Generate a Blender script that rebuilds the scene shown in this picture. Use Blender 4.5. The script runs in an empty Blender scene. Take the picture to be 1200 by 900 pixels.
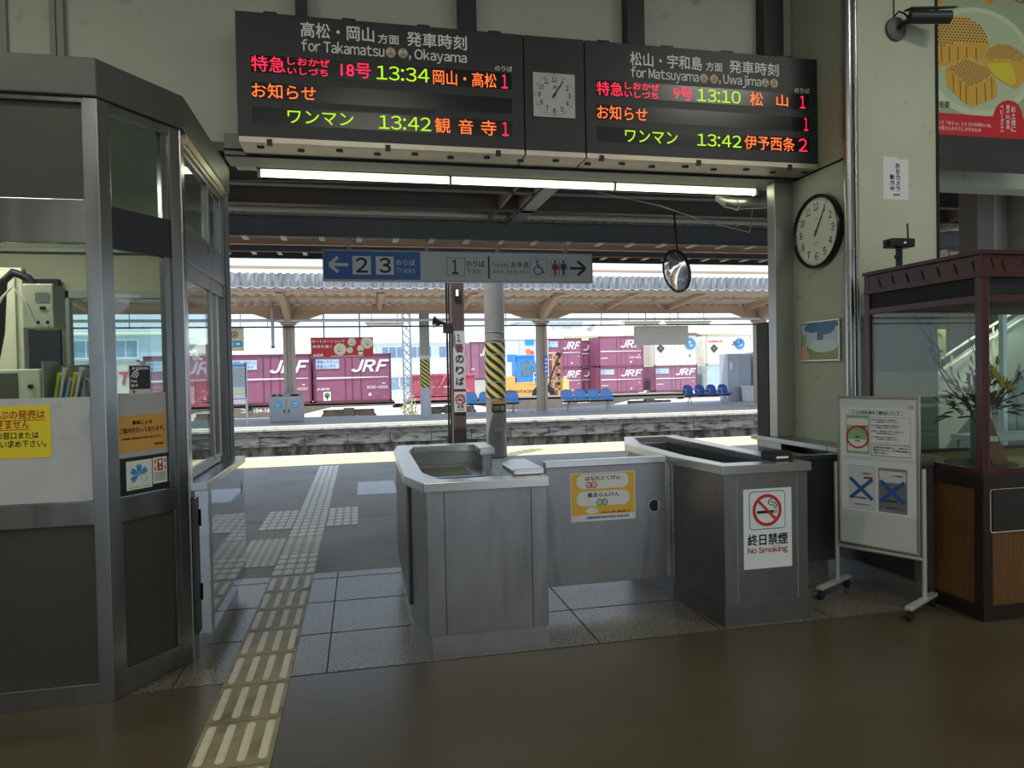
import bpy, math, random
from mathutils import Vector, Matrix

random.seed(7)
S = bpy.context.scene
COL = S.collection

# ------------------------------------------------------------------ camera
cam_d = bpy.data.cameras.new('camera')
cam_d.sensor_fit = 'HORIZONTAL'
cam_d.sensor_width = 36.0
cam_d.lens = 36.0 * 818.4 / 1200.0
cam_d.clip_start = 0.05
cam_d.clip_end = 1000
cam = bpy.data.objects.new('camera', cam_d)
COL.objects.link(cam)
YAW, PITCH, ROLL = 0.2136, -0.01845, -0.0198
_f = Vector((math.sin(YAW) * math.cos(PITCH), math.cos(YAW) * math.cos(PITCH), math.sin(PITCH)))
_r0 = Vector((math.cos(YAW), -math.sin(YAW), 0))
_u0 = _r0.cross(_f)
_r = math.cos(ROLL) * _r0 + math.sin(ROLL) * _u0
_u = -math.sin(ROLL) * _r0 + math.cos(ROLL) * _u0
cam.matrix_world = Matrix(((_r.x, _u.x, -_f.x, 0), (_r.y, _u.y, -_f.y, 0), (_r.z, _u.z, -_f.z, 1.5), (0, 0, 0, 1)))
S.camera = cam

# ------------------------------------------------------------------ light and exposure
EXPOSURE = 0.78
SKY = 1.02
SUN = 3.0
HALL_LAMP = 35.0
TUBE = 3.0
S.view_settings.view_transform = 'Standard'
S.view_settings.look = 'None'
S.view_settings.gamma = 1.0
S.view_settings.exposure = EXPOSURE
S.view_settings.use_curve_mapping = False
try:
    S.cycles.max_bounces = 10
    S.cycles.diffuse_bounces = 5
    S.cycles.transparent_max_bounces = 16
    S.cycles.caustics_reflective = False
    S.cycles.caustics_refractive = False
    S.cycles.sample_clamp_indirect = 6.0
except Exception:
    pass
world = bpy.data.worlds.new('sky')
S.world = world
world.use_nodes = True
nt = world.node_tree
nt.nodes.clear()
wo = nt.nodes.new('ShaderNodeOutputWorld')
bg = nt.nodes.new('ShaderNodeBackground')
tc = nt.nodes.new('ShaderNodeTexCoord')
sx = nt.nodes.new('ShaderNodeSeparateXYZ')
rp = nt.nodes.new('ShaderNodeValToRGB')
rp.color_ramp.elements[0].position = 0.0
rp.color_ramp.elements[0].color = (0.62, 0.74, 0.86, 1)
rp.color_ramp.elements[1].position = 0.6
rp.color_ramp.elements[1].color = (0.42, 0.62, 0.90, 1)
nz = nt.nodes.new('ShaderNodeTexNoise')
nz.inputs['Scale'].default_value = 2.2
nz.inputs['Detail'].default_value = 5
mx = nt.nodes.new('ShaderNodeMix')
mx.data_type = 'RGBA'
mx.inputs['B'].default_value = (0.80, 0.84, 0.88, 1)
cr = nt.nodes.new('ShaderNodeValToRGB')
cr.color_ramp.elements[0].position = 0.45
cr.color_ramp.elements[1].position = 0.65
L = nt.links.new
L(tc.outputs['Generated'], sx.inputs[0])
L(sx.outputs['Z'], rp.inputs[0])
L(tc.outputs['Generated'], nz.inputs['Vector'])
L(nz.outputs['Fac'], cr.inputs[0])
L(cr.outputs['Color'], mx.inputs['Factor'])
L(rp.outputs['Color'], mx.inputs['A'])
L(mx.outputs['Result'], bg.inputs['Color'])
bg.inputs['Strength'].default_value = SKY
L(bg.outputs[0], wo.inputs[0])

sun_d = bpy.data.lights.new('sun', 'SUN')
sun_d.energy = SUN
sun_d.angle = 0.009
sun_d.color = (1.0, 0.95, 0.86)
sun = bpy.data.objects.new('sun', sun_d)
COL.objects.link(sun)
sun.rotation_euler = Vector((0.28, 0.25, -1.0)).to_track_quat('-Z', 'Y').to_euler()


# ------------------------------------------------------------------ materials
def lin(c):
    out = []
    for v in c[:3]:
        v = v / 255.0
        out.append(v / 12.92 if v <= 0.04045 else ((v + 0.055) / 1.055) ** 2.4)
    return (out[0], out[1], out[2], 1.0)


MATS = {}


def M(name, rgb, rough=0.5, metal=0.0, var=0.0, scale=6.0, stretch=(1, 1, 1), bump=0.0, bscale=None, emit=0.0, rvar=0.0, dirt=None, spec=None, det=4):
    if name in MATS:
        return MATS[name]
    m = bpy.data.materials.new(name)
    m.use_nodes = True
    n = m.node_tree.nodes
    k = m.node_tree.links.new
    b = n['Principled BSDF']
    c = lin(rgb)
    b.inputs['Base Color'].default_value = c
    b.inputs['Roughness'].default_value = rough
    b.inputs['Metallic'].default_value = metal
    if spec is not None:
        b.inputs['Specular IOR Level'].default_value = spec
    if emit > 0:
        b.inputs['Emission Color'].default_value = c
        b.inputs['Emission Strength'].default_value = emit
    if var > 0 or bump > 0 or rvar > 0 or dirt:
        t = n.new('ShaderNodeTexCoord')
        mp = n.new('ShaderNodeMapping')
        mp.inputs['Scale'].default_value = stretch
        k(t.outputs['Object'], mp.inputs[0])
        q = n.new('ShaderNodeTexNoise')
        q.inputs['Scale'].default_value = scale
        q.inputs['Detail'].default_value = det
        k(mp.outputs[0], q.inputs['Vector'])
        if var > 0:
            r = n.new('ShaderNodeValToRGB')
            r.color_ramp.elements[0].position = 0.3
            r.color_ramp.elements[1].position = 0.7
            r.color_ramp.elements[0].color = tuple(max(0, x * (1 - var)) for x in c[:3]) + (1,)
            r.color_ramp.elements[1].color = tuple(min(1, x * (1 + var)) for x in c[:3]) + (1,)
            k(q.outputs['Fac'], r.inputs[0])
            last = r.outputs['Color']
            if dirt:
                q2 = n.new('ShaderNodeTexNoise')
                q2.inputs['Scale'].default_value = dirt[1]
                q2.inputs['Detail'].default_value = 8
                k(mp.outputs[0], q2.inputs['Vector'])
                r2 = n.new('ShaderNodeValToRGB')
                r2.color_ramp.elements[0].position = dirt[2]
                r2.color_ramp.elements[1].position = dirt[3]
                k(q2.outputs['Fac'], r2.inputs[0])
                mm = n.new('ShaderNodeMix')
                mm.data_type = 'RGBA'
                mm.inputs['B'].default_value = lin(dirt[0])
                k(r2.outputs['Color'], mm.inputs['Factor'])
                k(last, mm.inputs['A'])
                last = mm.outputs['Result']
            k(last, b.inputs['Base Color'])
        if rvar > 0:
            a = n.new('ShaderNodeMapRange')
            a.inputs['To Min'].default_value = max(0.02, rough - rvar)
            a.inputs['To Max'].default_value = min(1, rough + rvar)
            k(q.outputs['Fac'], a.inputs['Value'])
            k(a.outputs[0], b.inputs['Roughness'])
        if bump > 0:
            q3 = q
            if bscale:
                q3 = n.new('ShaderNodeTexNoise')
                q3.inputs['Scale'].default_value = bscale
                q3.inputs['Detail'].default_value = 3
                k(mp.outputs[0], q3.inputs['Vector'])
            bp = n.new('ShaderNodeBump')
            bp.inputs['Strength'].default_value = bump
            bp.inputs['Distance'].default_value = 0.01
            k(q3.outputs['Fac'], bp.inputs['Height'])
            k(bp.outputs[0], b.inputs['Normal'])
    MATS[name] = m
    return m


def glass(name, tint=(235, 242, 240), refl=1.0, base=0.0, film=(200, 205, 200)):
    """clear sheet: see-through, mirrored by Fresnel, with an optional share of dust film"""
    m = bpy.data.materials.new(name)
    m.use_nodes = True
    n = m.node_tree.nodes
    k = m.node_tree.links.new
    n.clear()
    o = n.new('ShaderNodeOutputMaterial')
    t = n.new('ShaderNodeBsdfTransparent')
    t.inputs[0].default_value = lin(tint)
    g = n.new('ShaderNodeBsdfGlossy')
    g.inputs['Roughness'].default_value = 0.01
    fr = n.new('ShaderNodeFresnel')
    ge = n.new('ShaderNodeNewGeometry')
    ir = n.new('ShaderNodeMapRange')
    ir.inputs['To Min'].default_value = 1.5
    ir.inputs['To Max'].default_value = 1.0 / 1.5
    k(ge.outputs['Backfacing'], ir.inputs['Value'])
    k(ir.outputs[0], fr.inputs['IOR'])
    mu = n.new('ShaderNodeMath')
    mu.operation = 'MULTIPLY'
    mu.inputs[1].default_value = refl
    s = n.new('ShaderNodeMixShader')
    k(fr.outputs[0], mu.inputs[0])
    k(mu.outputs[0], s.inputs[0])
    k(t.outputs[0], s.inputs[1])
    k(g.outputs[0], s.inputs[2])
    last = s.outputs[0]
    if base > 0:
        d = n.new('ShaderNodeBsdfDiffuse')
        d.inputs[0].default_value = lin(film)
        s2 = n.new('ShaderNodeMixShader')
        s2.inputs[0].default_value = base
        k(last, s2.inputs[1])
        k(d.outputs[0], s2.inputs[2])
        last = s2.outputs[0]
    k(last, o.inputs[0])
    return m


STEEL = M('stainless steel', (165, 165, 167), 0.30, 0.95, var=0.05, scale=14, stretch=(6, 6, 0.4), rvar=0.05)
STEEL_H = M('stainless steel column', (165, 165, 163), 0.28, 0.95, var=0.06, scale=3, stretch=(1, 1, 1), rvar=0.06)
STEEL_W = M('worn stainless steel', (158, 158, 160), 0.36, 0.88, var=0.06, scale=5, stretch=(3, 3, 0.7), rvar=0.08, dirt=((128, 128, 130), 2.2, 0.55, 0.8))
STEEL_D = M('dark stainless panel', (98, 98, 98), 0.40, 0.75, var=0.05, scale=6, stretch=(4, 4, 0.6), rvar=0.05)
STEEL_M = M('mirror stainless', (205, 207, 210), 0.045, 1.0)
BLACK = M('black plastic', (22, 22, 24), 0.45)
RUBBER = M('black rubber', (28, 28, 30), 0.75)
SEAM = M('dark seam', (26, 26, 26), 0.8)
BOARD = M('charcoal sign panel', (48, 50, 51), 0.45, var=0.05, scale=9)
LEDBG = M('led window', (22, 23, 24), 0.25)
WHITE = M('white lettering', (246, 246, 240), 0.6)
PAPER = M('white paper', (222, 224, 222), 0.7, var=0.03, scale=4)
INK = M('black ink', (22, 22, 24), 0.6)
ALU = M('brushed aluminium', (190, 188, 182), 0.35, 0.85, var=0.05, scale=8)
CREAM = M('cream enamel', (222, 218, 190), 0.5, var=0.04, scale=5)
WALLP = M('cream wall paint', (188, 190, 172), 0.75, var=0.06, scale=1.3, bump=0.08, bscale=70, dirt=((120, 118, 104), 5, 0.62, 0.85))
PIERP = M('pale green grey wall paint', (190, 196, 172), 0.75, var=0.05, scale=1.5, bump=0.10, bscale=80, dirt=((125, 124, 108), 6, 0.64, 0.85))
RED = M('sign red', (196, 40, 42), 0.5)
BLUEINK = M('blue ink', (45, 92, 160), 0.5)
GREENINK = M('green ink', (70, 140, 85), 0.5)
LED = {'r': M('red led', (255, 32, 70), 0.5, emit=0.95), 'o': M('orange led', (255, 104, 40), 0.5, emit=0.95), 'g': M('green led', (150, 205, 20), 0.5, emit=0.85)}
GLASS = glass('window glass')
GLASS_D = glass('dusty window glass', base=0.12, film=(150, 158, 158))
GLASS_C = glass('showcase glass', refl=0.7, base=0.02, film=(170, 172, 150))
WOODD = M('dark red brown wood', (70, 30, 27), 0.35, var=0.18, scale=5, stretch=(1, 1, 8))
WOODB = M('brown veneer', (104, 72, 34), 0.45, var=0.25, scale=9, stretch=(6, 6, 0.6))
BROWNP = M('brown steel paint', (92, 78, 72), 0.55, var=0.08, scale=3)
DKBEAM = M('dark grey steel paint', (112, 113, 120), 0.55, var=0.1, scale=2)
TANBEAM = M('tan steel paint', (196, 166, 142), 0.6, var=0.07, scale=2)
GALV = M('galvanised steel', (165, 168, 170), 0.5, 0.35, var=0.12, scale=10)
CONC = M('grey painted concrete', (140, 140, 138), 0.7, var=0.1, scale=3)


# ------------------------------------------------------------------ mesh building
class Pl:
    """a flat sheet in space: u along U, v along V, d along the outward normal"""

    def __init__(s, o, U, V):
        s.o, s.U, s.V = Vector(o), Vector(U).normalized(), Vector(V).normalized()
        s.N = s.U.cross(s.V)

    def at(s, u, v, d=0.0):
        return s.o + s.U * u + s.V * v + s.N * d


def front(Y):
    return Pl((0, Y, 0), (1, 0, 0), (0, 0, 1))


def ground(z):
    return Pl((0, 0, z), (1, 0, 0), (0, 1, 0))


_glyph = {}


def glyphs(s, bold):
    key = (s, bold)
    if key not in _glyph and all(32 <= ord(q) < 127 for q in s) and s.strip():
        # western text: sans-serif letters set one by one with even spacing
        v, f, x = [], [], 0.0
        for ch in s:
            if ch == ' ':
                x += 0.22
                continue
            gv, gf, a0, a1, _, _ = glyphs(chr(ord(ch) + 0xFEE0), bold)
            base = len(v)
            v += [(px - a0 + x, py) for px, py in gv]
            f += [tuple(base + i for i in q) for q in gf]
            x += a1 - a0 + (0.075 if ch not in '.,:' else 0.09)
        xs = [q[0] for q in v]
        ys = [q[1] for q in v]
        _glyph[key] = (v, f, min(xs), max(xs), min(ys), max(ys))
    if key not in _glyph:
        c = bpy.data.curves.new('t', 'FONT')
        c.body = s
        c.resolution_u = 3
        c.offset = bold
        o = bpy.data.objects.new('t', c)
        COL.objects.link(o)
        dg = bpy.context.evaluated_depsgraph_get()
        me = bpy.data.meshes.new_from_object(o.evaluated_get(dg), depsgraph=dg)
        v = [(p.co.x, p.co.y) for p in me.vertices]
        f = [tuple(p.vertices) for p in me.polygons]
        bpy.data.objects.remove(o)
        bpy.data.curves.remove(c)
        bpy.data.meshes.remove(me)
        xs = [p[0] for p in v]
        ys = [p[1] for p in v]
        _glyph[key] = (v, f, min(xs), max(xs), min(ys), max(ys))
    return _glyph[key]


class MB:
    def __init__(s):
        s.v, s.f, s.m, s.cur = [], [], [], 0

    def mi(s, i):
        s.cur = i
        return s

    def add(s, verts, faces):
        b = len(s.v)
        s.v += [tuple(p) for p in verts]
        for f in faces:
            s.f.append(tuple(b + i for i in f))
            s.m.append(s.cur)
        return s

    def box(s, x0, x1, y0, y1, z0, z1):
        v = [(x, y, z) for x in (x0, x1) for y in (y0, y1) for z in (z0, z1)]
        return s.add(v, [(0, 1, 3, 2), (4, 6, 7, 5), (0, 4, 5, 1), (2, 3, 7, 6), (0, 2, 6, 4), (1, 5, 7, 3)])

    def slab(s, p, u0, u1, v0, v1, d0, d1):
        v = [p.at(u, w, d) for u in (u0, u1) for w in (v0, v1) for d in (d0, d1)]
        return s.add(v, [(0, 1, 3, 2), (4, 6, 7, 5), (0, 4, 5, 1), (2, 3, 7, 6), (0, 2, 6, 4), (1, 5, 7, 3)])

    def rect(s, p, u0, u1, v0, v1, d=0.001):
        return s.add([p.at(u0, v0, d), p.at(u1, v0, d), p.at(u1, v1, d), p.at(u0, v1, d)], [(0, 1, 2, 3)])

    def frame(s, p, u0, u1, v0, v1, t, d=0.001):
        s.rect(p, u0, u1, v0, v0 + t, d)
        s.rect(p, u0, u1, v1 - t, v1, d)
        s.rect(p, u0, u0 + t, v0 + t, v1 - t, d)
        return s.rect(p, u1 - t, u1, v0 + t, v1 - t, d)

    def sframe(s, p, u0, u1, v0, v1, t, d0, d1):
        s.slab(p, u0, u1, v0, v0 + t, d0, d1)
        s.slab(p, u0, u1, v1 - t, v1, d0, d1)
        s.slab(p, u0, u0 + t, v0 + t, v1 - t, d0, d1)
        return s.slab(p, u1 - t, u1, v0 + t, v1 - t, d0, d1)

    def poly(s, p, pts, d=0.001):
        return s.add([p.at(u, v, d) for u, v in pts], [tuple(range(len(pts)))])

    def disc(s, p, u, v, r, d=0.001, n=28, ry=None, rot=0.0):
        ry = ry or r
        pts = []
        for i in range(n):
            a = 2 * math.pi * i / n
            x, y = r * math.cos(a), ry * math.sin(a)
            pts.append((u + x * math.cos(rot) - y * math.sin(rot), v + x * math.sin(rot) + y * math.cos(rot)))
        return s.poly(p, pts, d)

    def puck(s, p, u, v, r, d0, d1, n=32):
        c = [(u + r * math.cos(2 * math.pi * i / n), v + r * math.sin(2 * math.pi * i / n)) for i in range(n)]
        vs = [p.at(a, b, d0) for a, b in c] + [p.at(a, b, d1) for a, b in c]
        fs = [(i, (i + 1) % n, n + (i + 1) % n, n + i) for i in range(n)] + [tuple(range(n, 2 * n)), tuple(range(n - 1, -1, -1))]
        return s.add(vs, fs)

    def ring(s, p, u, v, r0, r1, d=0.001, n=36, a0=0.0, a1=2 * math.pi, d2=None):
        vs, fs = [], []
        full = abs(a1 - a0 - 2 * math.pi) < 1e-6
        for i in range(n + 1):
            a = a0 + (a1 - a0) * i / n
            vs += [p.at(u + r0 * math.cos(a), v + r0 * math.sin(a), d), p.at(u + r1 * math.cos(a), v + r1 * math.sin(a), d)]
        for i in range(n):
            fs.append((2 * i, 2 * i + 1, 2 * i + 3, 2 * i + 2))
        return s.add(vs, fs)

    def stroke(s, p, pts, w, d=0.001):
        for (a, b), (c, e) in zip(pts[:-1], pts[1:]):
            l = math.hypot(c - a, e - b) or 1
            nx, ny = -(e - b) / l * w / 2, (c - a) / l * w / 2
            s.poly(p, [(a + nx, b + ny), (a - nx, b - ny), (c - nx, e - ny), (c + nx, e + ny)], d)
        return s

    def rrect(s, p, u0, u1, v0, v1, r, d=0.001):
        pts = []
        for cx, cy, a0 in ((u1 - r, v0 + r, -90), (u1 - r, v1 - r, 0), (u0 + r, v1 - r, 90), (u0 + r, v0 + r, 180)):
            for i in range(7):
                a = math.radians(a0 + 15 * i)
                pts.append((cx + r * math.cos(a), cy + r * math.sin(a)))
        return s.poly(p, pts, d)

    def text(s, p, t, u0, u1, v0, v1, d=0.002, bold=0.0, shear=0.0, swell=0.0):
        v, f, x0, x1, y0, y1 = glyphs(t, swell)
        sx, sy = (u1 - u0) / max(1e-6, x1 - x0), (v1 - v0) / max(1e-6, y1 - y0)
        e = bold * min(sx, sy) * 1.3
        for k, (du, dv) in enumerate(((0, 0), (-e, 0), (e, 0), (0, -e), (0, e)) if bold > 0.009 else ((0, 0),)):
            vs = []
            for x, y in v:
                w = (y - y0) * sy
                vs.append(p.at(u0 + (x - x0) * sx + shear * (w - (v1 - v0) / 2) + du, v0 + w + dv, d + 0.0002 * k))
            s.add(vs, f)
        return s

    def prism(s, pts, vec):
        n = len(pts)
        a = [Vector(q) for q in pts]
        vec = Vector(vec)
        vs = a + [q + vec for q in a]
        return s.add(vs, [(i, (i + 1) % n, n + (i + 1) % n, n + i) for i in range(n)] + [tuple(range(n - 1, -1, -1)), tuple(range(n, 2 * n))])

    def cyl(s, p0, p1, r, n=14, r2=None):
        p0, p1 = Vector(p0), Vector(p1)
        r2 = r if r2 is None else r2
        w = (p1 - p0).normalized()
        a = w.orthogonal().normalized()
        b = w.cross(a)
        vs = []
        for c, q in ((p0, r), (p1, r2)):
            for i in range(n):
                t = 2 * math.pi * i / n
                vs.append(c + (a * math.cos(t) + b * math.sin(t)) * q)
        return s.add(vs, [(i, (i + 1) % n, n + (i + 1) % n, n + i) for i in range(n)] + [tuple(range(n - 1, -1, -1)), tuple(range(n, 2 * n))])

    def tube(s, pts, r, n=8, r2=None):
        pts = [Vector(q) for q in pts]
        N = len(pts)
        vs, fs = [], []
        a = None
        for i, q in enumerate(pts):
            w = (pts[min(i + 1, N - 1)] - pts[max(i - 1, 0)]).normalized()
            if a is None:
                a = w.orthogonal().normalized()
            a = (a - w * a.dot(w)).normalized()
            b = w.cross(a)
            rr = r if r2 is None else r + (r2 - r) * i / (N - 1)
            for j in range(n):
                t = 2 * math.pi * j / n
                vs.append(q + (a * math.cos(t) + b * math.sin(t)) * rr)
        for i in range(N - 1):
            for j in range(n):
                fs.append((i * n + j, i * n + (j + 1) % n, (i + 1) * n + (j + 1) % n, (i + 1) * n + j))
        fs += [tuple(range(n - 1, -1, -1)), tuple(range((N - 1) * n, N * n))]
        return s.add(vs, fs)

    def lathe(s, prof, c=(0, 0, 0), axis=(0, 0, 1), n=28):
        c = Vector(c)
        w = Vector(axis).normalized()
        a = w.orthogonal().normalized()
        b = w.cross(a)
        vs, fs = [], []
        for r, z in prof:
            for j in range(n):
                t = 2 * math.pi * j / n
                vs.append(c + w * z + (a * math.cos(t) + b * math.sin(t)) * max(r, 1e-5))
        for i in range(len(prof) - 1):
            for j in range(n):
                fs.append((i * n + j, i * n + (j + 1) % n, (i + 1) * n + (j + 1) % n, (i + 1) * n + j))
        return s.add(vs, fs)


LOC = {}


def wloc(o):
    p = Vector((0, 0, 0))
    while o is not None:
        p += Vector(LOC.get(o.name, (0, 0, 0)))
        o = o.parent
    return p


def obj(name, mb, mats, parent=None, bevel=0.0, smooth=False, label=None, kind=None, loc=None):
    me = bpy.data.meshes.new(name)
    off = wloc(parent) if parent is not None else Vector(loc or (0, 0, 0))
    me.from_pydata([tuple(Vector(p) - off) for p in mb.v], [], mb.f)
    mats = mats if isinstance(mats, (list, tuple)) else [mats]
    for m in mats:
        me.materials.append(m)
    for i, p in enumerate(me.polygons):
        p.material_index = min(mb.m[i], len(mats) - 1)
        p.use_smooth = smooth
    me.validate()
    o = bpy.data.objects.new(name, me)
    COL.objects.link(o)
    if parent is not None:
        o.parent = parent
    else:
        o.location = off
        LOC[o.name] = tuple(off)
    if bevel > 0:
        b = o.modifiers.new('bevel', 'BEVEL')
        b.width = bevel
        b.segments = 2
        b.limit_method = 'ANGLE'
        b.angle_limit = math.radians(40)
    if smooth:
        try:
            e = o.modifiers.new('edges', 'EDGE_SPLIT')
            e.split_angle = math.radians(38)
        except Exception:
            pass
    if label:
        o['label'] = label
    if kind:
        o['kind'] = kind
    return o


def tag(o, label, cat, group=None, kind=None):
    o['label'] = label
    o['category'] = cat
    if group:
        o['group'] = group
    if kind:
        o['kind'] = kind
    return o


def thing(name, label, cat, loc=(0, 0, 0), group=None):
    o = bpy.data.objects.new(name, None)
    o.empty_display_size = 0.1
    COL.objects.link(o)
    o.location = loc
    LOC[o.name] = tuple(loc)
    return tag(o, label, cat, group)


def single(name, mb, mats, label, cat, loc=(0, 0, 0), group=None, bevel=0.0, smooth=False):
    return tag(obj(name, mb, mats, None, bevel, smooth, loc=loc), label, cat, group)


def struct(name, mb, mats, bevel=0.0, parent=None):
    return obj(name, mb, mats, parent, bevel, kind='structure')


def copy_tree(o, parent=None):
    c = o.copy()
    COL.objects.link(c)
    c.parent = parent
    LOC[c.name] = LOC.get(o.name, (0, 0, 0))
    for ch in list(o.children):
        copy_tree(ch, c)
    return c


def dup(o, loc, label=None):
    c = copy_tree(o)
    c.location = loc
    LOC[c.name] = tuple(loc)
    if label:
        c['label'] = label
    return c

# ------------------------------------------------------------------ the setting: hall
FLOORM = M('worn brown hall floor', (78, 71, 53), 0.33, var=0.10, scale=1.6, rvar=0.08, dirt=((72, 63, 46), 2.2, 0.5, 0.8), bump=0.04, bscale=90, det=8)
GRANITE = M('speckled granite', (116, 111, 97), 0.3, var=0.6, scale=60, rvar=0.08, bump=0.05, bscale=120, det=2, dirt=((40, 38, 34), 90, 0.50, 0.60))
JOINT = M('floor joint', (60, 56, 48), 0.8)
ASPHALT = M('asphalt', (140, 138, 134), 0.62, var=0.42, scale=60, dirt=((112, 110, 108), 1.2, 0.5, 0.8), bump=0.2, bscale=90, det=2)
b = MB().box(-6, 9, -6, 3.61, -0.15, 0)
struct('floor', b, FLOORM)
b = MB().box(-6, 9, 3.61, 5.45, -0.15, 0)
b.mi(1)
for x in (-0.925, -0.2, 1.25, 1.975, 2.7):
    b.box(x - 0.004, x + 0.004, 3.61, 5.45, -0.01, 0.0012)
b.box(0.52, 0.528, 4.17, 5.45, -0.01, 0.0012)
for y in (3.612, 4.17, 4.75, 5.30):
    b.box(-1, 4, y - 0.004, y + 0.004, -0.01, 0.0014)
struct('floor', b, [GRANITE, JOINT])
b = MB().box(-40, 60, 5.45, 13.55, -0.3, 0)
b.mi(1).box(-40, 60, 13.3, 13.6, -0.3, 0.003)
b.mi(2).box(-3, 6, 7.50, 7.62, -0.01, 0.0015)
struct('platform_ground', b, [ASPHALT, M('pale platform coping', (190, 188, 178), 0.7, var=0.08, scale=8), M('concrete strip', (150, 148, 142), 0.8, var=0.15, scale=25)])

b = MB().box(-6, 9, 5.25, 5.45, 3.15, 5.4)
b.box(-6, -2.6, 5.25, 5.45, 0, 3.15)
b.box(4.33, 9, 5.25, 5.45, 3.06, 3.15)
struct('wall_front', b, WALLP)
struct('wall_left', MB().box(-6.2, -6, -6, 5.45, 0, 5.4), WALLP)
b = MB().box(9, 9.2, -6, 0.5, 0, 5.4)
b.box(9, 9.2, 0.5, 5.45, 3.0, 5.4)
struct('wall_right', b, WALLP)
# street entrance behind the viewer: a wall with two tall openings
b = MB().box(-6, 9, -6.2, -6, 3.3, 5.4)
for x0, x1 in ((-6, -4.0), (0.2, 2.2), (6.4, 9)):
    b.box(x0, x1, -6.2, -6, 0, 3.3)
struct('wall_rear', b, WALLP)
struct('ceiling', MB().box(-6.2, 9.2, -6.2, 5.45, 5.4, 5.6), M('grey ceiling board', (150, 148, 138), 0.8, var=0.05, scale=3))
b = MB().box(3.58, 4.33, 4.54, 5.25, 0, 5.4)
struct('wall_pier', b, PIERP)
b = MB().box(3.572, 3.58, 4.54, 5.25, 3.035, 3.05)
b.box(4.325, 4.345, 4.53, 4.56, 2.3, 5.4)
struct('trim', b, SEAM)
# stainless edge guard on the pier's corner
b = MB()
b.cyl((3.56, 4.535, 0.9), (3.56, 4.535, 5.3), 0.035, 16)
b.cyl((3.615, 4.525, 0.9), (3.615, 4.525, 5.3), 0.016, 12)
b.cyl((3.56, 4.535, 2.34), (3.56, 4.535, 2.37), 0.038, 16)
obj('trim', b, STEEL_H, smooth=True, kind='structure')
# stainless lintel over the gateway and its right jamb
b = MB().box(-0.886, 3.6, 5.18, 5.42, 3.03, 3.19)
b.mi(1).box(-0.886, 3.6, 5.165, 5.18, 3.075, 3.083)
b.box(-0.886, 3.6, 5.165, 5.18, 3.03, 3.04)
struct('trim', b, [M('grey green steel lintel', (104, 108, 104), 0.4, 0.6, var=0.06, scale=4), SEAM])
struct('trim', MB().box(3.41, 3.585, 5.25, 5.36, 0.90, 3.03), M('satin steel column', (176, 176, 172), 0.34, 0.6, var=0.06, scale=3, rvar=0.06), bevel=0.004)
for x0, x1 in ((-0.385, -0.31), (0.77, 0.90), (2.085, 2.225), (3.26, 3.435)):
    struct('trim', MB().box(x0, x1, 5.13, 5.25, 3.19, 5.4), M('dark steel upright', (52, 52, 54), 0.5))
for x0, x1, d in ((-2.26, -2.22, 0.03), (-1.965, -1.93, 0.03), (-1.915, -1.875, 0.05)):
    struct('trim', MB().box(x0, x1, 5.25 - d, 5.25, 2.9, 5.4), M('cream timber cover strip', (150, 150, 136), 0.7))
b = MB().box(3.47, 3.62, 5.42, 5.56, 0.9, 1.86)
b.box(3.44, 3.475, 5.42, 5.6, 0.88, 1.88)
struct('trim', b, M('dark brown painted panel', (48, 38, 34), 0.55, var=0.1, scale=3), bevel=0.004)

# hall ceiling lamps: fluorescent troffers that light the room
TROFF = M('lit lamp panel', (245, 250, 238), 0.5, emit=3.0)
for x, y in ((-3.2, 1.4), (0.3, -1.4), (4.6, 1.4), (-2.4, -4.0), (3.6, -4.0)):
    t = thing('ceiling_light', 'white fluorescent ceiling light in the hall', 'ceiling light', (x, y, 5.4), 'hall ceiling lights')
    obj('housing', MB().box(x - 0.66, x + 0.66, y - 0.15, y + 0.15, 5.32, 5.4), M('white enamel', (225, 225, 220), 0.4), t)
    obj('diffuser', MB().box(x - 0.62, x + 0.62, y - 0.12, y + 0.12, 5.29, 5.32), TROFF, t)
    ld = bpy.data.lights.new('lamp', 'AREA')
    ld.shape = 'RECTANGLE'
    ld.size, ld.size_y = 1.24, 0.24
    ld.energy = HALL_LAMP
    ld.color = (1.0, 0.97, 0.86)
    lo = bpy.data.objects.new('lamp', ld)
    COL.objects.link(lo)
    lo.parent = t
    lo.location = (0, 0, -0.125)

# ------------------------------------------------------------------ our platform: roof, ground marks
ROOFM = M('dark brown roof sheet', (124, 108, 104), 0.7, var=0.08, scale=3)
b = MB()
for i in range(290):
    x = -18 + i * 0.16
    b.box(x, x + 0.08, 5.45, 11.1, 3.66, 3.70)
b.box(-18, 28.5, 5.45, 11.1, 3.69, 3.74)
roof = struct('roof', b, ROOFM)
roof['label'] = 'dark ribbed awning over the near platform'


def hbeam(Y, z0, z1, mat, t=0.012, fl=0.1, x0=-18, x1=28):
    m = MB()
    m.box(x0, x1, Y - t / 2, Y + t / 2, z0, z1)
    m.box(x0, x1, Y - fl / 2, Y + fl / 2, z0, z0 + 0.014)
    m.box(x0, x1, Y - fl / 2, Y + fl / 2, z1 - 0.014, z1)
    return struct('beam', m, mat)


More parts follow.
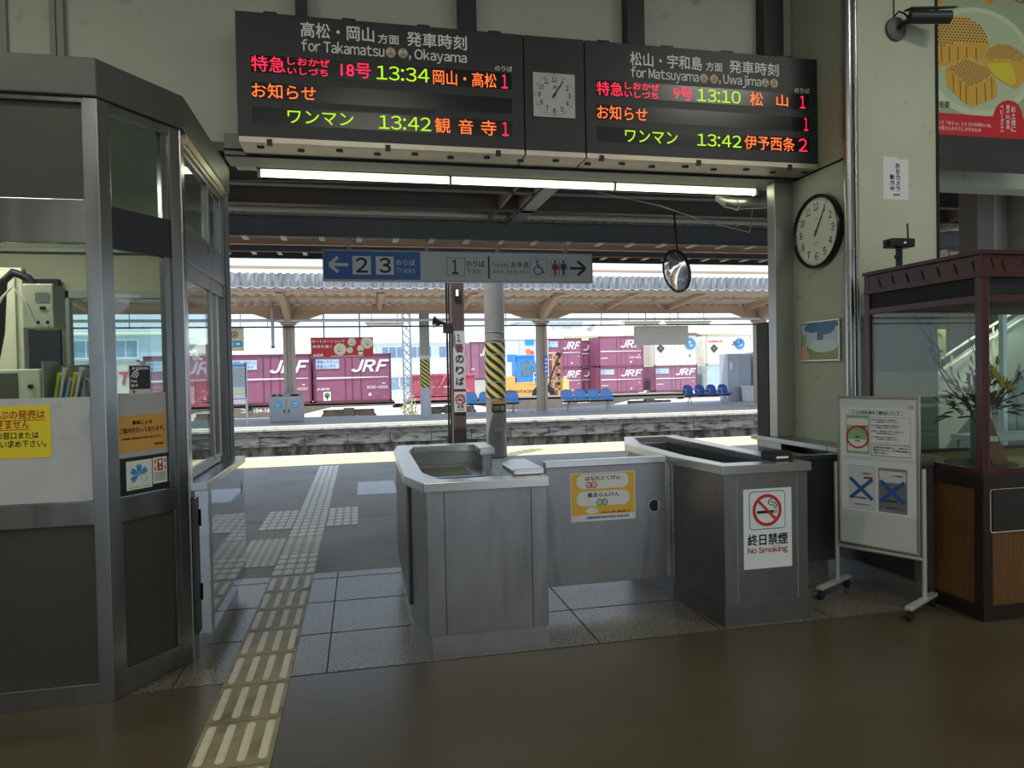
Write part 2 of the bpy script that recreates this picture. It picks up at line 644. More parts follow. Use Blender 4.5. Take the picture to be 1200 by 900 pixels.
hbeam(7.4, 3.42, 3.66, DKBEAM)
hbeam(8.15, 3.40, 3.66, M('dark brown steel paint', (118, 106, 106), 0.55, var=0.08, scale=3))
hbeam(9.0, 3.20, 3.46, DKBEAM, fl=0.12)
hbeam(9.95, 3.275, 3.42, M('bounce lit tan steel', (236, 196, 170), 0.6, var=0.05, scale=2), fl=0.06)  # tan raised in colour to stand in for bounced sunlight
hbeam(10.75, 3.315, 3.42, DKBEAM, fl=0.08)
hbeam(11.05, 3.265, 3.66, BROWNP, fl=0.05)
b = MB()
for i in range(40):
    x = -4.05 + i * 0.453
    b.box(x - 0.035, x + 0.035, 8.90, 9.14, 3.185, 3.2)
for i in range(44):
    x = -4 + i * 0.36
    b.box(x - 0.03, x + 0.03, 10.7, 10.95, 3.30, 3.315)
struct('beam', b, M('light struck rib ends', (214, 210, 200), 0.5))  # pale colour stands in for light striking the roof rib ends
# rafters running out from the wall
b = MB()
for x in (-4.6, 1.62, 7.9, 14.2):
    b.box(x, x + 0.30, 5.45, 8.9, 3.60, 3.64)
    b.box(x + 0.02, x + 0.05, 5.45, 8.9, 3.42, 3.62)
    b.box(x + 0.25, x + 0.28, 5.45, 8.9, 3.42, 3.62)
struct('beam', b, M('weathered tan rafter', (150, 132, 118), 0.6, var=0.1, scale=5))
b = MB()
for x in (1.92, 8.2):
    b.box(x, x + 0.16, 5.6, 9.0, 3.40, 3.42)
struct('beam', b, GALV)
b = MB()
b.cyl((-18, 8.8, 3.495), (28, 8.8, 3.495), 0.038, 10)
pipe = single('conduit_pipe', b, M('cream conduit', (238, 230, 216), 0.5), 'long cream conduit pipe under the near platform awning', 'pipe', smooth=True)
b = MB()
b.tube([(-1.3, 7.3, 3.42), (0.9, 7.3, 3.47), (1.8, 7.3, 3.46), (6, 7.3, 3.43)], 0.006, 5)
single('cable', b, M('pale cable', (200, 196, 186), 0.6), 'thin pale cable strung along the awning beams', 'cable')
b = MB().tube([(2.6, 7.34, 3.45), (3.0, 6.6, 3.14), (3.7, 6.9, 3.05), (4.3, 7.1, 3.0), (4.5, 7.34, 3.45)], 0.007, 5)
single('cable', b, M('pale cable', (200, 196, 186)), 'pale cable drooping from the awning above the convex mirror', 'cable')
# stainless duct with an elbow at the right end of the gateway lamp
b = MB()
b.tube([(4.6, 5.75, 3.02), (3.55, 5.75, 2.985), (3.36, 5.75, 2.97), (3.28, 5.78, 2.99), (3.24, 5.85, 3.06)], 0.052, 16)
b.cyl((3.34, 5.75, 2.965), (3.36, 5.75, 2.97), 0.058, 16)
b.box(3.9, 3.93, 5.70, 5.80, 3.0, 3.66)
b.box(4.5, 4.53, 5.70, 5.80, 3.0, 3.66)
single('exhaust_duct', b, ALU, 'round metal duct with an elbow beside the right end of the long tube lamp', 'duct', smooth=True)

TACT = M('worn beige tactile tile', (142, 134, 98), 0.5, var=0.12, scale=9, dirt=((96, 88, 64), 6, 0.5, 0.72))
TACTB = M('rubbed pale tactile bar', (205, 198, 172), 0.42, var=0.08, scale=20)
TACTW = M('white tactile bar', (232, 231, 226), 0.55, var=0.04, scale=12)


def bar_tile(b, x0, x1, y0, y1, n=4, dots=False, h=0.005, gap=0.004, fat=0.22, segs=1):
    b.mi(0).box(x0 + gap, x1 - gap, y0 + gap, y1 - gap, -0.01, 0.004)
    b.mi(1)
    w = (x1 - x0) / n
    if dots:
        for i in range(n):
            for j in range(n):
                cx, cy = x0 + w * (i + 0.5), y0 + (y1 - y0) / n * (j + 0.5)
                b.lathe([(w * 0.33, 0.0035), (w * 0.30, 0.0035 + h * 0.7), (w * 0.18, 0.0035 + h), (0, 0.0035 + h)], (cx, cy, 0), n=10)
        return
    for i in range(n):
        cx = x0 + w * (i + 0.5)
        r = w * fat
        for q_, s, hh in [(q_, s, hh) for q_ in range(segs) for s, hh in ((1.0, h * 0.6), (0.72, h))]:
            ya, yb = y0 + (y1 - y0) * q_ / segs, y0 + (y1 - y0) * (q_ + 1) / segs
            c0, c1 = (ya + r + 0.035, yb - r - 0.025) if segs == 1 else (ya + r + 0.012, yb - r - 0.012)
            pts = [(cx + r * s * math.cos(math.radians(a)), c1 + r * s * math.sin(math.radians(a)), 0.0035) for a in range(0, 181, 30)]
            pts += [(cx + r * s * math.cos(math.radians(a)), c0 + r * s * math.sin(math.radians(a)), 0.0035) for a in range(180, 361, 30)]
            b.prism(pts, (0, 0, hh))


b = MB()
for i in range(9):
    y0 = 2.45 + (i - 1) * 0.37
    bar_tile(b, -0.69, -0.37, y0, min(y0 + 0.37, 5.42), n=4)
single('tactile_paving', b, [TACT, TACTB], 'worn beige tactile strip of long bars on the hall floor beside the ticket booth', 'tactile paving')
b = MB()
y0 = 5.45
while y0 < 11.7:
    bar_tile(b, -0.69, -0.37, y0, y0 + 0.32, n=4, dots=(5.9 < y0 < 6.6), fat=0.38, segs=2)
    y0 += 0.32
bar_tile(b, -1.01, -0.69, 5.75, 6.07, 5, True)
bar_tile(b, -1.01, -0.69, 6.07, 6.39, 5, True)
bar_tile(b, -1.01, -0.69, 6.39, 6.70, 5, True)
for k in range(3):
    bar_tile(b, -1.01, -0.69, 7.1 + k * 0.32, 7.42 + k * 0.32, 4, fat=0.38, segs=2)
    bar_tile(b, -0.37, -0.05, 7.1 + k * 0.32, 7.42 + k * 0.32, 4, fat=0.38, segs=2)
single('tactile_paving', b, [M('grey white tactile tile', (176, 174, 168), 0.6, var=0.08, scale=14), TACTW], 'white tactile strip with side branches leading out across the platform asphalt', 'tactile paving')
YEL = M('yellow tactile paving', (232, 218, 160), 0.6, var=0.05, scale=30)
b = MB()
b.box(-30, 45, 12.05, 13.25, -0.01, 0.006)
for i in range(120):
    for j in range(6):
        x = -6 + i * 0.155
        b.cyl((x, 12.4 + j * 0.14, 0.005), (x, 12.4 + j * 0.14, 0.011), 0.03, 6)
single('tactile_paving', b, YEL, 'sunlit yellow warning strip along the near platform edge', 'tactile paving')
single('road_plate', MB().box(-0.07, 0.42, 8.83, 9.88, -0.01, 0.006), M('white plate', (205, 212, 222), 0.5, var=0.04, scale=6), 'pale rectangular plate set into the platform asphalt left of the gate', 'plate')

# ------------------------------------------------------------------ tracks and far platform
BALLAST = M('ballast', (120, 112, 104), 0.95, var=0.4, scale=40, bump=0.6, bscale=30)
struct('ground', MB().box(-60, 90, 13.6, 20.6, -1.5, -1.15), BALLAST)
YARD = M('sunlit yard gravel', (205, 202, 194), 0.95, var=0.12, scale=12)
struct('ground', MB().box(-150, 220, 25.0, 400, -1.6, -1.0), YARD)
for y in (15.2, 16.27, 18.2, 19.27):
    single('rail', MB().box(-60, 90, y - 0.035, y + 0.035, -1.15, -1.0), M('rusty rail', (110, 84, 66), 0.5, 0.4), 'rusty steel rail in the sunken track bed', 'rail', group='rails between the platforms')
STONE = M('weathered concrete', (165, 163, 156), 0.9, var=0.25, scale=6, stretch=(1, 1, 4), dirt=((70, 68, 64), 2.6, 0.46, 0.66), bump=0.3, bscale=14)
STONE2 = M('old stone wall', (128, 120, 108), 0.95, var=0.4, scale=5, stretch=(1.5, 1, 0.8), dirt=((62, 58, 52), 3.0, 0.42, 0.62), bump=0.5, bscale=9)
def fplat(y0, z0, z1):
    pts = [(-60, y0), (90, y0), (90, 34), (20, 30.0), (12.3, 28.5), (9.65, 27.7), (5.6, 26.1), (2.6, 25.4), (-3, 26.2), (-60, 26.6)]
    b.prism([(x, y, z0) for x, y in pts], (0, 0, z1 - z0))


b = MB()
fplat(20.55, -0.16, -0.001)
b.mi(1)
fplat(20.62, -0.50, -0.16)
b.mi(2)
fplat(20.72, -1.3, -0.50)
b.mi(3).box(-60, 90, 20.50, 20.85, -0.05, 0.002)
b.mi(6).box(-60, 90, 20.53, 20.80, -0.20, -0.05)  # stained front face, also coloured darker as shade below the lit top
b.mi(4).box(-60, 90, 21.35, 21.65, -0.02, 0.004)
for i in range(70):
    b.mi(5).box(-40 + i * 1.2, -39.985 + i * 1.2, 20.61, 20.63, -0.5, -0.16)
struct('platform_ground', b, [M('far platform asphalt', (150, 152, 156), 0.75, var=0.12, scale=14), STONE, STONE2, M('worn coping', (190, 188, 180), 0.8, var=0.15, scale=7, dirt=((110, 108, 102), 4, 0.5, 0.7)), M('pale warning strip', (220, 208, 160), 0.7, var=0.1, scale=6), SEAM, M('shaded stained coping face', (112, 110, 106), 0.9, var=0.3, scale=6, stretch=(1, 1, 3), dirt=((70, 68, 66), 5, 0.48, 0.7))])

# far canopy: butterfly roof with rafters, valley beam, corrugated fascia
CORR = M('weathered corrugated sheet', (176, 180, 186), 0.7, 0.0, var=0.30, scale=5, stretch=(2.2, 1, 0.3), dirt=((110, 108, 108), 4, 0.5, 0.75))
b = MB()
n = 1530
x0, x1 = -24.0, 60.0
vs, fs = [], []
for i in range(n + 1):
    x = x0 + (x1 - x0) * i / n
    d = (0.0, 0.05, 0.06, 0.0)[i % 4]
    vs += [(x, 21.0 + d, 3.97), (x, 21.0 + d, 4.42 + (0.04 if i % 4 in (1, 2) else 0.0))]
for i in range(n):
    fs.append((2 * i, 2 * i + 2, 2 * i + 3, 2 * i + 1))
b.add(vs, fs)
fasc = struct('roof_surface', b, CORR)
m = fasc.modifiers.new('thick', 'SOLIDIFY')
m.thickness = 0.012
ROOFU = M('tan ribbed canopy sheet', (212, 200, 186), 0.7, var=0.06, scale=4)
b = MB()
vs, fs = [], []
n = 1024
for i in range(n + 1):
    x = -24 + 84 * i / n
    d = 0.032 * math.sin(i * 2 * math.pi / 4 + 0.7)
    vs += [(x, 20.98, 4.05 + d), (x, 24.0, 3.86 + d), (x, 27.2, 4.10 + d)]
for i in range(n):
    for k in range(2):
        fs.append((3 * i + k, 3 * i + 3 + k, 3 * i + 4 + k, 3 * i + 1 + k))
b.add(vs, fs)
r2 = struct('roof', b, ROOFU)
m = r2.modifiers.new('thick', 'SOLIDIFY')
m.thickness = 0.03
b = MB()
b.box(-24, 60, 23.9, 24.1, 3.53, 3.80)
b.box(-24, 60, 23.84, 24.16, 3.53, 3.555)
b.box(-24, 60, 22.3, 22.42, 3.86, 3.95)
b.box(-24, 60, 21.1, 21.2, 3.93, 4.02)
b.box(-24, 60, 25.6, 25.7, 3.9, 3.98)
b.box(-24, 60, 20.85, 20.95, 4.55, 4.62)
b.box(-24, 60, 21.05, 21.15, 3.93, 3.99)
struct('beam', b, TANBEAM)
raf = M('pale tan rafter', (196, 170, 146), 0.6)
for x in [-11.2, -8.2, -5.2, -2.26, 0.68, 3.5, 6.3, 8.73, 11.1, 14.3, 17.2, 20.0]:
    b = MB()
    b.prism([(x - 0.07, 21.15, 3.90), (x - 0.07, 21.15, 4.0), (x - 0.07, 24, 3.86), (x - 0.07, 24, 3.60)], (0.14, 0, 0))
    b.box(x - 0.1, x + 0.1, 21.15, 24, 3.84, 3.87)
    struct('beam', b, raf)
b = MB()
for x in [-8.2, -2.26, 3.5, 8.73, 11.1, 14.3]:
    b.tube([(x + 0.1, 24, 3.6), (x + 1.5, 22.2, 3.9)], 0.02, 6)
    b.tube([(x - 0.1, 24, 3.6), (x - 1.5, 22.2, 3.9)], 0.02, 6)
struct('beam', b, raf)


def canopy_column(x, label, w=0.36, gusset=True):
    t = thing('canopy_column', label, 'column', (x, 24, 0), 'steel columns of the far canopy')
    m = MB()
    for a, c in ((x - w / 2, x - w / 2 + 0.1), (x + w / 2 - 0.1, x + w / 2)):
        m.box(a, c, 23.88, 24.12, 0.04, 3.5)
    m.box(x - w / 2 + 0.1, x + w / 2 - 0.1, 23.95, 24.05, 0.04, 3.5)
    obj('shaft', m, [M('grey tan column paint', (168, 158, 148), 0.6, var=0.05, scale=3)], t, bevel=0.006)
    obj('base_plate', MB().box(x - 0.38, x + 0.38, 23.7, 24.3, -0.002, 0.05), M('concrete footing', (175, 175, 172), 0.9), t, bevel=0.01)
    m = MB()
    m.prism([(x - 1.15, 23.92, 3.535), (x - 0.2, 23.92, 3.2), (x + 0.2, 23.92, 3.2), (x + 1.15, 23.92, 3.535)], (0, 0.16, 0))
    m.box(x - 0.24, x + 0.24, 23.85, 24.15, 3.16, 3.22)
    obj('gusset', m, TANBEAM, t)
    m = MB()
    m.prism([(x - 0.09, 23.9, 3.2), (x - 0.09, 23.9, 3.6), (x - 0.09, 22.0, 3.98), (x - 0.09, 22.0, 3.84)], (0.18, 0, 0))
    obj('bracket', m, raf, t)
    return t


canopy_column(-2.26, 'steel canopy column behind the two-door bin')
canopy_column(6.30, 'steel canopy column between the two rows of light blue bucket seats')
canopy_column(14.85, 'steel canopy column behind the tall grey cabinets')

# ------------------------------------------------------------------ departure board
p = front(4.9)
t = thing('departure_board', 'long charcoal departure board hanging above the gateway', 'departure board', (1.4, 4.9, 3.05))
b = MB()
for x0, x1 in ((-0.75, 1.190), (1.198, 1.648), (1.656, 3.57)):
    b.box(x0, x1, 4.9, 5.16, 3.085, 3.905)
obj('housing', b, BOARD, t, bevel=0.003)
b = MB()
for x0, x1 in ((-0.745, 1.189), (1.199, 1.647), (1.657, 3.565)):
    b.box(x0, x1, 4.895, 5.16, 3.045, 3.085)
tray = obj('bottom_tray', b, M('pale aluminium tray', (216, 206, 186), 0.4, 0.5, var=0.05, scale=6), t, bevel=0.003)
b = MB()
for i in range(17):
    x = -0.62 + i * 0.258
    b.box(x - 0.022, x + 0.022, 4.97 + 0.04 * (i % 2), 4.995 + 0.04 * (i % 2), 3.035, 3.046)
    if i % 3 == 0:
        b.box(x + 0.05, x + 0.085, 4.887, 4.91, 3.03, 3.07)
obj('latch', b, BLACK, tray, label='black latches and slots under the tray')
for x0, x1 in ((-0.585, -0.48), (-0.075, 0.035), (0.432, 0.541), (0.937, 1.047), (1.75, 1.867), (2.257, 2.377), (2.755, 2.878), (3.262, 3.384)):
    m = MB()
    m.prism([(x0, 4.93, 3.90), (x1, 4.93, 3.90), (x1 - 0.012, 4.93, 3.93), (x0 + 0.012, 4.93, 3.93)], (0, 0.2, 0))
    obj('top_clip', m, BLACK, t)
for x0 in (-0.66, 1.735):
    for z0, z1 in ((3.505, 3.625), (3.333, 3.447), (3.17, 3.285)):
        m = MB().rect(p, x0, x0 + 1.765, z0, z1, 0.0015)
        m.mi(1).frame(p, x0 - 0.004, x0 + 1.769, z0 - 0.004, z1 + 0.004, 0.004, 0.002)
        obj('display_strip', m, [LEDBG, M('strip edge', (70, 72, 72), 0.5)], t)
TXT = [
    ("高松・岡山", "w", -0.335, 0.145, 3.765, 3.865), ("方面", "w", 0.171, 0.314, 3.761, 3.826),
    ("発車時刻", "w", 0.368, 0.784, 3.760, 3.857), ("for Takamatsu", "w", -0.333, 0.212, 3.671, 3.750),
    (", Okayama", "w", 0.378, 0.782, 3.652, 3.745), ("特急", "r", -0.655, -0.442, 3.516, 3.618),
    ("しおかぜ", "r", -0.425, -0.153, 3.574, 3.623), ("いしづち", "r", -0.425, -0.168, 3.512, 3.560),
    ("18号", "r", -0.081, 0.117, 3.516, 3.616), ("13:34", "g", 0.157, 0.517, 3.516, 3.611),
    ("岡山・高松", "o", 0.544, 0.992, 3.510, 3.612), ("1", "r", 1.030, 1.075, 3.513, 3.610),
    ("のりば", "w", 0.985, 1.109, 3.634, 3.670), ("お知らせ", "o", -0.656, -0.248, 3.342, 3.440),
    ("ワンマン", "g", -0.434, -0.005, 3.186, 3.272), ("13:42", "g", 0.165, 0.522, 3.180, 3.274),
    ("観", "o", 0.550, 0.657, 3.174, 3.278), ("音", "o", 0.716, 0.819, 3.174, 3.276),
    ("寺", "o", 0.875, 0.985, 3.174, 3.278), ("1", "r", 1.029, 1.074, 3.177, 3.273),
    ("松山・宇和島", "w", 2.006, 2.583, 3.746, 3.847), ("方面", "w", 2.616, 2.753, 3.750, 3.816),
    ("発車時刻", "w", 2.810, 3.230, 3.748, 3.844), ("for Matsuyama", "w", 2.010, 2.554, 3.638, 3.738),
    (", Uwajima", "w", 2.722, 3.077, 3.640, 3.735), ("特急", "r", 1.742, 1.944, 3.512, 3.612),
    ("しおかぜ", "r", 1.962, 2.234, 3.570, 3.620), ("いしづち", "r", 1.958, 2.222, 3.510, 3.560),
    ("9号", "r", 2.349, 2.497, 3.514, 3.612), ("13:10", "g", 2.541, 2.902, 3.516, 3.610),
    ("松", "o", 2.982, 3.093, 3.511, 3.614), ("山", "o", 3.210, 3.309, 3.521, 3.610),
    ("1", "r", 3.415, 3.463, 3.515, 3.612), ("のりば", "w", 3.369, 3.500, 3.635, 3.671),
    ("お知らせ", "o", 1.742, 2.134, 3.338, 3.440), ("1", "r", 3.449, 3.485, 3.342, 3.442),
    ("ワンマン", "g", 1.956, 2.374, 3.180, 3.270), ("13:42", "g", 2.536, 2.904, 3.180, 3.272),
    ("伊予西条", "o", 2.931, 3.363, 3.174, 3.280), ("2", "r", 3.399, 3.475, 3.178, 3.278),
]
for key, nm, lab in (('w', 'lettering', 'white printed lettering'), ('r', 'led_lettering', 'red LED lettering'), ('o', 'led_lettering', 'orange LED lettering'), ('g', 'led_lettering', 'green LED lettering')):
    for s_, k_, u0, u1, v0, v1 in TXT:
        if k_ == key:
            obj(nm, MB().text(p, s_, u0, u1, v0, v1, 0.003, 0.012 if key == 'w' else 0.0), WHITE if key == 'w' else LED[key], t, label=lab)
m = MB()
for i, (u, v, s1, s2) in enumerate(((0.256, 3.705, 'Y', '00'), (0.339, 3.706, 'T', '28'), (2.598, 3.690, 'Y', '55'), (2.682, 3.690, 'U', '00'), (3.114, 3.692, 'U', '28'), (3.19, 3.693, 'N', '47'))):
    m.mi(0).disc(p, u, v, 0.036, 0.003)
    m.mi(1 if i % 3 != 1 else 2).ring(p, u, v, 0.029, 0.036, 0.004)
    m.mi(3).text(p, s1, u - 0.008, u + 0.008, v + 0.003, v + 0.022, 0.005, 0.02)
    m.text(p, s2, u - 0.018, u + 0.018, v - 0.021, v - 0.001, 0.005, 0.02)
obj('line_badge', m, [M('badge cream', (225, 215, 190), 0.5), M('badge tan', (190, 150, 90), 0.5), M('badge green', (120, 150, 130), 0.5), INK], t, label='round station code badges')
# the board's clock
m = MB()
m.slab(p, 1.258, 1.572, 3.325, 3.642, 0.0, 0.012)
face = obj('clock_face', m, M('silver clock face', (196, 198, 196), 0.45), t, bevel=0.004)
cu, cv = 1.415, 3.484


def dial(m, p, cu, cv, r, d, size, bold, ticks=True):
    for h in range(1, 13):
        a = math.radians(90 - 30 * h)
        w = size * (0.62 if h < 10 else 1.05)
        if h == 11:
            w = size * 0.95
        u, v = cu + r * math.cos(a), cv + r * math.sin(a)
        if h == 1:
            w = size * 0.3
        m.text(p, str(h), u - w / 2, u + w / 2, v - size / 2, v + size / 2, d, bold)
    if ticks:
        for i in range(60):
            a = math.radians(6 * i)
            r0, r1 = r * 1.24, r * (1.33 if i % 5 else 1.36)
            m.stroke(p, [(cu + r0 * math.cos(a), cv + r0 * math.sin(a)), (cu + r1 * math.cos(a), cv + r1 * math.sin(a))], size * (0.06 if i % 5 else 0.14), d)


m = MB()
dial(m, p, cu, cv, 0.112, 0.0135, 0.036, 0.01)
obj('dial_marks', m, INK, face)
obj('clock_logo', MB().text(p, 'JR', cu - 0.022, cu + 0.022, cv + 0.045, cv + 0.068, 0.0135, 0.02, 0.3), BLUEINK, face)


def hands(m, p, cu, cv, hh, mm, lh, lm, w, d):
    for ang, l, ww in ((90 - 30 * hh, lh, w * 1.25), (90 - 6 * mm, lm, w)):
        a = math.radians(ang)
        ca, sa = math.cos(a), math.sin(a)
        m.poly(p, [(cu - ca * l * 0.2 - sa * ww, cv - sa * l * 0.2 + ca * ww), (cu - ca * l * 0.2 + sa * ww, cv - sa * l * 0.2 - ca * ww),
                   (cu + ca * l + sa * ww * 0.6, cv + sa * l - ca * ww * 0.6), (cu + ca * l - sa * ww * 0.6, cv + sa * l + ca * ww * 0.6)], d)
        d += 0.001
    m.disc(p, cu, cv, w * 2, d, 16)


m = MB()
hands(m, p, cu, cv, 1.09, 5.6, 0.085, 0.125, 0.0055, 0.015)
obj('clock_hand', m, INK, face)

# long tube lamp behind the lintel
t = thing('fluorescent_light', 'long lit fluorescent tube lamp just behind the gateway lintel', 'fluorescent light', (1.38, 5.6, 3.1))
b = MB().box(-0.72, 3.46, 5.52, 5.70, 3.075, 3.115)
b.box(-0.72, 3.46, 5.56, 5.66, 3.06, 3.08)
obj('housing', b, M('grey lamp housing', (150, 154, 150), 0.5), t)
TUBEM = M('lit tube', (238, 250, 205), 0.4, emit=TUBE)
for x0, x1 in ((-0.69, 0.73), (0.75, 2.12), (2.14, 3.44)):
    m = MB().cyl((x0, 5.60, 3.037), (x1, 5.60, 3.037), 0.026, 14)
    obj('tube', m, TUBEM, t, smooth=True)
m = MB()
for x in (-0.71, 0.74, 2.13, 3.45):
    m.box(x - 0.012, x + 0.012, 5.57, 5.63, 3.01, 3.07)
obj('socket', m, WHITE, t)
for x0, x1 in ((-0.876, -0.73), (3.47, 3.62)):
    single('junction_box', MB().box(x0, x1, 5.45, 5.66, 3.07, 3.152), M('bare aluminium box', (190, 182, 165), 0.45, 0.4), 'small metal box at the %s end of the long tube lamp' % ('left' if x0 < 0 else 'right'), 'junction box', bevel=0.004)

# ------------------------------------------------------------------ ticket booth on the left
BC1, BC2 = Vector((-1.155, 3.548, 0)), Vector((-0.886, 3.941, 0))
BL = (BC2 - BC1).length
pF = Pl((-1.155, 3.548, 0), (1, 0, 0), (0, 0, 1))          # u negative to the left
pA = Pl(BC1, BC2 - BC1, (0, 0, 1))
pS = Pl((-0.886, 3.941, 0), (0, 1, 0), (0, 0, 1))          # side wall, outward +X
t = thing('ticket_booth', 'dark stainless ticket booth with an angled glazed corner', 'ticket booth', (-1.6, 4.4, 0))
FR = M('booth stainless frame', (160, 160, 162), 0.22, 0.95, var=0.10, scale=2.2, stretch=(5, 5, 0.9), rvar=0.08)  # colour streaks imitate light and dark reflections on the posts
PAN = M('booth dark panel', (78, 75, 70), 0.48, 0.55, var=0.05, scale=4, bump=0.03, bscale=120)
W0 = -3.4
b = MB()
top = [(BC1.x + W0, 3.53), (-1.149, 3.53), (-0.868, 3.934), (-0.868, 5.25), (BC1.x + W0, 5.25)]
b.prism([(x, y, 2.79) for x, y in top], (0, 0, 0.175))
obj('header', b, M('booth header steel', (98, 98, 92), 0.45, 0.6, var=0.08, scale=10, bump=0.03, bscale=100), t, bevel=0.006)
b = MB()
b.slab(pF, -0.062, 0.004, 0.0, 2.79, -0.05, 0.0)
b.slab(pA, 0.0, 0.066, 0.0, 2.79, -0.05, 0.0)
obj('corner_post', b, FR, t, bevel=0.003)
b = MB()
b.slab(pA, 0.402, BL, 0.0, 2.79, -0.05, 0.0)
b.slab(pS, -0.01, 0.06, 0.0, 2.79, -0.05, 0.0)
obj('corner_post', b, FR, t, bevel=0.003)
b = MB()
b.slab(pS, 1.13, 1.30, 0.94, 2.79, -0.09, 0.0)
for u in (1.155, 1.205, 1.255):
    b.slab(pS, u, u + 0.012, 0.94, 2.79, 0.0, 0.012)
obj('rear_post', b, M('dark steel post', (128, 131, 136), 0.36, 0.8, var=0.05, scale=3), t, bevel=0.003)
# front and angled bays: top panel or light, band, window, rail, kick panel
b = MB()
b.slab(pF, W0, -0.062, 2.325, 2.79, -0.045, -0.025)
obj('top_panel', b, PAN, t)
b = MB()
b.slab(pF, W0, -0.062, 2.125, 2.325, -0.045, -0.004)
b.slab(pF, W0, -0.062, 0.828, 0.936, -0.045, -0.004)
b.slab(pF, W0, -0.062, -0.0, 0.09, -0.045, -0.004)
b.slab(pF, W0, -0.062, 2.765, 2.79, -0.045, -0.004)
obj('rail', b, FR, t, bevel=0.003)
b = MB()
b.slab(pF, W0, -0.062, 0.09, 0.828, -0.045, -0.025)
obj('kick_panel', b, PAN, t)
b = MB()
b.slab(pA, 0.066, 0.402, 2.115, 2.31, -0.045, -0.008)
obj('band_panel', b, M('dark blue grey panel', (56, 58, 64), 0.4, 0.5, var=0.05, scale=6), t, bevel=0.003)
b = MB()
b.slab(pA, 0.066, 0.402, 0.82, 0.935, -0.045, -0.004)
b.slab(pA, 0.066, 0.402, 0.0, 0.12, -0.045, -0.004)
b.slab(pA, 0.066, 0.402, 2.74, 2.79, -0.045, -0.004)
b.slab(pA, 0.36, 0.402, 0.935, 2.74, -0.045, -0.012)
b.slab(pA, 0.066, 0.082, 0.935, 2.74, -0.045, -0.018)
b.slab(pA, 0.375, 0.402, 0.12, 0.82, -0.045, -0.004)
b.slab(pA, 0.066, 0.080, 0.12, 0.82, -0.045, -0.004)
obj('rail', b, FR, t, bevel=0.003)
obj('kick_panel', MB().slab(pA, 0.08, 0.375, 0.12, 0.82, -0.045, -0.022), PAN, t)
for pl, u0, u1, v0, v1, mt in ((pF, W0, -0.062, 0.936, 2.125, GLASS), (pA, 0.08, 0.362, 2.31, 2.74, GLASS_D), (pA, 0.08, 0.362, 0.935, 2.115, GLASS)):
    obj('window_pane', MB().slab(pl, u0, u1, v0, v1, -0.033, -0.029), mt, t)
# side with a service window and counter
b = MB()
b.slab(pS, 0.06, 1.13, 2.12, 2.30, -0.045, 0.0)
obj('side_beam', b, STEEL_H, t, bevel=0.003)
b = MB()
b.slab(pS, 0.06, 1.13, 2.74, 2.79, -0.05, 0.012)
b.slab(pS, 0.06, 1.13, 2.715, 2.74, -0.05, 0.004)
obj('rail', b, M('aluminium track', (205, 190, 165), 0.4, 0.6, var=0.05, scale=8), t)
b = MB()
b.sframe(pS, 0.06, 0.72, 2.30, 2.72, 0.03, -0.045, -0.01)
b.sframe(pS, 0.70, 1.13, 2.30, 2.72, 0.03, -0.05, -0.015)
b.slab(pS, 0.03, 1.13, 2.035, 2.12, -0.04, -0.012)
b.slab(pS, 0.71, 0.735, 0.98, 2.12, -0.04, -0.012)
b.slab(pS, 0.735, 0.76, 0.98, 2.12, -0.055, -0.03)
b.slab(pS, 0.92, 0.985, 0.98, 2.12, -0.05, -0.02)
b.slab(pS, 0.05, 0.90, 0.955, 1.005, -0.05, -0.015)
obj('sash', b, M('aluminium sash', (160, 162, 164), 0.35, 0.8), t, bevel=0.002)
obj('window_pane', MB().slab(pS, 0.09, 1.1, 2.33, 2.69, -0.032, -0.028), GLASS_D, t)
obj('window_pane', MB().slab(pS, 0.06, 0.71, 1.0, 2.04, -0.028, -0.024), GLASS, t)
b = MB()
b.slab(pS, 0.0, 1.24, 0.90, 0.945, -0.2, 0.085)
obj('counter_top', b, M('counter stainless', (176, 178, 178), 0.28, 0.95, var=0.06, scale=6), t, bevel=0.004)
b = MB()
b.slab(pS, 0.04, 1.22, 0.12, 0.90, -0.05, 0.075)
obj('counter_front', b, STEEL_M, t)
b = MB()
b.slab(pS, 0.06, 1.20, 0.0, 0.12, -0.05, 0.02)
b.slab(pS, 0.075, 0.115, 0.12, 0.89, 0.0, 0.079)
obj('plinth', b, STEEL, t)
b = MB()
b.slab(pS, -0.004, 0.075, 0.14, 0.86, 0.004, 0.02)
for z in (0.3, 0.7):
    b.slab(pS, -0.006, 0.0, z, z + 0.09, 0.006, 0.03)
obj('side_flap', b, M('dark flap', (60, 60, 62), 0.45, 0.5), t)
b = MB()
q = Pl(pS.at(0, 0, 0.075), (0, 1, 0), (0, 0, 1))
b.ring(q, 1.12, 0.74, 0.028, 0.045, 0.002)
b.mi(1).disc(q, 1.12, 0.74, 0.028, 0.001)
obj('ring_pull', b, [ALU, BLACK], t)
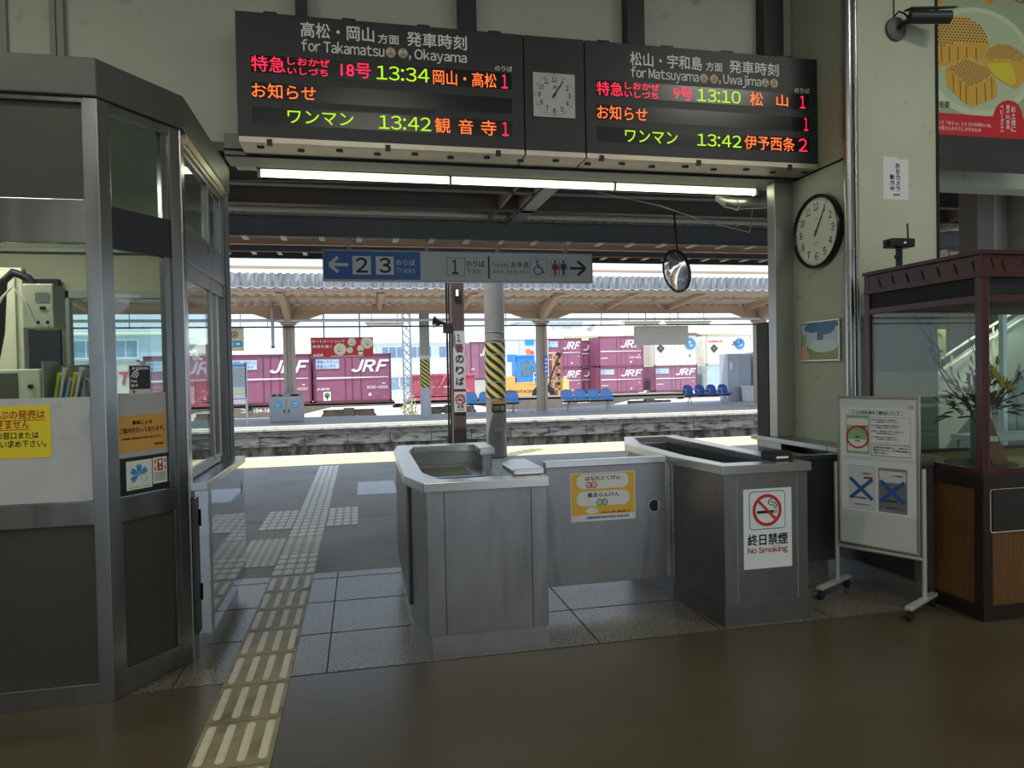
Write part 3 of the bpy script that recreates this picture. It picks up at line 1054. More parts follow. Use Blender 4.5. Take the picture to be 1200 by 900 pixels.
# inside of the booth
INT = M('booth cream wall', (196, 192, 166), 0.7, var=0.04, scale=2)
b = MB()
b.box(-4.5, -2.02, 5.16, 5.22, 0, 2.79)
b.box(-2.02, -0.93, 5.16, 5.22, 2.09, 2.79)
b.box(-2.02, -0.93, 5.16, 5.22, 0, 0.95)
obj('back_wall', b, INT, t)
inn_ = [(-4.5, 3.62), (-1.20, 3.62), (-0.96, 3.98), (-0.96, 5.14), (-4.5, 5.14)]
b = MB().prism([(x, y, 2.76) for x, y in inn_], (0, 0, 0.025))
obj('inner_ceiling', b, M('booth ceiling', (170, 170, 150), 0.8), t)
obj('inner_floor', MB().prism([(x, y, 0.005) for x, y in inn_], (0, 0, 0.045)), M('booth floor', (120, 116, 106), 0.8), t)
b = MB()
for x0, x1 in ((-2.02, -1.98), (-1.915, -1.87), (-1.30, -1.26), (-0.97, -0.93)):
    b.box(x0, x1, 5.14, 5.2, 0.95, 2.09)
b.box(-2.02, -0.93, 5.14, 5.2, 2.04, 2.09)
b.box(-4.5, -0.93, 5.12, 5.17, 2.34, 2.37)
b.box(-2.02, -0.93, 5.14, 5.2, 0.95, 1.0)
obj('rear_sash', b, M('grey rear sash', (150, 152, 148), 0.5, 0.3), t, bevel=0.002)
obj('window_pane', MB().box(-2.0, -0.95, 5.165, 5.172, 1.0, 2.05), GLASS, t)
obj('dark_blind', MB().box(-2.35, -1.915, 5.10, 5.14, 1.35, 2.16), M('navy blind', (40, 42, 58), 0.7, var=0.08, scale=9), t)

t = thing('ceiling_light', 'small fluorescent ceiling light inside the ticket booth', 'ceiling light', (-2.3, 3.87, 2.76))
obj('housing', MB().box(-2.9, -1.7, 3.80, 3.94, 2.71, 2.76), M('white enamel', (225, 225, 220)), t)
obj('diffuser', MB().box(-2.85, -1.75, 3.82, 3.92, 2.69, 2.71), TROFF, t)
ld = bpy.data.lights.new('lamp', 'AREA')
ld.shape = 'RECTANGLE'
ld.size, ld.size_y = 1.1, 0.1
ld.energy = 15.0
ld.color = (1.0, 0.97, 0.86)
lo = bpy.data.objects.new('lamp', ld)
COL.objects.link(lo)
lo.parent = t
lo.location = (0, 0, -0.08)

# things stuck to the booth glass
q = pF
single('privacy_sheet', MB().slab(q, W0, -0.064, 0.938, 1.42, -0.026, -0.0245), M('grey white film', (186, 188, 190), 0.6, var=0.04, scale=5, dirt=((168, 170, 172), 7, 0.55, 0.7)), 'grey white film covering the lower half of the booth front window', 'film')
q0 = Pl((0, 3.548, 0), (1, 0, 0), (0, 0, 1))
t = thing('notice', 'yellow notice taped to the booth front window', 'notice', (-1.6, 3.568, 1.146))
obj('sheet', MB().slab(q0, -1.86, -1.39, 1.147, 1.387, -0.024, -0.0225), M('yellow paper', (226, 204, 40), 0.6), t)
m = MB()
for s_, u0, u1, v0, v1 in (("きっぷの発売は", -1.665, -1.412, 1.326, 1.367), ("できません", -1.645, -1.477, 1.284, 1.322)):
    m.text(q0, s_, u0, u1, v0, v1, -0.0215, 0.012)
    m.stroke(q0, [(u0, v0 - 0.006), (u1, v0 - 0.006)], 0.003, -0.0215)
obj('lettering', m, M('notice red ink', (176, 48, 36), 0.6), t)
m = MB()
m.text(q0, "最寄の窓口または", -1.672, -1.441, 1.237, 1.268, -0.0215, 0.012)
m.text(q0, "お買い求め下さい。", -1.655, -1.411, 1.197, 1.230, -0.0215, 0.012)
obj('lettering', m, INK, t)

q = Pl(pA.at(0, 0, -0.028), pA.U, pA.V)
t = thing('notice', 'orange rounded notice on white paper in the angled booth window', 'notice', tuple(q.at(0.22, 0.935, 0)))
obj('backing_sheet', MB().slab(q, 0.082, 0.360, 1.12, 1.43, 0.0005, 0.0015), M('grey paper', (176, 176, 172), 0.6, var=0.03, scale=9), t)
b = MB().rrect(q, 0.084, 0.352, 1.146, 1.322, 0.016, 0.0025)
obj('sheet', b, M('orange paper', (214, 158, 74), 0.6, var=0.03, scale=8), t)
m = MB()
for s_, u0, u1, v0, v1 in (("筆談による", 0.160, 0.272, 1.276, 1.296), ("ご案内を行っております。", 0.090, 0.345, 1.236, 1.262), ("お気軽に係社員までお申し出ください。", 0.104, 0.330, 1.204, 1.216), ("新居浜駅", 0.285, 0.335, 1.166, 1.178)):
    m.text(q, s_, u0, u1, v0, v1, 0.0035, 0.015)
obj('lettering', m, INK, t)
single('dark_film', MB().slab(pA, 0.082, 0.361, 0.937, 1.118, -0.0285, -0.0275), M('black window film', (30, 31, 36), 0.3), 'black film behind the two small stickers in the angled booth window', 'film')
t = thing('sticker', 'black free wireless sticker in the angled booth window', 'sticker', tuple(q.at(0.21, 1.42, 0)))
obj('sheet', MB().slab(q, 0.150, 0.274, 1.425, 1.566, 0.0015, 0.0025), M('sticker white', (210, 208, 205), 0.5), t)
b = MB().rect(q, 0.154, 0.270, 1.448, 1.562, 0.003)
obj('panel', b, M('sticker charcoal', (44, 42, 46), 0.5), t)
m = MB()
m.text(q, "JR SHIKOKU", 0.165, 0.260, 1.544, 1.555, 0.004, 0.03)
m.text(q, "Free", 0.160, 0.192, 1.482, 1.494, 0.004, 0.03)
m.text(q, "Wi-Fi", 0.160, 0.196, 1.460, 1.474, 0.004, 0.03)
for r_ in (0.014, 0.026, 0.038):
    m.ring(q, 0.205, 1.500, r_, r_ + 0.006, 0.004, 10, math.radians(95), math.radians(170))
obj('lettering', m, WHITE, t)
obj('badge', MB().disc(q, 0.175, 1.437, 0.008, 0.0035, 16), RED, t)
t = thing('sticker', 'white sticker with a blue four petal emblem in the angled booth window', 'sticker', tuple(q.at(0.19, 0.955, 0)))
obj('sheet', MB().slab(q, 0.120, 0.264, 0.960, 1.100, 0.0015, 0.003), M('sticker ivory', (226, 228, 214), 0.5), t)
m = MB()


def heart(m, q, cu, cv, ang, s, d):
    pts = []
    for i in range(28):
        a = 2 * math.pi * i / 28
        hx = 0.50 * math.sin(a) ** 3
        hy = (13 * math.cos(a) - 5 * math.cos(2 * a) - 2 * math.cos(3 * a) - math.cos(4 * a)) / 16 + 1.0
        pts.append((cu + s * (hx * math.cos(ang) - hy * math.sin(ang)), cv + s * (hx * math.sin(ang) + hy * math.cos(ang))))
    return pts


for k in range(4):
    m.poly(q, heart(m, q, 0.190, 1.030, math.radians(108 - 60 * k + 12), 0.030, 0), 0.004)
obj('emblem', m, M('petal blue', (58, 140, 200), 0.5), t)
pts = heart(m, q, 0.192, 1.028, math.radians(-122), 0.029, 0)
m = MB().stroke(q, pts + pts[:1], 0.0015, 0.004)
m.text(q, "おもいやりサービス介助士", 0.135, 0.250, 0.967, 0.974, 0.004, 0.02)
obj('lettering', m, M('sticker green ink', (96, 130, 96), 0.5), t)
t = thing('sticker', 'small white sticker with a red cross and heart beside the petal sticker', 'sticker', tuple(q.at(0.31, 0.955, 0)))
obj('sheet', MB().slab(q, 0.270, 0.354, 0.972, 1.102, 0.0015, 0.003), M('sticker ivory', (226, 228, 214), 0.5), t)
m = MB().rect(q, 0.296, 0.328, 1.034, 1.094, 0.004)
obj('emblem', m, RED, t, label='red card with a cross and a heart')
m = MB()
m.rect(q, 0.308, 0.316, 1.068, 1.090, 0.005)
m.rect(q, 0.302, 0.322, 1.075, 1.083, 0.005)
m.poly(q, heart(m, q, 0.312, 1.040, 0, 0.009, 0), 0.005)
obj('cross_mark', m, WHITE, t)
m = MB()
for u, v in ((0.283, 1.088), (0.342, 1.088), (0.283, 1.052), (0.342, 1.052)):
    m.disc(q, u, v, 0.004, 0.004, 10)
    m.rect(q, u - 0.004, u + 0.004, v - 0.014, v - 0.005, 0.004)
for k in range(5):
    m.rect(q, 0.278, 0.346, 1.022 - k * 0.009, 1.025 - k * 0.009, 0.004)
obj('lettering', m, INK, t)

# equipment seen through the booth glass
t = thing('wall_corner', 'cream wall corner inside the booth at the frame edge', 'cabinet', (-2.1, 4.5, 0.05))
obj('body', MB().box(-2.6, -1.80, 4.32, 4.38, 0.05, 2.12), CREAM, t, bevel=0.006)  # thin slab standing for a corner of the booth wall
obj('door', MB().box(-2.55, -1.83, 4.305, 4.32, 1.45, 2.08), CREAM, t, bevel=0.004)
t = thing('ticket_machine', 'cream control box on a black bent arm behind the booth glass', 'control box', (-1.67, 4.1, 1.5))
b = MB().box(-1.69, -1.545, 4.05, 4.2, 1.77, 2.0)
obj('body', b, CREAM, t, bevel=0.006)
qq = front(4.05)
obj('screen', MB().rect(qq, -1.63, -1.565, 1.905, 1.955, 0.002), M('grey screen', (150, 152, 140), 0.3), t)
obj('button', MB().disc(qq, -1.618, 1.80, 0.009, 0.003).disc(qq, -1.575, 1.80, 0.009, 0.003).rect(qq, -1.61, -1.58, 1.865, 1.882, 0.003), BLACK, t)
b = MB()
b.tube([(-1.89, 4.15, 1.285), (-1.89, 4.15, 1.5), (-1.84, 4.15, 1.75), (-1.82, 4.15, 2.02), (-1.77, 4.15, 2.07), (-1.70, 4.15, 2.04), (-1.66, 4.15, 1.98)], 0.022, 10)
obj('arm', b, BLACK, t, smooth=True)
b = MB()
b.tube([(-1.62, 4.03, 1.78), (-1.66, 4.02, 1.90), (-1.72, 4.02, 1.98), (-1.78, 4.05, 1.93), (-1.82, 4.06, 1.86)], 0.006, 6)
obj('cable', b, WHITE, t)
t = thing('radio_unit', 'grey and cream radio unit with knobs on the booth desk', 'radio', (-1.66, 4.1, 1.28))
obj('body', MB().box(-1.86, -1.62, 4.05, 4.25, 1.28, 1.56), CREAM, t, bevel=0.006)
obj('speaker_panel', MB().rect(front(4.05), -1.85, -1.72, 1.30, 1.54, 0.002), M('brown grey panel', (92, 88, 76), 0.6), t)
for z in (1.40, 1.47):
    obj('knob', MB().cyl((-1.66, 4.05, z), (-1.66, 4.03, z), 0.011, 14), BLACK, t)
single('desk', MB().box(-2.9, -1.3, 3.85, 4.28, 1.22, 1.279).box(-2.85, -2.8, 3.9, 4.25, 0.05, 1.22).box(-1.38, -1.33, 3.9, 4.25, 0.05, 1.22), M('grey desk top', (150, 150, 140), 0.5), 'grey desk inside the booth carrying radio unit and leaflets', 'desk')
t = thing('leaflet_rack', 'clear box of leaflets standing on the booth desk', 'leaflet rack', (-1.49, 4.1, 1.28))
b = MB()
b.box(-1.60, -1.40, 4.2, 4.21, 1.279, 1.58)
b.box(-1.60, -1.59, 4.02, 4.21, 1.279, 1.60)
b.box(-1.41, -1.40, 4.02, 4.21, 1.279, 1.50)
b.box(-1.60, -1.40, 4.02, 4.21, 1.279, 1.29)
obj('case', b, M('grey plastic', (150, 152, 150), 0.4), t)
for i in range(7):
    x = -1.575 + i * 0.022
    m = MB()
    m.prism([(x, 4.05, 1.29), (x + 0.012, 4.05, 1.29), (x + 0.05 + 0.004 * i, 4.05, 1.53 + 0.03 * math.sin(i * 2.1)), (x + 0.036 + 0.004 * i, 4.05, 1.54 + 0.03 * math.sin(i * 2.1))], (0, 0.1, 0))
    obj('leaflet', m, M('leaflet %d' % i, [(190, 196, 60), (206, 206, 200), (140, 170, 190), (210, 180, 60), (200, 205, 205), (120, 150, 170), (190, 190, 185)][i], 0.6), t)

# ------------------------------------------------------------------ ticket gates
t = thing('ticket_gate', 'stainless manned ticket gate box left of the swing gate', 'ticket gate', (0.6, 4.5, 0))
bod = [(0.32, 3.625), (0.965, 3.625), (0.965, 3.70), (0.965, 4.14), (0.90, 4.14), (0.90, 3.72), (0.40, 3.72), (0.325, 4.0), (0.325, 5.16), (0.38, 5.44), (0.88, 5.44), (0.88, 5.16), (0.955, 5.16), (0.955, 5.56), (0.29, 5.56), (0.25, 5.2), (0.25, 3.95)]


def shell(pts, z0, z1):
    m = MB()
    m.prism([(x, y, z0) for x, y in pts], (0, 0, z1 - z0))
    return m


obj('body', shell(bod, 0.125, 0.88), STEEL_W, t, bevel=0.002)
rim = [(0.305, 3.61), (0.978, 3.61), (0.978, 4.16), (0.875, 4.16), (0.875, 3.73), (0.405, 3.73), (0.335, 4.0), (0.335, 5.15), (0.39, 5.43), (0.86, 5.43), (0.86, 5.14), (0.975, 5.14), (0.975, 5.575), (0.27, 5.575), (0.225, 5.2), (0.225, 3.94)]
obj('rim', shell(rim, 0.878, 0.93), M('rim stainless', (214, 215, 214), 0.24, 0.92, var=0.03, scale=6), t, bevel=0.004)
obj('plinth', shell([(0.335, 3.635), (0.955, 3.635), (0.955, 4.13), (0.90, 4.13), (0.90, 5.5), (0.30, 5.5), (0.265, 5.2), (0.265, 3.96)], 0.0, 0.127), M('plinth stainless', (175, 176, 178), 0.34, 0.92, var=0.1, scale=5), t)
pg = front(3.625)
b = MB()
for x in (0.412, 0.878):
    b.rect(pg, x - 0.002, x + 0.002, 0.125, 0.88, 0.001)
obj('panel_seam', b, SEAM, t)
b = MB()
b.slab(Pl((0.25, 3.95, 0), (0, -1, 0), (0, 0, 1)), -1.2, 0.02, 0.2, 0.86, 0.0, 0.012)
obj('side_panel', b, STEEL_D, t)
b = MB()
b.box(0.33, 0.95, 4.75, 5.42, 0.76, 0.78)
b.box(0.33, 0.36, 4.0, 5.4, 0.76, 0.78)
obj('inner_shelf', b, STEEL, t)
obj('inner_floor', MB().prism([(0.40, 3.73, 0.30), (0.89, 3.73, 0.30), (0.89, 5.43, 0.30), (0.39, 5.43, 0.30), (0.335, 5.16, 0.30), (0.335, 4.0, 0.30)], (0, 0, 0.02)), STEEL_D, t)
obj('shelf_mat', MB().box(0.42, 0.75, 4.85, 5.25, 0.78, 0.785), M('green mat', (120, 124, 108), 0.7), t)
b = MB()
b.prism([(0.80, 3.70, 0.93), (0.978, 3.70, 0.93), (0.978, 4.15, 0.93), (0.875, 4.15, 0.93), (0.80, 4.0, 0.93)], (0, 0, 0.035))
obj('rim_pad', b, M('rim stainless', (196, 197, 196)), t, bevel=0.008)

t = thing('ticket_gate', 'stainless ticket gate box bearing the smoking ban sign', 'ticket gate', (2.3, 4.5, 0))
bod = [(2.03, 3.66), (2.57, 3.66), (2.585, 5.5), (2.16, 5.5), (1.98, 5.0), (1.965, 4.2)]
inn = [(2.10, 3.78), (2.49, 3.78), (2.50, 5.42), (2.20, 5.42), (2.06, 4.95), (2.045, 4.2)]


def ringprism(out, inner, z0, z1):
    n = len(out)
    m = MB()
    vs = [(x, y, z0) for x, y in out] + [(x, y, z1) for x, y in out] + [(x, y, z0) for x, y in inner] + [(x, y, z1) for x, y in inner]
    fs = []
    for i in range(n):
        j = (i + 1) % n
        fs += [(i, j, n + j, n + i), (2 * n + j, 2 * n + i, 3 * n + i, 3 * n + j), (n + i, n + j, 3 * n + j, 3 * n + i), (j, i, 2 * n + i, 2 * n + j)]
    return m.add(vs, fs)


b = ringprism(bod, inn, 0.125, 0.88)
obj('body', b, M('gate dark stainless', (148, 148, 149), 0.33, 0.9, var=0.05, scale=6, stretch=(4, 4, 0.6), rvar=0.05), t, bevel=0.002)
ro = [(2.015, 3.645), (2.59, 3.645), (2.605, 5.52), (2.15, 5.52), (1.955, 5.01), (1.945, 4.19)]
ri = [(2.10, 3.775), (2.48, 3.775), (2.49, 5.43), (2.20, 5.43), (2.065, 4.95), (2.05, 4.2)]
obj('rim', ringprism(ro, ri, 0.878, 0.93), M('rim stainless', (196, 197, 196)), t, bevel=0.004)
obj('plinth', shell([(2.02, 3.65), (2.58, 3.65), (2.59, 5.48), (2.17, 5.48), (1.975, 5.0), (1.96, 4.2)], 0.0, 0.127), M('plinth dark', (128, 128, 126), 0.4, 0.85, var=0.1, scale=5), t)
obj('inner_tray', MB().box(2.07, 2.47, 3.8, 5.4, 0.60, 0.62), STEEL_D, t)
pr = front(3.66)
b = MB()
for x in (2.11, 2.50):
    b.rect(pr, x - 0.002, x + 0.002, 0.125, 0.88, 0.001)
obj('panel_seam', b, M('pale seam', (150, 150, 150), 0.5), t)
b = MB()
b.cyl((1.962, 4.20, 0.12), (1.962, 4.20, 0.89), 0.014, 12)
b.box(1.94, 1.985, 4.185, 4.215, 0.86, 0.90)
obj('hinge_strip', b, STEEL_H, t)
t = thing('clip_block', 'small black block on the rim of the gate box with the smoking ban sign', 'block', (2.46, 3.80, 0.93))
b = MB()
b.prism([(2.395, 3.74, 0.93), (2.535, 3.74, 0.93), (2.535, 3.74, 0.965), (2.52, 3.74, 0.985), (2.41, 3.74, 0.985), (2.395, 3.74, 0.965)], (0, 0.13, 0))
obj('body', b, BLACK, t, bevel=0.006)
obj('label', MB().rect(front(3.74), 2.42, 2.50, 0.945, 0.958, 0.001), WHITE, t)

t = thing('swing_gate', 'stainless swing gate panel between the two ticket gate boxes', 'gate', (1.55, 4.25, 0.13))
b = MB()
pgt = front(4.24)
hole = [(1.853 + 0.036 * math.cos(math.radians(a)), 0.606 + 0.036 * math.sin(math.radians(a))) for a in range(0, 360, 15)]
b.slab(pgt, 1.125, 1.93, 0.13, 0.885, -0.04, 0.0)
obj('panel', b, STEEL_W, t, bevel=0.003)
obj('top_rail', MB().box(1.12, 1.935, 4.225, 4.30, 0.885, 0.925), M('rim stainless', (196, 197, 196)), t, bevel=0.004)
b = MB()
b.mi(0).ring(pgt, 1.853, 0.606, 0.037, 0.045, 0.002)
b.mi(1).disc(pgt, 1.853, 0.606, 0.037, 0.001)
b.mi(0).slab(pgt, 1.874, 1.885, 0.575, 0.637, 0.0, 0.006)
obj('flush_handle', b, [ALU, BLACK], t)
b = MB()
for z in (0.25, 0.78):
    b.cyl((1.115, 4.25, z), (1.115, 4.25, z + 0.07), 0.012, 10)
    b.box(0.97, 1.12, 4.12, 4.255, z + 0.02, z + 0.045)
obj('hinge', b, STEEL, t)
# second swing panel beyond the right gate box
t = thing('swing_gate', 'dark steel swing panel between the right gate box and the counter', 'gate', (3.0, 4.42, 0.1))
obj('panel', MB().box(2.64, 3.33, 4.40, 4.44, 0.10, 0.83), STEEL_D, t, bevel=0.003)
obj('top_rail', MB().box(2.63, 3.335, 4.385, 4.455, 0.83, 0.86), M('gate dark stainless', (112, 112, 113)), t)
b = MB()
for z in (0.2, 0.7):
    b.cyl((3.338, 4.42, z), (3.338, 4.42, z + 0.08), 0.011, 10)
obj('hinge', b, STEEL, t)

# yellow sticker on the swing gate
q = Pl((0, 4.24, 0), (1, 0, 0), (0, 0, 1))
t = thing('sticker', 'yellow priority notice sticker on the swing gate panel', 'sticker', (1.5, 4.238, 0.53))
b = MB().slab(q, 1.285, 1.721, 0.532, 0.842, 0.0, 0.0015)
obj('sheet', b, M('sticker yellow', (226, 178, 56), 0.5), t)
b = MB()
b.frame(q, 1.285, 1.721, 0.532, 0.842, 0.006, 0.002)
b.rect(q, 1.291, 1.715, 0.538, 0.572, 0.002)
b.rrect(q, 1.325, 1.678, 0.738, 0.832, 0.046, 0.002)
b.rrect(q, 1.325, 1.682, 0.628, 0.724, 0.046, 0.002)
b.disc(q, 1.425, 0.598, 0.042, 0.002, ry=0.02)
obj('white_panel', b, M('sticker pale', (220, 222, 222), 0.5), t)
m = MB()
m.text(q, "はなれとくけん", 1.384, 1.622, 0.792, 0.820, 0.003, 0.012)
m.text(q, "集まらんけん", 1.397, 1.611, 0.684, 0.714, 0.003, 0.012)
m.text(q, "みんなで一緒に 感染を防ごう", 1.487, 1.681, 0.580, 0.592, 0.003, 0.012)
obj('lettering', m, INK, t)
obj('lettering', MB().text(q, "四国旅客鉄道株式会社 新居浜駅", 1.386, 1.675, 0.546, 0.564, 0.003, 0.012), BLUEINK, t, label='blue lettering')
m = MB()
for cu_, cv_, i in ((1.408, 0.764, 0), (1.442, 0.764, 0), (1.478, 0.650, 1), (1.512, 0.650, 1)):
    m.mi(i).ring(q, cu_, cv_, 0.015, 0.022, 0.003 + 0.0005 * i, 20)
m.mi(0).text(q, "感", 1.398, 1.418, 0.754, 0.774, 0.0035).text(q, "染", 1.432, 1.452, 0.754, 0.774, 0.0035)
m.mi(1).text(q, "密", 1.468, 1.488, 0.640, 0.660, 0.0035).text(q, "集", 1.502, 1.522, 0.640, 0.660, 0.0035)
obj('round_mark', m, [M('sticker coral', (206, 96, 84), 0.5), GREENINK], t)

# smoking ban sign
q = Pl((0, 3.66, 0), (1, 0, 0), (0, 0, 1))
t = thing('no_smoking_sign', 'white smoking ban sign on the right gate box', 'sign', (2.3, 3.658, 0.32))
obj('plate', MB().slab(q, 2.150, 2.462, 0.320, 0.786, 0.0, 0.002), M('sign white', (222, 228, 228), 0.5), t)
m = MB()
m.mi(0).rrect(q, 2.186, 2.420, 0.548, 0.772, 0.024, 0.003)
m.mi(1).rrect(q, 2.190, 2.416, 0.552, 0.768, 0.021, 0.0036)


def smoke_mark(m, q, cu, cv, r, d, ink, red):
    m.mi(ink)
    m.rect(q, cu - r * 0.70, cu + r * 0.45, cv - r * 0.20, cv - r * 0.02, d)
    m.rect(q, cu + r * 0.50, cu + r * 0.56, cv - r * 0.20, cv - r * 0.02, d)
    m.rect(q, cu + r * 0.62, cu + r * 0.68, cv - r * 0.20, cv - r * 0.02, d)
    pts = [(0.53, 0.06), (0.53, 0.2), (0.42, 0.3), (0.22, 0.32), (0.08, 0.42), (0.10, 0.58), (0.28, 0.66), (0.36, 0.72)]
    m.stroke(q, [(cu + r * a, cv + r * c) for a, c in pts], r * 0.06, d)
    pts = [(0.65, 0.06), (0.66, 0.3), (0.54, 0.44), (0.34, 0.46), (0.27, 0.56)]
    m.stroke(q, [(cu + r * a, cv + r * c) for a, c in pts], r * 0.06, d)
    m.mi(red)
    m.ring(q, cu, cv, r * 0.80, r, d + 0.001, 48)
    c = math.sqrt(0.5) * 0.84 * r
    m.stroke(q, [(cu - c, cv + c), (cu + c, cv - c)], r * 0.17, d + 0.0015)


smoke_mark(m, q, 2.301, 0.660, 0.094, 0.0042, 0, 2)
obj('pictogram', m, [INK, M('sign white', (222, 228, 228)), RED], t)
m = MB().text(q, "終日禁煙", 2.175, 2.433, 0.456, 0.522, 0.003, 0.018)
obj('lettering', m, INK, t)
m = MB().text(q, "No Smoking", 2.176, 2.432, 0.402, 0.447, 0.003, 0.016)
obj('lettering', m, M('deep red ink', (160, 44, 44), 0.5), t, label='red lettering')

# ------------------------------------------------------------------ counter along the pier, pier fittings
t = thing('counter', 'narrow stainless counter running along the foot of the pier', 'counter', (3.45, 4.6, 0))
b = MB()
b.box(3.40, 3.575, 4.545, 5.52, 0.0, 0.80)
b.box(3.40, 3.47, 3.70, 4.545, 0.0, 0.80)
obj('body', b, STEEL_D, t)
b = MB()
b.box(3.36, 3.575, 4.545, 5.58, 0.86, 0.90)
b.box(3.36, 3.47, 3.67, 4.545, 0.86, 0.90)
obj('counter_top', b, M('counter stainless', (176, 178, 178)), t, bevel=0.004)
obj('end_panel', MB().box(3.41, 3.57, 5.2, 5.56, 0.10, 0.86), STEEL_H, t)
obj('end_panel', MB().box(3.38, 3.47, 3.68, 3.74, 0.02, 0.86), STEEL_H, t)
obj('plinth', MB().box(3.36, 3.47, 3.70, 4.55, 0.0, 0.13), M('plinth stainless', (175, 176, 178)), t)
pP = Pl((3.58, 0, 0), (0, -1, 0), (0, 0, 1))        # pier face towards the gateway, u = -Y
t = thing('wall_clock', 'large round wall clock with a dark rim on the side of the pier', 'clock', (3.55, 4.9, 2.27))
m = MB()
m.puck(pP, -4.9, 2.555, 0.275, 0.0, 0.03, 48)
obj('body', m, M('clock body', (40, 40, 42), 0.4), t, smooth=False)
m = MB()
for r0, r1, d0, d1 in ((0.262, 0.288, 0.03, 0.05),):
    n_ = 48
    vs = []
    for i in range(n_):
        a = 2 * math.pi * i / n_
        ca, sa = math.cos(a), math.sin(a)
        vs += [pP.at(-4.9 + 0.288 * ca, 2.555 + 0.288 * sa, 0.0), pP.at(-4.9 + 0.288 * ca, 2.555 + 0.288 * sa, 0.045), pP.at(-4.9 + 0.276 * ca, 2.555 + 0.276 * sa, 0.055), pP.at(-4.9 + 0.262 * ca, 2.555 + 0.262 * sa, 0.04), pP.at(-4.9 + 0.262 * ca, 2.555 + 0.262 * sa, 0.03)]
    fs = []
    for i in range(n_):
        j = (i + 1) % n_
        for k in range(4):
            fs.append((5 * i + k, 5 * j + k, 5 * j + k + 1, 5 * i + k + 1))
    m.add(vs, fs)
obj('rim', m, M('clock rim', (46, 46, 50), 0.25, 0.4), t, smooth=True)
obj('clock_face', MB().disc(pP, -4.9, 2.555, 0.264, 0.0315, 48), M('clock dial', (226, 232, 212), 0.4), t)
m = MB()
dial(m, pP, -4.9, 2.555, 0.196, 0.033, 0.056, 0.012)
m.rect(pP, -4.925, -4.875, 2.648, 2.652, 0.033)
m.rect(pP, -4.935, -4.865, 2.464, 2.467, 0.033)
obj('dial_marks', m, INK, t)
m = MB()
hands(m, pP, -4.9, 2.555, 1.085, 5.3, 0.13, 0.21, 0.007, 0.035)
obj('clock_hand', m, INK, t)

t = thing('framed_picture', 'small framed picture of a blue landscape under the pier clock', 'picture', (3.57, 4.9, 1.53))
b = MB().sframe(pP, -5.152, -4.655, 1.53, 1.853, 0.014, 0.0, 0.022)
obj('frame', b, ALU, t, bevel=0.002)
m = MB()
m.mi(0).rect(pP, -5.14, -4.667, 1.542, 1.842, 0.008)
m.mi(1).poly(pP, [(-5.14, 1.542), (-4.667, 1.542), (-4.667, 1.66), (-4.78, 1.645), (-4.92, 1.62), (-5.05, 1.64), (-5.14, 1.68)], 0.009)
m.mi(2)
for u, v, rx, ry in ((-4.98, 1.80, 0.12, 0.04), (-4.84, 1.79, 0.12, 0.05), (-4.90, 1.73, 0.04, 0.06), (-4.75, 1.815, 0.07, 0.025)):
    m.disc(pP, u, v, rx, 0.0094 + 0.0002 * (u + 5) * 1.3, 20, ry)
m.mi(3)
m.disc(pP, -4.86, 1.65, 0.17, 0.0102, 24, 0.05)
m.mi(4).poly(pP, [(-5.14, 1.542), (-5.03, 1.542), (-5.05, 1.60), (-5.09, 1.66), (-5.14, 1.66)], 0.0106)
m.mi(5).disc(pP, -5.108, 1.70, 0.03, 0.0110, 16, 0.05)
obj('print', m, [M('print sky', (196, 214, 224), 0.4), M('print meadow', (150, 156, 70), 0.4), M('print blue', (54, 112, 158), 0.4), M('print haze', (214, 226, 226), 0.4), M('print pink', (222, 170, 150), 0.4), M('print green', (150, 186, 90), 0.4)], t)

pFp = front(4.54)
t = thing('notice', 'white vertical notice paper on the front of the pier', 'notice', (3.97, 4.54, 2.73))
obj('sheet', MB().slab(pFp, 3.858, 4.078, 2.733, 3.05, 0.0005, 0.002), PAPER, t)
m = MB()
for s_, u, z0 in (("防犯カメラ", 3.985, 2.985), ("動作中", 3.935, 2.90)):
    for i, ch in enumerate(s_):
        m.text(pFp, ch, u - 0.018, u + 0.018, z0 - i * 0.043 - 0.018, z0 - i * 0.043 + 0.018, 0.003, 0.014)
m.text(pFp, "新居浜駅", 3.945, 4.0, 2.762, 2.775, 0.003, 0.02)
obj('lettering', m, INK, t)
obj('tape', MB().rect(pFp, 3.99, 4.07, 3.035, 3.056, 0.0025), M('clear tape', (200, 202, 196), 0.2), t)

t = thing('security_camera', 'dark bullet security camera high on the front of the pier', 'camera', (3.98, 4.5, 4.0))
b = MB().lathe([(0.0, 0.035), (0.05, 0.033), (0.085, 0.02), (0.09, 0.0)], (3.975, 4.54, 4.0), (0, -1, 0), 28)
obj('mount', b, M('grey mount', (88, 90, 84), 0.5), t, smooth=True)
b = MB().tube([(3.975, 4.505, 4.0), (3.98, 4.45, 4.01), (4.02, 4.42, 4.03)], 0.018, 10)
b.tube([(3.96, 4.54, 4.09), (3.965, 4.49, 4.11), (3.99, 4.46, 4.08), (4.0, 4.44, 4.04)], 0.007, 6)
obj('arm', b, BLACK, t, smooth=True)
b = MB().cyl((4.0, 4.43, 4.04), (4.27, 4.34, 4.02), 0.045, 20)
b.prism([(3.98, 4.385, 4.085), (4.29, 4.29, 4.07), (4.30, 4.34, 4.085), (3.99, 4.475, 4.10)], (0, 0, 0.01))
obj('body', b, M('camera charcoal', (42, 42, 42), 0.5), t, bevel=0.003)
obj('lens', MB().cyl((4.27, 4.34, 4.02), (4.274, 4.3387, 4.0197), 0.035, 20), M('lens black', (10, 10, 12), 0.1), t)
single('cable', MB().cyl((3.962, 4.535, 4.1), (3.962, 4.535, 5.3), 0.005, 6), M('dark cable', (60, 60, 56), 0.6), 'thin dark cable running up the pier from the security camera', 'cable')

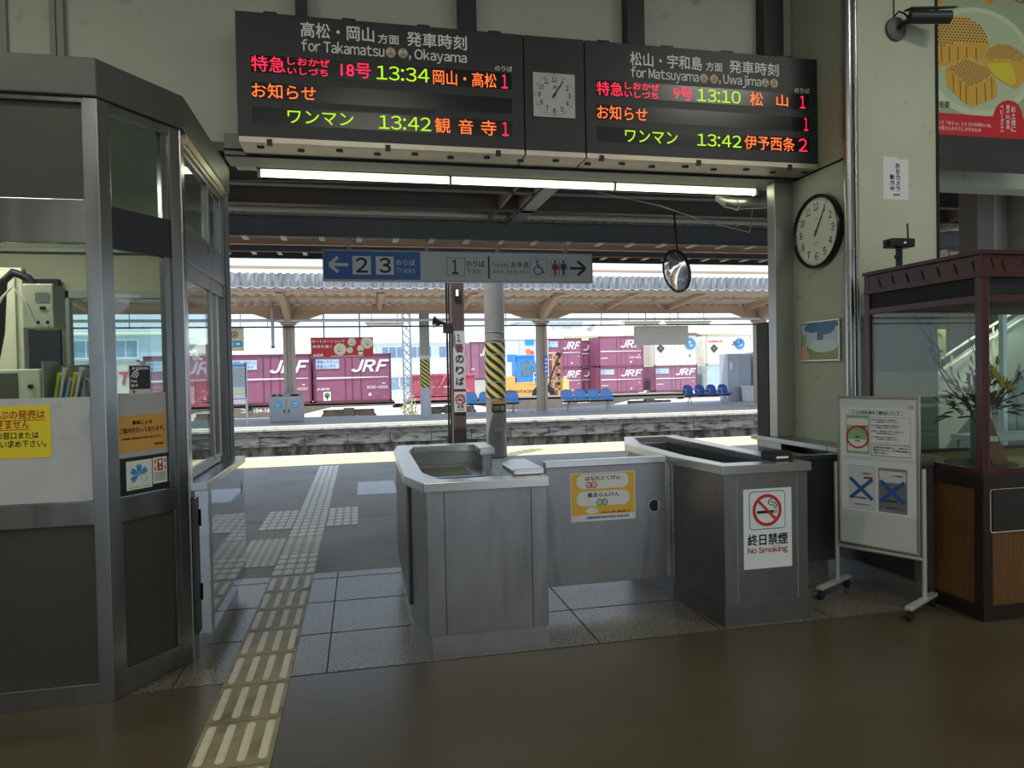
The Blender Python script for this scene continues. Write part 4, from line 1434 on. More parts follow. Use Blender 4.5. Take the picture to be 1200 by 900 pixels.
# advertising light box to the right of the pier
pO = Pl((4.335, 4.54, 3.24), (1, 0, 0), (0, 0, 1))
t = thing('poster_box', 'large sweets advertisement box above the opening right of the pier', 'advertisement', (4.9, 4.7, 3.07))
b = MB()
b.box(4.335, 5.60, 4.545, 4.85, 3.14, 4.75)
obj('housing', b, M('light box grey', (120, 120, 116), 0.5), t)
b = MB()
b.box(4.335, 5.60, 4.52, 4.85, 3.07, 3.14)
b.box(4.335, 5.60, 4.53, 4.56, 3.14, 3.24)
obj('bottom_trim', b, M('light box dark trim', (74, 74, 72), 0.45, 0.4), t, bevel=0.003)


def pu(a, c):
    """artwork units of the poster -> metres from its lower left corner"""
    return ((a - 38) * 0.001757, (810 + 0.04 * (a - 38) - c) * 0.001437)


def ell(m, a, c, ra, rc, d, n=28, rot=0.0):
    u, v = pu(a, c)
    pts = [(u + ra * 0.001757 * math.cos(2 * math.pi * i / n), v + rc * 0.001437 * math.sin(2 * math.pi * i / n)) for i in range(n)]
    pts = [(min(1.263, max(0.002, x)), y) for x, y in pts]
    keep = [q_ for i, q_ in enumerate(pts) if not (q_[0] in (0.002, 1.263) and pts[i - 1][0] == q_[0] and pts[(i + 1) % n][0] == q_[0])]
    m.poly(pO, keep, d)


def pol(m, pts, d):
    m.poly(pO, [(min(1.263, max(0.002, pu(*q_)[0])), pu(*q_)[1]) for q_ in pts], d)


obj('print', MB().rect(pO, 0, 1.265, 0, 1.5, 0.001), M('poster green cloth', (160, 174, 142), 0.45), t)
m = MB()
m.mi(0)
ell(m, 255, 420, 300, 290, 0.002, 48)
m.mi(1)
ell(m, 255, 415, 270, 262, 0.0024, 48)
m.mi(2)
pol(m, [(38, 560), (80, 600), (60, 660), (38, 690)], 0.0026)
obj('plate_picture', m, [M('poster plate rim', (200, 212, 182), 0.4), M('poster plate', (182, 198, 162), 0.4), M('poster pale', (206, 212, 190), 0.4)], t)
# the three cakes
m = MB()
cakes = [([(38, 200), (70, 190), (200, 182), (262, 215), (300, 280), (316, 320), (300, 370), (268, 412), (160, 436), (38, 456)],
          [(38, 200), (70, 190), (200, 182), (262, 215), (300, 280), (312, 318), (240, 322), (200, 318), (120, 335), (38, 365)]),
         ([(86, 460), (150, 415), (218, 395), (290, 440), (340, 480), (354, 560), (348, 605), (225, 660), (190, 650), (92, 560), (84, 510)],
          [(94, 458), (150, 415), (218, 395), (290, 440), (338, 482), (290, 520), (240, 545), (205, 562), (176, 525), (130, 480)]),
         ([(274, 405), (300, 350), (345, 318), (420, 320), (470, 345), (500, 365), (505, 500), (460, 555), (400, 530), (350, 500), (290, 440)],
          [(274, 405), (300, 350), (345, 318), (420, 320), (470, 345), (500, 365), (500, 412), (440, 412), (380, 400), (330, 410)])]
for i, (side, topp) in enumerate(cakes):
    m.mi(0)
    pol(m, side, 0.003 + 0.001 * i)
    m.mi(1)
    pol(m, topp, 0.0034 + 0.001 * i)
m.mi(4)
pol(m, [(300, 430), (340, 420), (420, 415), (440, 440), (455, 520), (430, 540), (380, 515), (340, 490)], 0.0054)
m.mi(3)
for x in (60, 100, 145, 190, 240):
    pol(m, [(x, 345), (x + 6, 345), (x + 8, 430), (x + 3, 430)], 0.0036)
for x, y0, y1 in ((120, 490, 590), (155, 520, 625), (185, 550, 645), (240, 555, 652), (285, 530, 630), (320, 500, 615)):
    pol(m, [(x, y0), (x + 6, y0), (x + 8, y1), (x + 3, y1)], 0.0046)
m.mi(2)


def inside(pt, poly):
    x, y = pt
    r = False
    for (x1, y1), (x2, y2) in zip(poly, poly[1:] + poly[:1]):
        if (y1 > y) != (y2 > y) and x < (x2 - x1) * (y - y1) / (y2 - y1) + x1:
            r = not r
    return r


for i, (side, topp) in enumerate(cakes):
    st = (17, 13, 13)[i]
    for r_ in range(40):
        for c_ in range(40):
            x = 30 + c_ * st + (r_ % 2) * st / 2 + r_ * (2.0 if i == 1 else 0.5)
            y = 180 + r_ * st * 0.86
            if i == 1:
                x, y = 90 + c_ * st * 0.93 - r_ * st * 0.45 + 40, 400 + r_ * st * 0.62 + c_ * st * 0.36 - 10
            if inside((x, y), topp) and inside((x + 5, y + 5), topp) and inside((x - 5, y - 5), topp):
                ell(m, x, y, st * 0.30, st * 0.33, 0.0038 + 0.001 * i, 8)
obj('cake_picture', m, [M('cake side', (212, 166, 66), 0.5), M('cake top', (214, 178, 96), 0.5), M('cake holes', (112, 76, 30), 0.5), M('cake ridge', (150, 100, 34), 0.5), M('cake crumb', (214, 200, 66), 0.5)], t)
m = MB()
pol(m, [(38, -250), (80, -250), (86, 20), (72, 124), (38, 118)], 0.002)
pol(m, [(130, 20), (340, 0), (348, 90), (320, 108), (260, 70), (130, 95)], 0.002)
m.mi(1)
pol(m, [(230, -60), (500, -60), (500, 90), (350, 60)], 0.0018)
obj('box_picture', m, [M('poster orange', (206, 148, 60), 0.5), M('poster brown', (120, 84, 48), 0.5)], t)
m = MB()
pol(m, [(38, 695), (330, 708), (335, 690), (345, 662), (362, 640), (385, 624), (412, 618), (445, 622), (468, 640), (482, 665), (490, 695), (490, 712), (760, 720), (760, 840), (38, 810)], 0.003)
obj('red_band', m, M('poster red', (200, 44, 52), 0.5), t)
m = MB()
for s_, a0, a1, c0, c1 in (("心で「ほろっ」ととろける味わいは、", 20, 322, 765, 738), ("お母さんのやさしさそのもの", 20, 266, 792, 766)):
    u0, _v = pu(a0, c0)
    u1, _v = pu(a1, c1)
    _u, v0 = pu((a0 + a1) / 2, (c0 + c1) / 2)
    m.text(pO, s_, max(0.006, u0), u1, v0 - 0.015, v0 + 0.015, 0.004)
for s_, a, c0, st in (("お土産に", 440, 665, 36), ("瀬戸内銘菓", 410, 655, 27), ("ベビーポエム", 378, 655, 25)):
    for i, ch in enumerate(s_):
        u, v = pu(a, c0 + i * st)
        h = st * 0.00062
        if ch == 'ー':
            m.rect(pO, u - h * 0.12, u + h * 0.12, v - h, v + h, 0.004)
        else:
            m.text(pO, ch, u - h, u + h, v - h, v + h, 0.004)
u0, v0 = pu(150, 30)
u1, v1 = pu(490, 5)
m.text(pO, "cette saveur me rappelle", u0, u1, v1 - 0.005, v1 + 0.035, 0.004)
u0, v0 = pu(225, 55)
u1, v1 = pu(488, 55)
m.text(pO, "l'amour de la mère.", u0, u1, v0 - 0.02, v0 + 0.02, 0.004)
obj('lettering', m, WHITE, t)
u, v = pu(75, 655)
obj('lettering', MB().text(pO, "恵夢", u - 0.055, u + 0.055, v - 0.022, v + 0.03, 0.004, 0.004), INK, t, label='dark lettering')

# ------------------------------------------------------------------ display case on the right
t = thing('display_case', 'dark red wooden display case with glass walls beside the pier', 'display case', (4.2, 3.8, 0))
CX0, CX1, CY0, CY1 = 3.48, 5.0, 3.335, 4.29
for x, y in ((CX0, CY0), (CX1 - 0.06, CY0), (CX0, CY1 - 0.05), (CX1 - 0.06, CY1 - 0.05)):
    obj('corner_post', MB().box(x, x + 0.05, y, y + 0.05, 0.84, 2.13), WOODD, t, bevel=0.003)
pL = Pl((CX0, 0, 0), (0, -1, 0), (0, 0, 1))
pC = front(CY0)
b = MB()
b.box(CX0 - 0.015, CX1, CY0 - 0.015, CY1, 2.115, 2.14)
b.box(CX0 + 0.003, CX1 - 0.003, CY0 + 0.003, CY1 - 0.003, 1.995, 2.115)
b.box(CX0 - 0.006, CX1, CY0 - 0.006, CY1, 1.985, 2.005)
obj('roof_band', b, WOODD, t, bevel=0.003)
b = MB()
for i in range(8):
    y = 4.16 - i * 0.125
    b.poly(pL, [(-y, 2.085), (-y + 0.012, 2.085), (-y + 0.035, 2.025), (-y + 0.023, 2.025)], 0.0005)
for i in range(9):
    x = 3.62 + i * 0.15
    b.poly(pC, [(x, 2.085), (x + 0.012, 2.085), (x + 0.032, 2.025), (x + 0.02, 2.025)], 0.0005)
obj('vent_slot', b, SEAM, t, label='slanted dark slots in the roof band')
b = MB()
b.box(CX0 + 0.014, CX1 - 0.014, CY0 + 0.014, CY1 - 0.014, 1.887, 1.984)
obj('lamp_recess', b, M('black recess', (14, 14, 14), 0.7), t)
for z0, z1 in ((1.845, 1.885), (0.84, 0.88)):
    b = MB()
    b.box(CX0 + 0.05, CX1 - 0.06, CY0 + 0.002, CY0 + 0.03, z0, z1)
    b.box(CX0 + 0.002, CX0 + 0.03, CY0 + 0.05, CY1 - 0.05, z0, z1)
    b.box(CX0 + 0.05, CX1 - 0.06, CY1 - 0.03, CY1 - 0.002, z0, z1)
    obj('glass_rail', b, WOODD, t, bevel=0.002)
for pl_, u0, u1 in ((pL, -CY1 + 0.05, -CY0 - 0.05), (pC, CX0 + 0.05, CX1 - 0.06)):
    obj('glass_pane', MB().slab(pl_, u0, u1, 0.88, 1.845, -0.018, -0.013), GLASS_C, t)
obj('glass_pane', MB().box(CX0 + 0.05, CX1 - 0.06, CY1 - 0.02, CY1 - 0.015, 0.88, 1.845), GLASS_C, t)
b = MB()
b.box(CX0 + 0.006, CX1 - 0.006, CY0 + 0.006, CY1 - 0.006, 0.06, 0.80)
obj('cabinet', b, M('case dark brown', (38, 26, 22), 0.45, var=0.1, scale=5), t)
b = MB()
b.slab(pL, -CY1, -CY0, 0.765, 0.85, -0.05, 0.006)
b.slab(pC, CX0, CX1, 0.765, 0.85, -0.05, 0.006)
b.slab(pL, -CY1, -CY0, 0.0, 0.09, -0.05, 0.0)
b.slab(pC, CX0 - 0.003, CX1, 0.0, 0.09, -0.05, 0.003)
for u in (-CY0 - 0.06, -CY1):
    b.slab(pL, u, u + 0.06, 0.09, 0.765, -0.05, 0.004)
for u in (CX0, CX1 - 0.06):
    b.slab(pC, u, u + 0.06, 0.09, 0.765, -0.05, 0.004)
obj('base_frame', b, M('case dark frame', (44, 28, 24), 0.4, var=0.1, scale=6), t, bevel=0.002)
obj('veneer_panel', MB().slab(pL, -CY1 + 0.06, -CY0 - 0.06, 0.09, 0.765, -0.02, -0.003), WOODB, t)
obj('veneer_panel', MB().slab(pC, CX0 + 0.06, CX1 - 0.06, 0.09, 0.765, -0.02, -0.003), WOODB, t)
obj('shelf_mat', MB().box(CX0 + 0.03, CX1 - 0.05, CY0 + 0.03, CY1 - 0.03, 0.80, 0.856), M('straw mat', (176, 164, 104), 0.7, var=0.06, scale=30), t)
m = MB()
oc = [(3.535, 0.515), (3.96, 0.515), (3.97, 0.525), (3.97, 0.755), (3.96, 0.765), (3.535, 0.765), (3.524, 0.755), (3.524, 0.525)]
m.mi(0).poly(pC, oc, 0.004)
m.mi(1).stroke(pC, [(u, v) for u, v in oc] + [oc[0]], 0.006, 0.005)
obj('plaque', m, [M('plaque dark', (44, 40, 36), 0.4), M('plaque edge', (200, 200, 190), 0.5)], t)
m = MB()
for x in (3.70, 3.95, 4.2):
    m.cyl((x, 3.40, 1.87), (x, 3.40, 1.89), 0.012, 10)
obj('spot_light', m, M('spot lamp', (240, 240, 225), 0.4, emit=1.5), t)

single('round_mat', MB().lathe([(0.0, 0.008), (0.195, 0.008), (0.2, 0.004), (0.2, 0.0)], (3.82, 3.68, 0.857), n=40), M('dark round mat', (58, 60, 54), 0.6), 'dark round mat on the floor of the display case', 'mat')
t = thing('plank_sign', 'leaning wooden plank on a small stand inside the display case', 'wooden plank', (3.76, 3.60, 0.866))
m = MB()
m.prism([(3.70, 3.62, 1.19), (3.80, 3.60, 1.19), (3.90, 3.55, 0.868), (3.80, 3.57, 0.868)], (0.005, 0.022, 0))
obj('plank', m, M('reddish plank', (128, 84, 52), 0.5, var=0.2, scale=6, stretch=(1, 1, 5)), t, bevel=0.002)
m = MB().prism([(3.72, 3.585, 1.04), (3.82, 3.565, 1.04), (3.825, 3.565, 1.01), (3.725, 3.585, 1.01)], (0.002, -0.008, 0))
obj('paper_band', m, PAPER, t)
m = MB().tube([(3.72, 3.60, 0.87), (3.76, 3.62, 0.95), (3.80, 3.70, 0.87)], 0.008, 6)
obj('stand_foot', m, M('bamboo', (160, 140, 80), 0.5), t)
t = thing('flower_vase', 'pale blue vase of dark branches, leaves and yellow lilies in the display case', 'vase', (3.95, 3.80, 0.866))
b = MB().lathe([(0.055, 0.0), (0.06, 0.02), (0.058, 0.30), (0.062, 0.325), (0.05, 0.325), (0.048, 0.28)], (3.95, 3.80, 0.866), n=28)
obj('vase_body', b, M('vase blue green', (120, 150, 156), 0.3, var=0.05, scale=20), t, smooth=True)
b = MB()
rng = random.Random(3)


def twig(p0, p1, r0, r1, depth, bend=0.05):
    p0, p1 = Vector(p0), Vector(p1)
    pts = []
    for i in range(7):
        w = i / 6
        q_ = p0.lerp(p1, w) + Vector((rng.uniform(-1, 1), rng.uniform(-1, 1), rng.uniform(-1, 1))) * bend * math.sin(w * math.pi) * 0.35
        pts.append(q_)
    b.tube(pts, r0, 5, r1)
    if depth > 0:
        l = (p1 - p0).length
        for k in range(5):
            w = rng.uniform(0.35, 0.98)
            q_ = p0.lerp(p1, w)
            dd = (p1 - p0).normalized() + Vector((rng.uniform(-1, 1), rng.uniform(-0.5, 0.5), rng.uniform(-0.5, 1))) * 0.9
            twig(q_, q_ + dd.normalized() * l * rng.uniform(0.12, 0.28), r1 * 1.0, r1 * 0.5, depth - 1, bend * 0.5)


for tip, dp in (((3.70, 4.08, 1.83), 2), ((3.74, 4.0, 1.60), 2), ((3.68, 3.9, 1.28), 1), ((3.93, 3.85, 1.62), 2), ((4.02, 3.8, 1.50), 1), ((4.26, 3.75, 1.46), 2), ((3.83, 3.75, 1.46), 2), ((4.2, 3.9, 1.3), 1)):
    twig((3.95, 3.80, 1.10), tip, 0.007, 0.0028, dp, 0.12)
obj('branch', b, M('dark twig', (52, 44, 36), 0.7), t)
b = MB()
for i in range(150):
    a = rng.uniform(0, 2 * math.pi)
    el = rng.uniform(-0.35, 1.1)
    c = Vector((3.95, 3.80, 1.20)) + Vector((math.cos(a) * math.cos(el), math.sin(a) * math.cos(el), math.sin(el))) * rng.uniform(0.05, 0.22)
    dr = (c - Vector((3.95, 3.8, 1.15))).normalized() + Vector((rng.uniform(-.4, .4), rng.uniform(-.4, .4), rng.uniform(-.6, .2)))
    dr.normalize()
    sd = dr.cross(Vector((rng.uniform(-1, 1), rng.uniform(-1, 1), 1))).normalized()
    l, wd = rng.uniform(0.06, 0.12), rng.uniform(0.008, 0.014)
    up = sd.cross(dr) * 0.012
    b.add([c, c + dr * l * 0.5 + sd * wd + up, c + dr * l, c + dr * l * 0.5 - sd * wd + up], [(0, 1, 2, 3)])
obj('foliage', b, M('dark leaf', (44, 58, 44), 0.5, var=0.2, scale=12), t)
LILY = M('lily yellow', (214, 190, 60), 0.5, var=0.1, scale=20)
for c in ((4.02, 3.74, 1.36), (4.10, 3.76, 1.33), (3.96, 3.74, 1.42)):
    b = MB()
    c = Vector(c)
    ax = Vector((0.3, -0.9, 0.3)).normalized()
    e1 = ax.orthogonal().normalized()
    e2 = ax.cross(e1)
    for k in range(6):
        a = k * math.pi / 3
        o_ = e1 * math.cos(a) + e2 * math.sin(a)
        sd = ax.cross(o_)
        b.add([c, c + ax * 0.03 + o_ * 0.025 + sd * 0.016, c + ax * 0.035 + o_ * 0.065, c + ax * 0.03 + o_ * 0.025 - sd * 0.016], [(0, 1, 2, 3)])
    obj('lily', b, LILY, t)
b = MB()
for c in ((3.93, 3.78, 1.46), (3.90, 3.76, 1.36), (4.06, 3.78, 1.47)):
    b.lathe([(0.0, 0.0), (0.012, 0.02), (0.013, 0.04), (0.0, 0.075)], c, (0.05, 0, 1), 8)
obj('lily_bud', b, M('lily bud green', (150, 165, 80), 0.5), t)

# small network camera on the case roof
t = thing('network_camera', 'small black camera with an aerial on the display case roof', 'camera', (3.68, 4.22, 2.141))
b = MB()
b.box(3.655, 3.685, 4.16, 4.19, 2.141, 2.30)
b.prism([(3.635, 4.16, 2.25), (3.66, 4.16, 2.23), (3.66, 4.16, 2.21), (3.635, 4.16, 2.23)], (0, 0.02, 0))
obj('stand', b, BLACK, t)
obj('body', MB().box(3.575, 3.755, 4.12, 4.22, 2.30, 2.36), BLACK, t, bevel=0.008)
obj('lens', MB().cyl((3.575, 4.16, 2.33), (3.57, 4.158, 2.33), 0.018, 16), M('lens black', (10, 10, 12)), t)
obj('aerial', MB().cyl((3.74, 4.17, 2.36), (3.735, 4.17, 2.47), 0.006, 8), BLACK, t)
b = MB().rect(front(4.12), 3.66, 3.68, 2.322, 2.334, 0.002)
obj('label', b, WHITE, t)

# ------------------------------------------------------------------ white notice stand on casters
A0, A1 = Vector((3.045, 4.02, 0)), Vector((3.30, 3.54, 0))
pW = Pl(A0, A1 - A0, (0, 0, 1))
BW = (A1 - A0).length
t = thing('notice_stand', 'white notice board on a wheeled stand in front of the display case', 'notice board stand', ((A0.x + A1.x) / 2, (A0.y + A1.y) / 2, 0))
b = MB()
b.sframe(pW, 0.004, 0.498, 0.33, 1.297, 0.018, -0.022, 0.004)
obj('frame', b, ALU, t, bevel=0.003)
obj('board_panel', MB().slab(pW, 0.02, 0.482, 0.346, 1.281, -0.018, 0.0), M('white board', (206, 212, 206), 0.35, var=0.03, scale=3), t)
for u in (-0.012, 0.514):
    b = MB()
    b.cyl(pW.at(u, 0.06, -0.012), pW.at(u, 0.86, -0.012), 0.014, 14)
    obj('leg', b, M('white tube', (190, 190, 184), 0.4, 0.3), t, smooth=True)
b = MB()
b.cyl(pW.at(-0.012, 0.315, -0.012), pW.at(0.514, 0.315, -0.012), 0.014, 12)
b.cyl(pW.at(-0.012, 0.80, -0.012), pW.at(0.514, 0.80, -0.022), 0.010, 12)
obj('crossbar', b, M('white tube', (190, 190, 184)), t, smooth=True)
for u in (-0.012, 0.514):
    b = MB().slab(Pl(pW.at(u, 0, 0), pW.U, (0, 0, 1)), -0.022, 0.022, 0.062, 0.085, -0.17, 0.24)
    f = obj('foot', b, M('white tube', (190, 190, 184)), t, bevel=0.006)
    for d in (-0.145, 0.215):
        m = MB()
        c = pW.at(u, 0.028, d)
        m.cyl(c - pW.U * 0.012, c + pW.U * 0.012, 0.028, 18)
        m.cyl(pW.at(u, 0.035, d - 0.01), pW.at(u, 0.064, d), 0.011, 8)
        obj('caster', m, RUBBER, f, smooth=True)
single('magnet', MB().puck(pW, 0.452, 1.235, 0.012, 0.0005, 0.010, 16), M('cream magnet', (196, 176, 140), 0.5), 'small cream magnet at the upper right of the wheeled notice board', 'magnet')
t = thing('notice', 'white printed sheet with a red circle on the wheeled notice board', 'notice', tuple(pW.at(0.25, 0.91, 0)))
obj('sheet', MB().slab(pW, 0.026, 0.474, 0.911, 1.223, 0.0008, 0.002), PAPER, t)
m = MB().rect(pW, 0.062, 0.206, 0.927, 1.175, 0.003)
obj('green_panel', m, M('pale green print', (140, 178, 130), 0.6), t)
m = MB().mi(0)
m.rect(pW, 0.068, 0.200, 1.11, 1.155, 0.0035)
m.rect(pW, 0.075, 0.195, 0.945, 1.02, 0.0035)
m.mi(1).rect(pW, 0.128, 0.188, 1.095, 1.108, 0.004)
m.ring(pW, 0.135, 1.034, 0.061, 0.073, 0.005, 40)
obj('circle_mark', m, [PAPER, M('marker red', (190, 52, 44), 0.6)], t, label='red ring and tag')
m = MB()
m.frame(pW, 0.085, 0.405, 1.180, 1.208, 0.0012, 0.003)
m.text(pW, "スマホ改札時のご案内について", 0.10, 0.388, 1.184, 1.203, 0.003, 0.018)
m.frame(pW, 0.214, 0.449, 1.002, 1.166, 0.0014, 0.003)
m.frame(pW, 0.214, 0.449, 0.922, 0.994, 0.003, 0.003)
for i, (s1, s2) in enumerate((("改札を通る前に画面で", "「使用開始」を押して下さい"), ("有効期限内の乗車券は駅係員に", "画面をお見せ下さい"), ("乗車後に「使用開始」を押しても無効です", "使用開始後は払戻しません"), ("ご不明な点は係員まで", "お気軽にお尋ね下さい"))):
    m.text(pW, s1, 0.220, 0.370 + 0.02 * (i % 3), 1.146 - i * 0.036, 1.154 - i * 0.036, 0.003, 0.01)
    m.text(pW, s2, 0.250, 0.380, 1.133 - i * 0.036, 1.141 - i * 0.036, 0.003, 0.01)
for i, s_ in enumerate(("使用開始前の画面では、入場および", "乗車はできません。必ず係員に画面を", "ご提示ください。")):
    m.text(pW, s_, 0.228, (0.438, 0.440, 0.32)[i], 0.971 - i * 0.017, 0.982 - i * 0.017, 0.003, 0.014)
m.text(pW, "発行", 0.123, 0.147, 1.030, 1.040, 0.0045, 0.02)
m.text(pW, "新居浜", 0.118, 0.152, 1.006, 1.016, 0.0045, 0.02)
obj('lettering', m, INK, t)
t = thing('notice', 'white printed sheet with two blue crosses on the wheeled notice board', 'notice', tuple(pW.at(0.25, 0.557, 0)))
obj('sheet', MB().slab(pW, 0.030, 0.480, 0.558, 0.886, 0.0008, 0.002), PAPER, t)
m = MB()
m.mi(0).rect(pW, 0.078, 0.238, 0.577, 0.852, 0.003)
m.mi(1).rect(pW, 0.259, 0.428, 0.573, 0.850, 0.003)
m.mi(0).rect(pW, 0.266, 0.421, 0.762, 0.832, 0.0035)
m.mi(2).rect(pW, 0.170, 0.225, 0.770, 0.784, 0.0038)
m.mi(3).frame(pW, 0.078, 0.238, 0.577, 0.852, 0.001, 0.0036)
m.mi(4).rect(pW, 0.266, 0.421, 0.59, 0.755, 0.0034)
obj('screen_print', m, [M('print white', (206, 208, 206), 0.6), M('print grey', (132, 134, 138), 0.6), M('print magenta', (176, 60, 92), 0.6), INK, M('print mid grey', (112, 114, 118), 0.6)], t)
m = MB()
for u0 in (0.085, 0.273):
    m.text(pW, "ご利用開始前", u0 + 0.07, u0 + 0.13, 0.800, 0.808, 0.004, 0.02)
    m.text(pW, "乗車券情報", u0 + 0.02, u0 + 0.10, 0.64, 0.652, 0.004, 0.02)
    m.text(pW, "使用開始する", u0 + 0.03, u0 + 0.12, 0.60, 0.608, 0.004, 0.02)
obj('lettering', m, INK, t)
m = MB()
for u0, u1, v0, v1 in ((0.085, 0.224, 0.640, 0.770), (0.272, 0.413, 0.640, 0.770)):
    m.stroke(pW, [(u0, v0), (u1, v1)], 0.022, 0.005)
    m.stroke(pW, [(u0, v1), (u1, v0)], 0.022, 0.0055)
obj('cross_mark', m, M('marker blue', (44, 88, 158), 0.6), t, label='two thick blue crosses')

# ------------------------------------------------------------------ beyond the opening on the right: partition, stairs
PARW = M('pale grey partition', (186, 188, 180), 0.6, var=0.04, scale=2)
b = MB()
b.box(7.02, 10.5, 6.62, 6.70, 2.27, 3.66)
struct('wall_partition', b, PARW)
struct('column', MB().box(6.78, 7.0, 6.55, 6.8, 2.25, 3.66), M('brown grey column', (120, 112, 106), 0.6))
t = thing('sliding_door', 'aluminium framed glass sliding door seen through the display case', 'door', (8.2, 6.62, 0))
b = MB()
for x0, x1 in ((6.90, 6.97), (7.17, 7.23), (8.4, 8.46), (9.7, 9.76)):
    b.box(x0, x1, 6.60, 6.66, 0, 2.25)
b.box(6.90, 9.76, 6.60, 6.66, 2.19, 2.26)
b.box(7.17, 9.76, 6.60, 6.66, 0.0, 0.1)
obj('frame', b, M('pale aluminium', (198, 198, 194), 0.4, 0.5), t, bevel=0.003)
obj('glass_pane', MB().box(7.24, 9.7, 6.625, 6.63, 0.1, 2.19), GLASS_D, t)
obj('lower_panel', MB().box(7.24, 9.7, 6.615, 6.64, 0.1, 0.62), M('dark kick board', (70, 72, 74), 0.5), t)
t = thing('equipment_cabinet', 'pale metal cabinet with a rounded door high on the partition wall', 'cabinet', (7.8, 6.5, 2.6))
obj('body', MB().box(7.26, 8.3, 6.40, 6.618, 2.62, 3.42), M('pale cabinet', (170, 168, 160), 0.5, var=0.04, scale=4), t, bevel=0.01)
b = MB().rrect(front(6.40), 7.40, 8.2, 2.66, 3.28, 0.06, 0.003)
obj('door', b, M('cabinet door', (158, 156, 150), 0.5), t)
t = thing('bench', 'white bench in front of the sliding door', 'bench', (7.2, 6.2, 0))
obj('seat', MB().box(6.3, 8.4, 6.05, 6.45, 0.66, 0.72), M('bench white', (205, 205, 198), 0.5), t, bevel=0.006)
for x in (6.5, 7.02, 8.2):
    obj('leg', MB().box(x, x + 0.05, 6.1, 6.4, 0.0, 0.66), M('bench white', (205, 205, 198)), t)
STAIRW = M('footbridge cream panel', (200, 186, 146), 0.7, var=0.04, scale=2)
t = thing('footbridge_stair', 'cream footbridge stair rising to the right beyond the display case', 'stair', (10.5, 9.5, 0))
b = MB()
b.prism([(8.5, 9.45, 0), (8.5, 9.45, 1.05), (9.9, 9.45, 1.86), (13.2, 9.45, 3.66), (14.4, 9.45, 3.66), (9.6, 9.45, 0.6), (9.0, 9.45, 0)], (0, 0.06, 0))
obj('side_panel', b, M('footbridge pale panel', (208, 202, 180), 0.6, var=0.03, scale=3), t)
b = MB()
for i in range(14):
    b.box(8.6 + i * 0.29, 8.9 + i * 0.29 + 0.02, 9.55, 11.2, 0.0, 0.17 * (i + 1))
obj('steps', b, M('stair concrete', (150, 148, 140), 0.8), t)
b = MB()
for z in (0.12, 0.32):
    b.tube([(7.6, 9.38, 0.80 + z), (8.4, 9.38, 0.92 + z), (9.9, 9.38, 1.72 + z), (12.8, 9.38, 3.2 + z)], 0.022, 8)
for x, z in ((8.4, 1.0), (9.2, 1.4), (10.0, 1.85), (10.9, 2.35)):
    b.cyl((x, 9.38, z - 0.35), (x, 9.38, z + 0.22), 0.016, 8)
obj('handrail', b, M('handrail cream', (214, 210, 196), 0.4), t, smooth=True)
b = MB()
b.box(9.05, 14.5, 11.3, 11.4, 0, 3.66)
b.mi(1)
for i in range(9):
    b.box(9.5 + i * 0.5, 9.515 + i * 0.5, 11.29, 11.3, 0, 3.66)
obj('back_panel', b, [STAIRW, M('panel seam', (150, 148, 136), 0.7)], t)
b = MB()
b.box(8.42, 8.62, 9.1, 9.3, 0, 3.66)
single('steel_post', b, M('post cream', (196, 194, 182), 0.6), 'cream square post at the foot of the footbridge stair', 'post')
t = thing('parapet_panel', 'low curved cream parapet left of the footbridge stair', 'parapet', (7.7, 9.9, 0))
b = MB()
pts = [(7.0 + i * 0.1, 9.9, 1.42 + 0.30 * (1 - math.cos(math.pi * i / 14)) / 2) for i in range(15)]
b.prism([(7.0, 9.9, 0)] + pts + [(8.4, 9.9, 0)], (0, 0.08, 0))
obj('panel', b, STAIRW, t)
b = MB().tube([(q_[0], 9.88, q_[2] - 0.25) for q_ in pts], 0.015, 6)
b.tube([(q_[0], 9.88, q_[2] - 0.6) for q_ in pts], 0.015, 6)
obj('rail', b, M('handrail cream', (214, 210, 196)), t)
t = thing('fluorescent_light', 'lit tube lamp under the awning near the footbridge stair', 'fluorescent light', (9.2, 9.1, 2.5))
obj('housing', MB().box(8.7, 10.6, 9.05, 9.17, 2.44, 2.48).box(8.9, 8.92, 9.1, 9.12, 2.48, 3.66).box(10.3, 10.32, 9.1, 9.12, 2.48, 3.66), M('grey lamp housing', (150, 154, 150)), t)
obj('tube', MB().cyl((8.75, 9.11, 2.42), (9.62, 9.11, 2.42), 0.018, 10).cyl((9.68, 9.11, 2.42), (10.55, 9.11, 2.42), 0.018, 10), M('lit tube', (238, 250, 205)), t)
ld = bpy.data.lights.new('lamp', 'AREA')
ld.shape = 'RECTANGLE'
ld.size, ld.size_y = 1.8, 0.06
ld.energy = 20.0
ld.color = (1.0, 0.98, 0.86)
lo = bpy.data.objects.new('lamp', ld)
COL.objects.link(lo)
lo.parent = t
lo.location = (0.45, 0, -0.11)
t = thing('hanging_sign', 'small yellow and white sign on the cream post by the stair', 'sign', (8.7, 9.2, 1.7))
obj('plate', MB().box(8.615, 8.9, 9.18, 9.21, 1.58, 2.02), M('pale yellow plate', (206, 200, 120), 0.5), t)
obj('mark', MB().ring(front(9.18), 8.765, 1.88, 0.05, 0.07, 0.002, 20, 0, 4.5).rect(front(9.18), 8.68, 8.85, 1.66, 1.70, 0.002), INK, t)

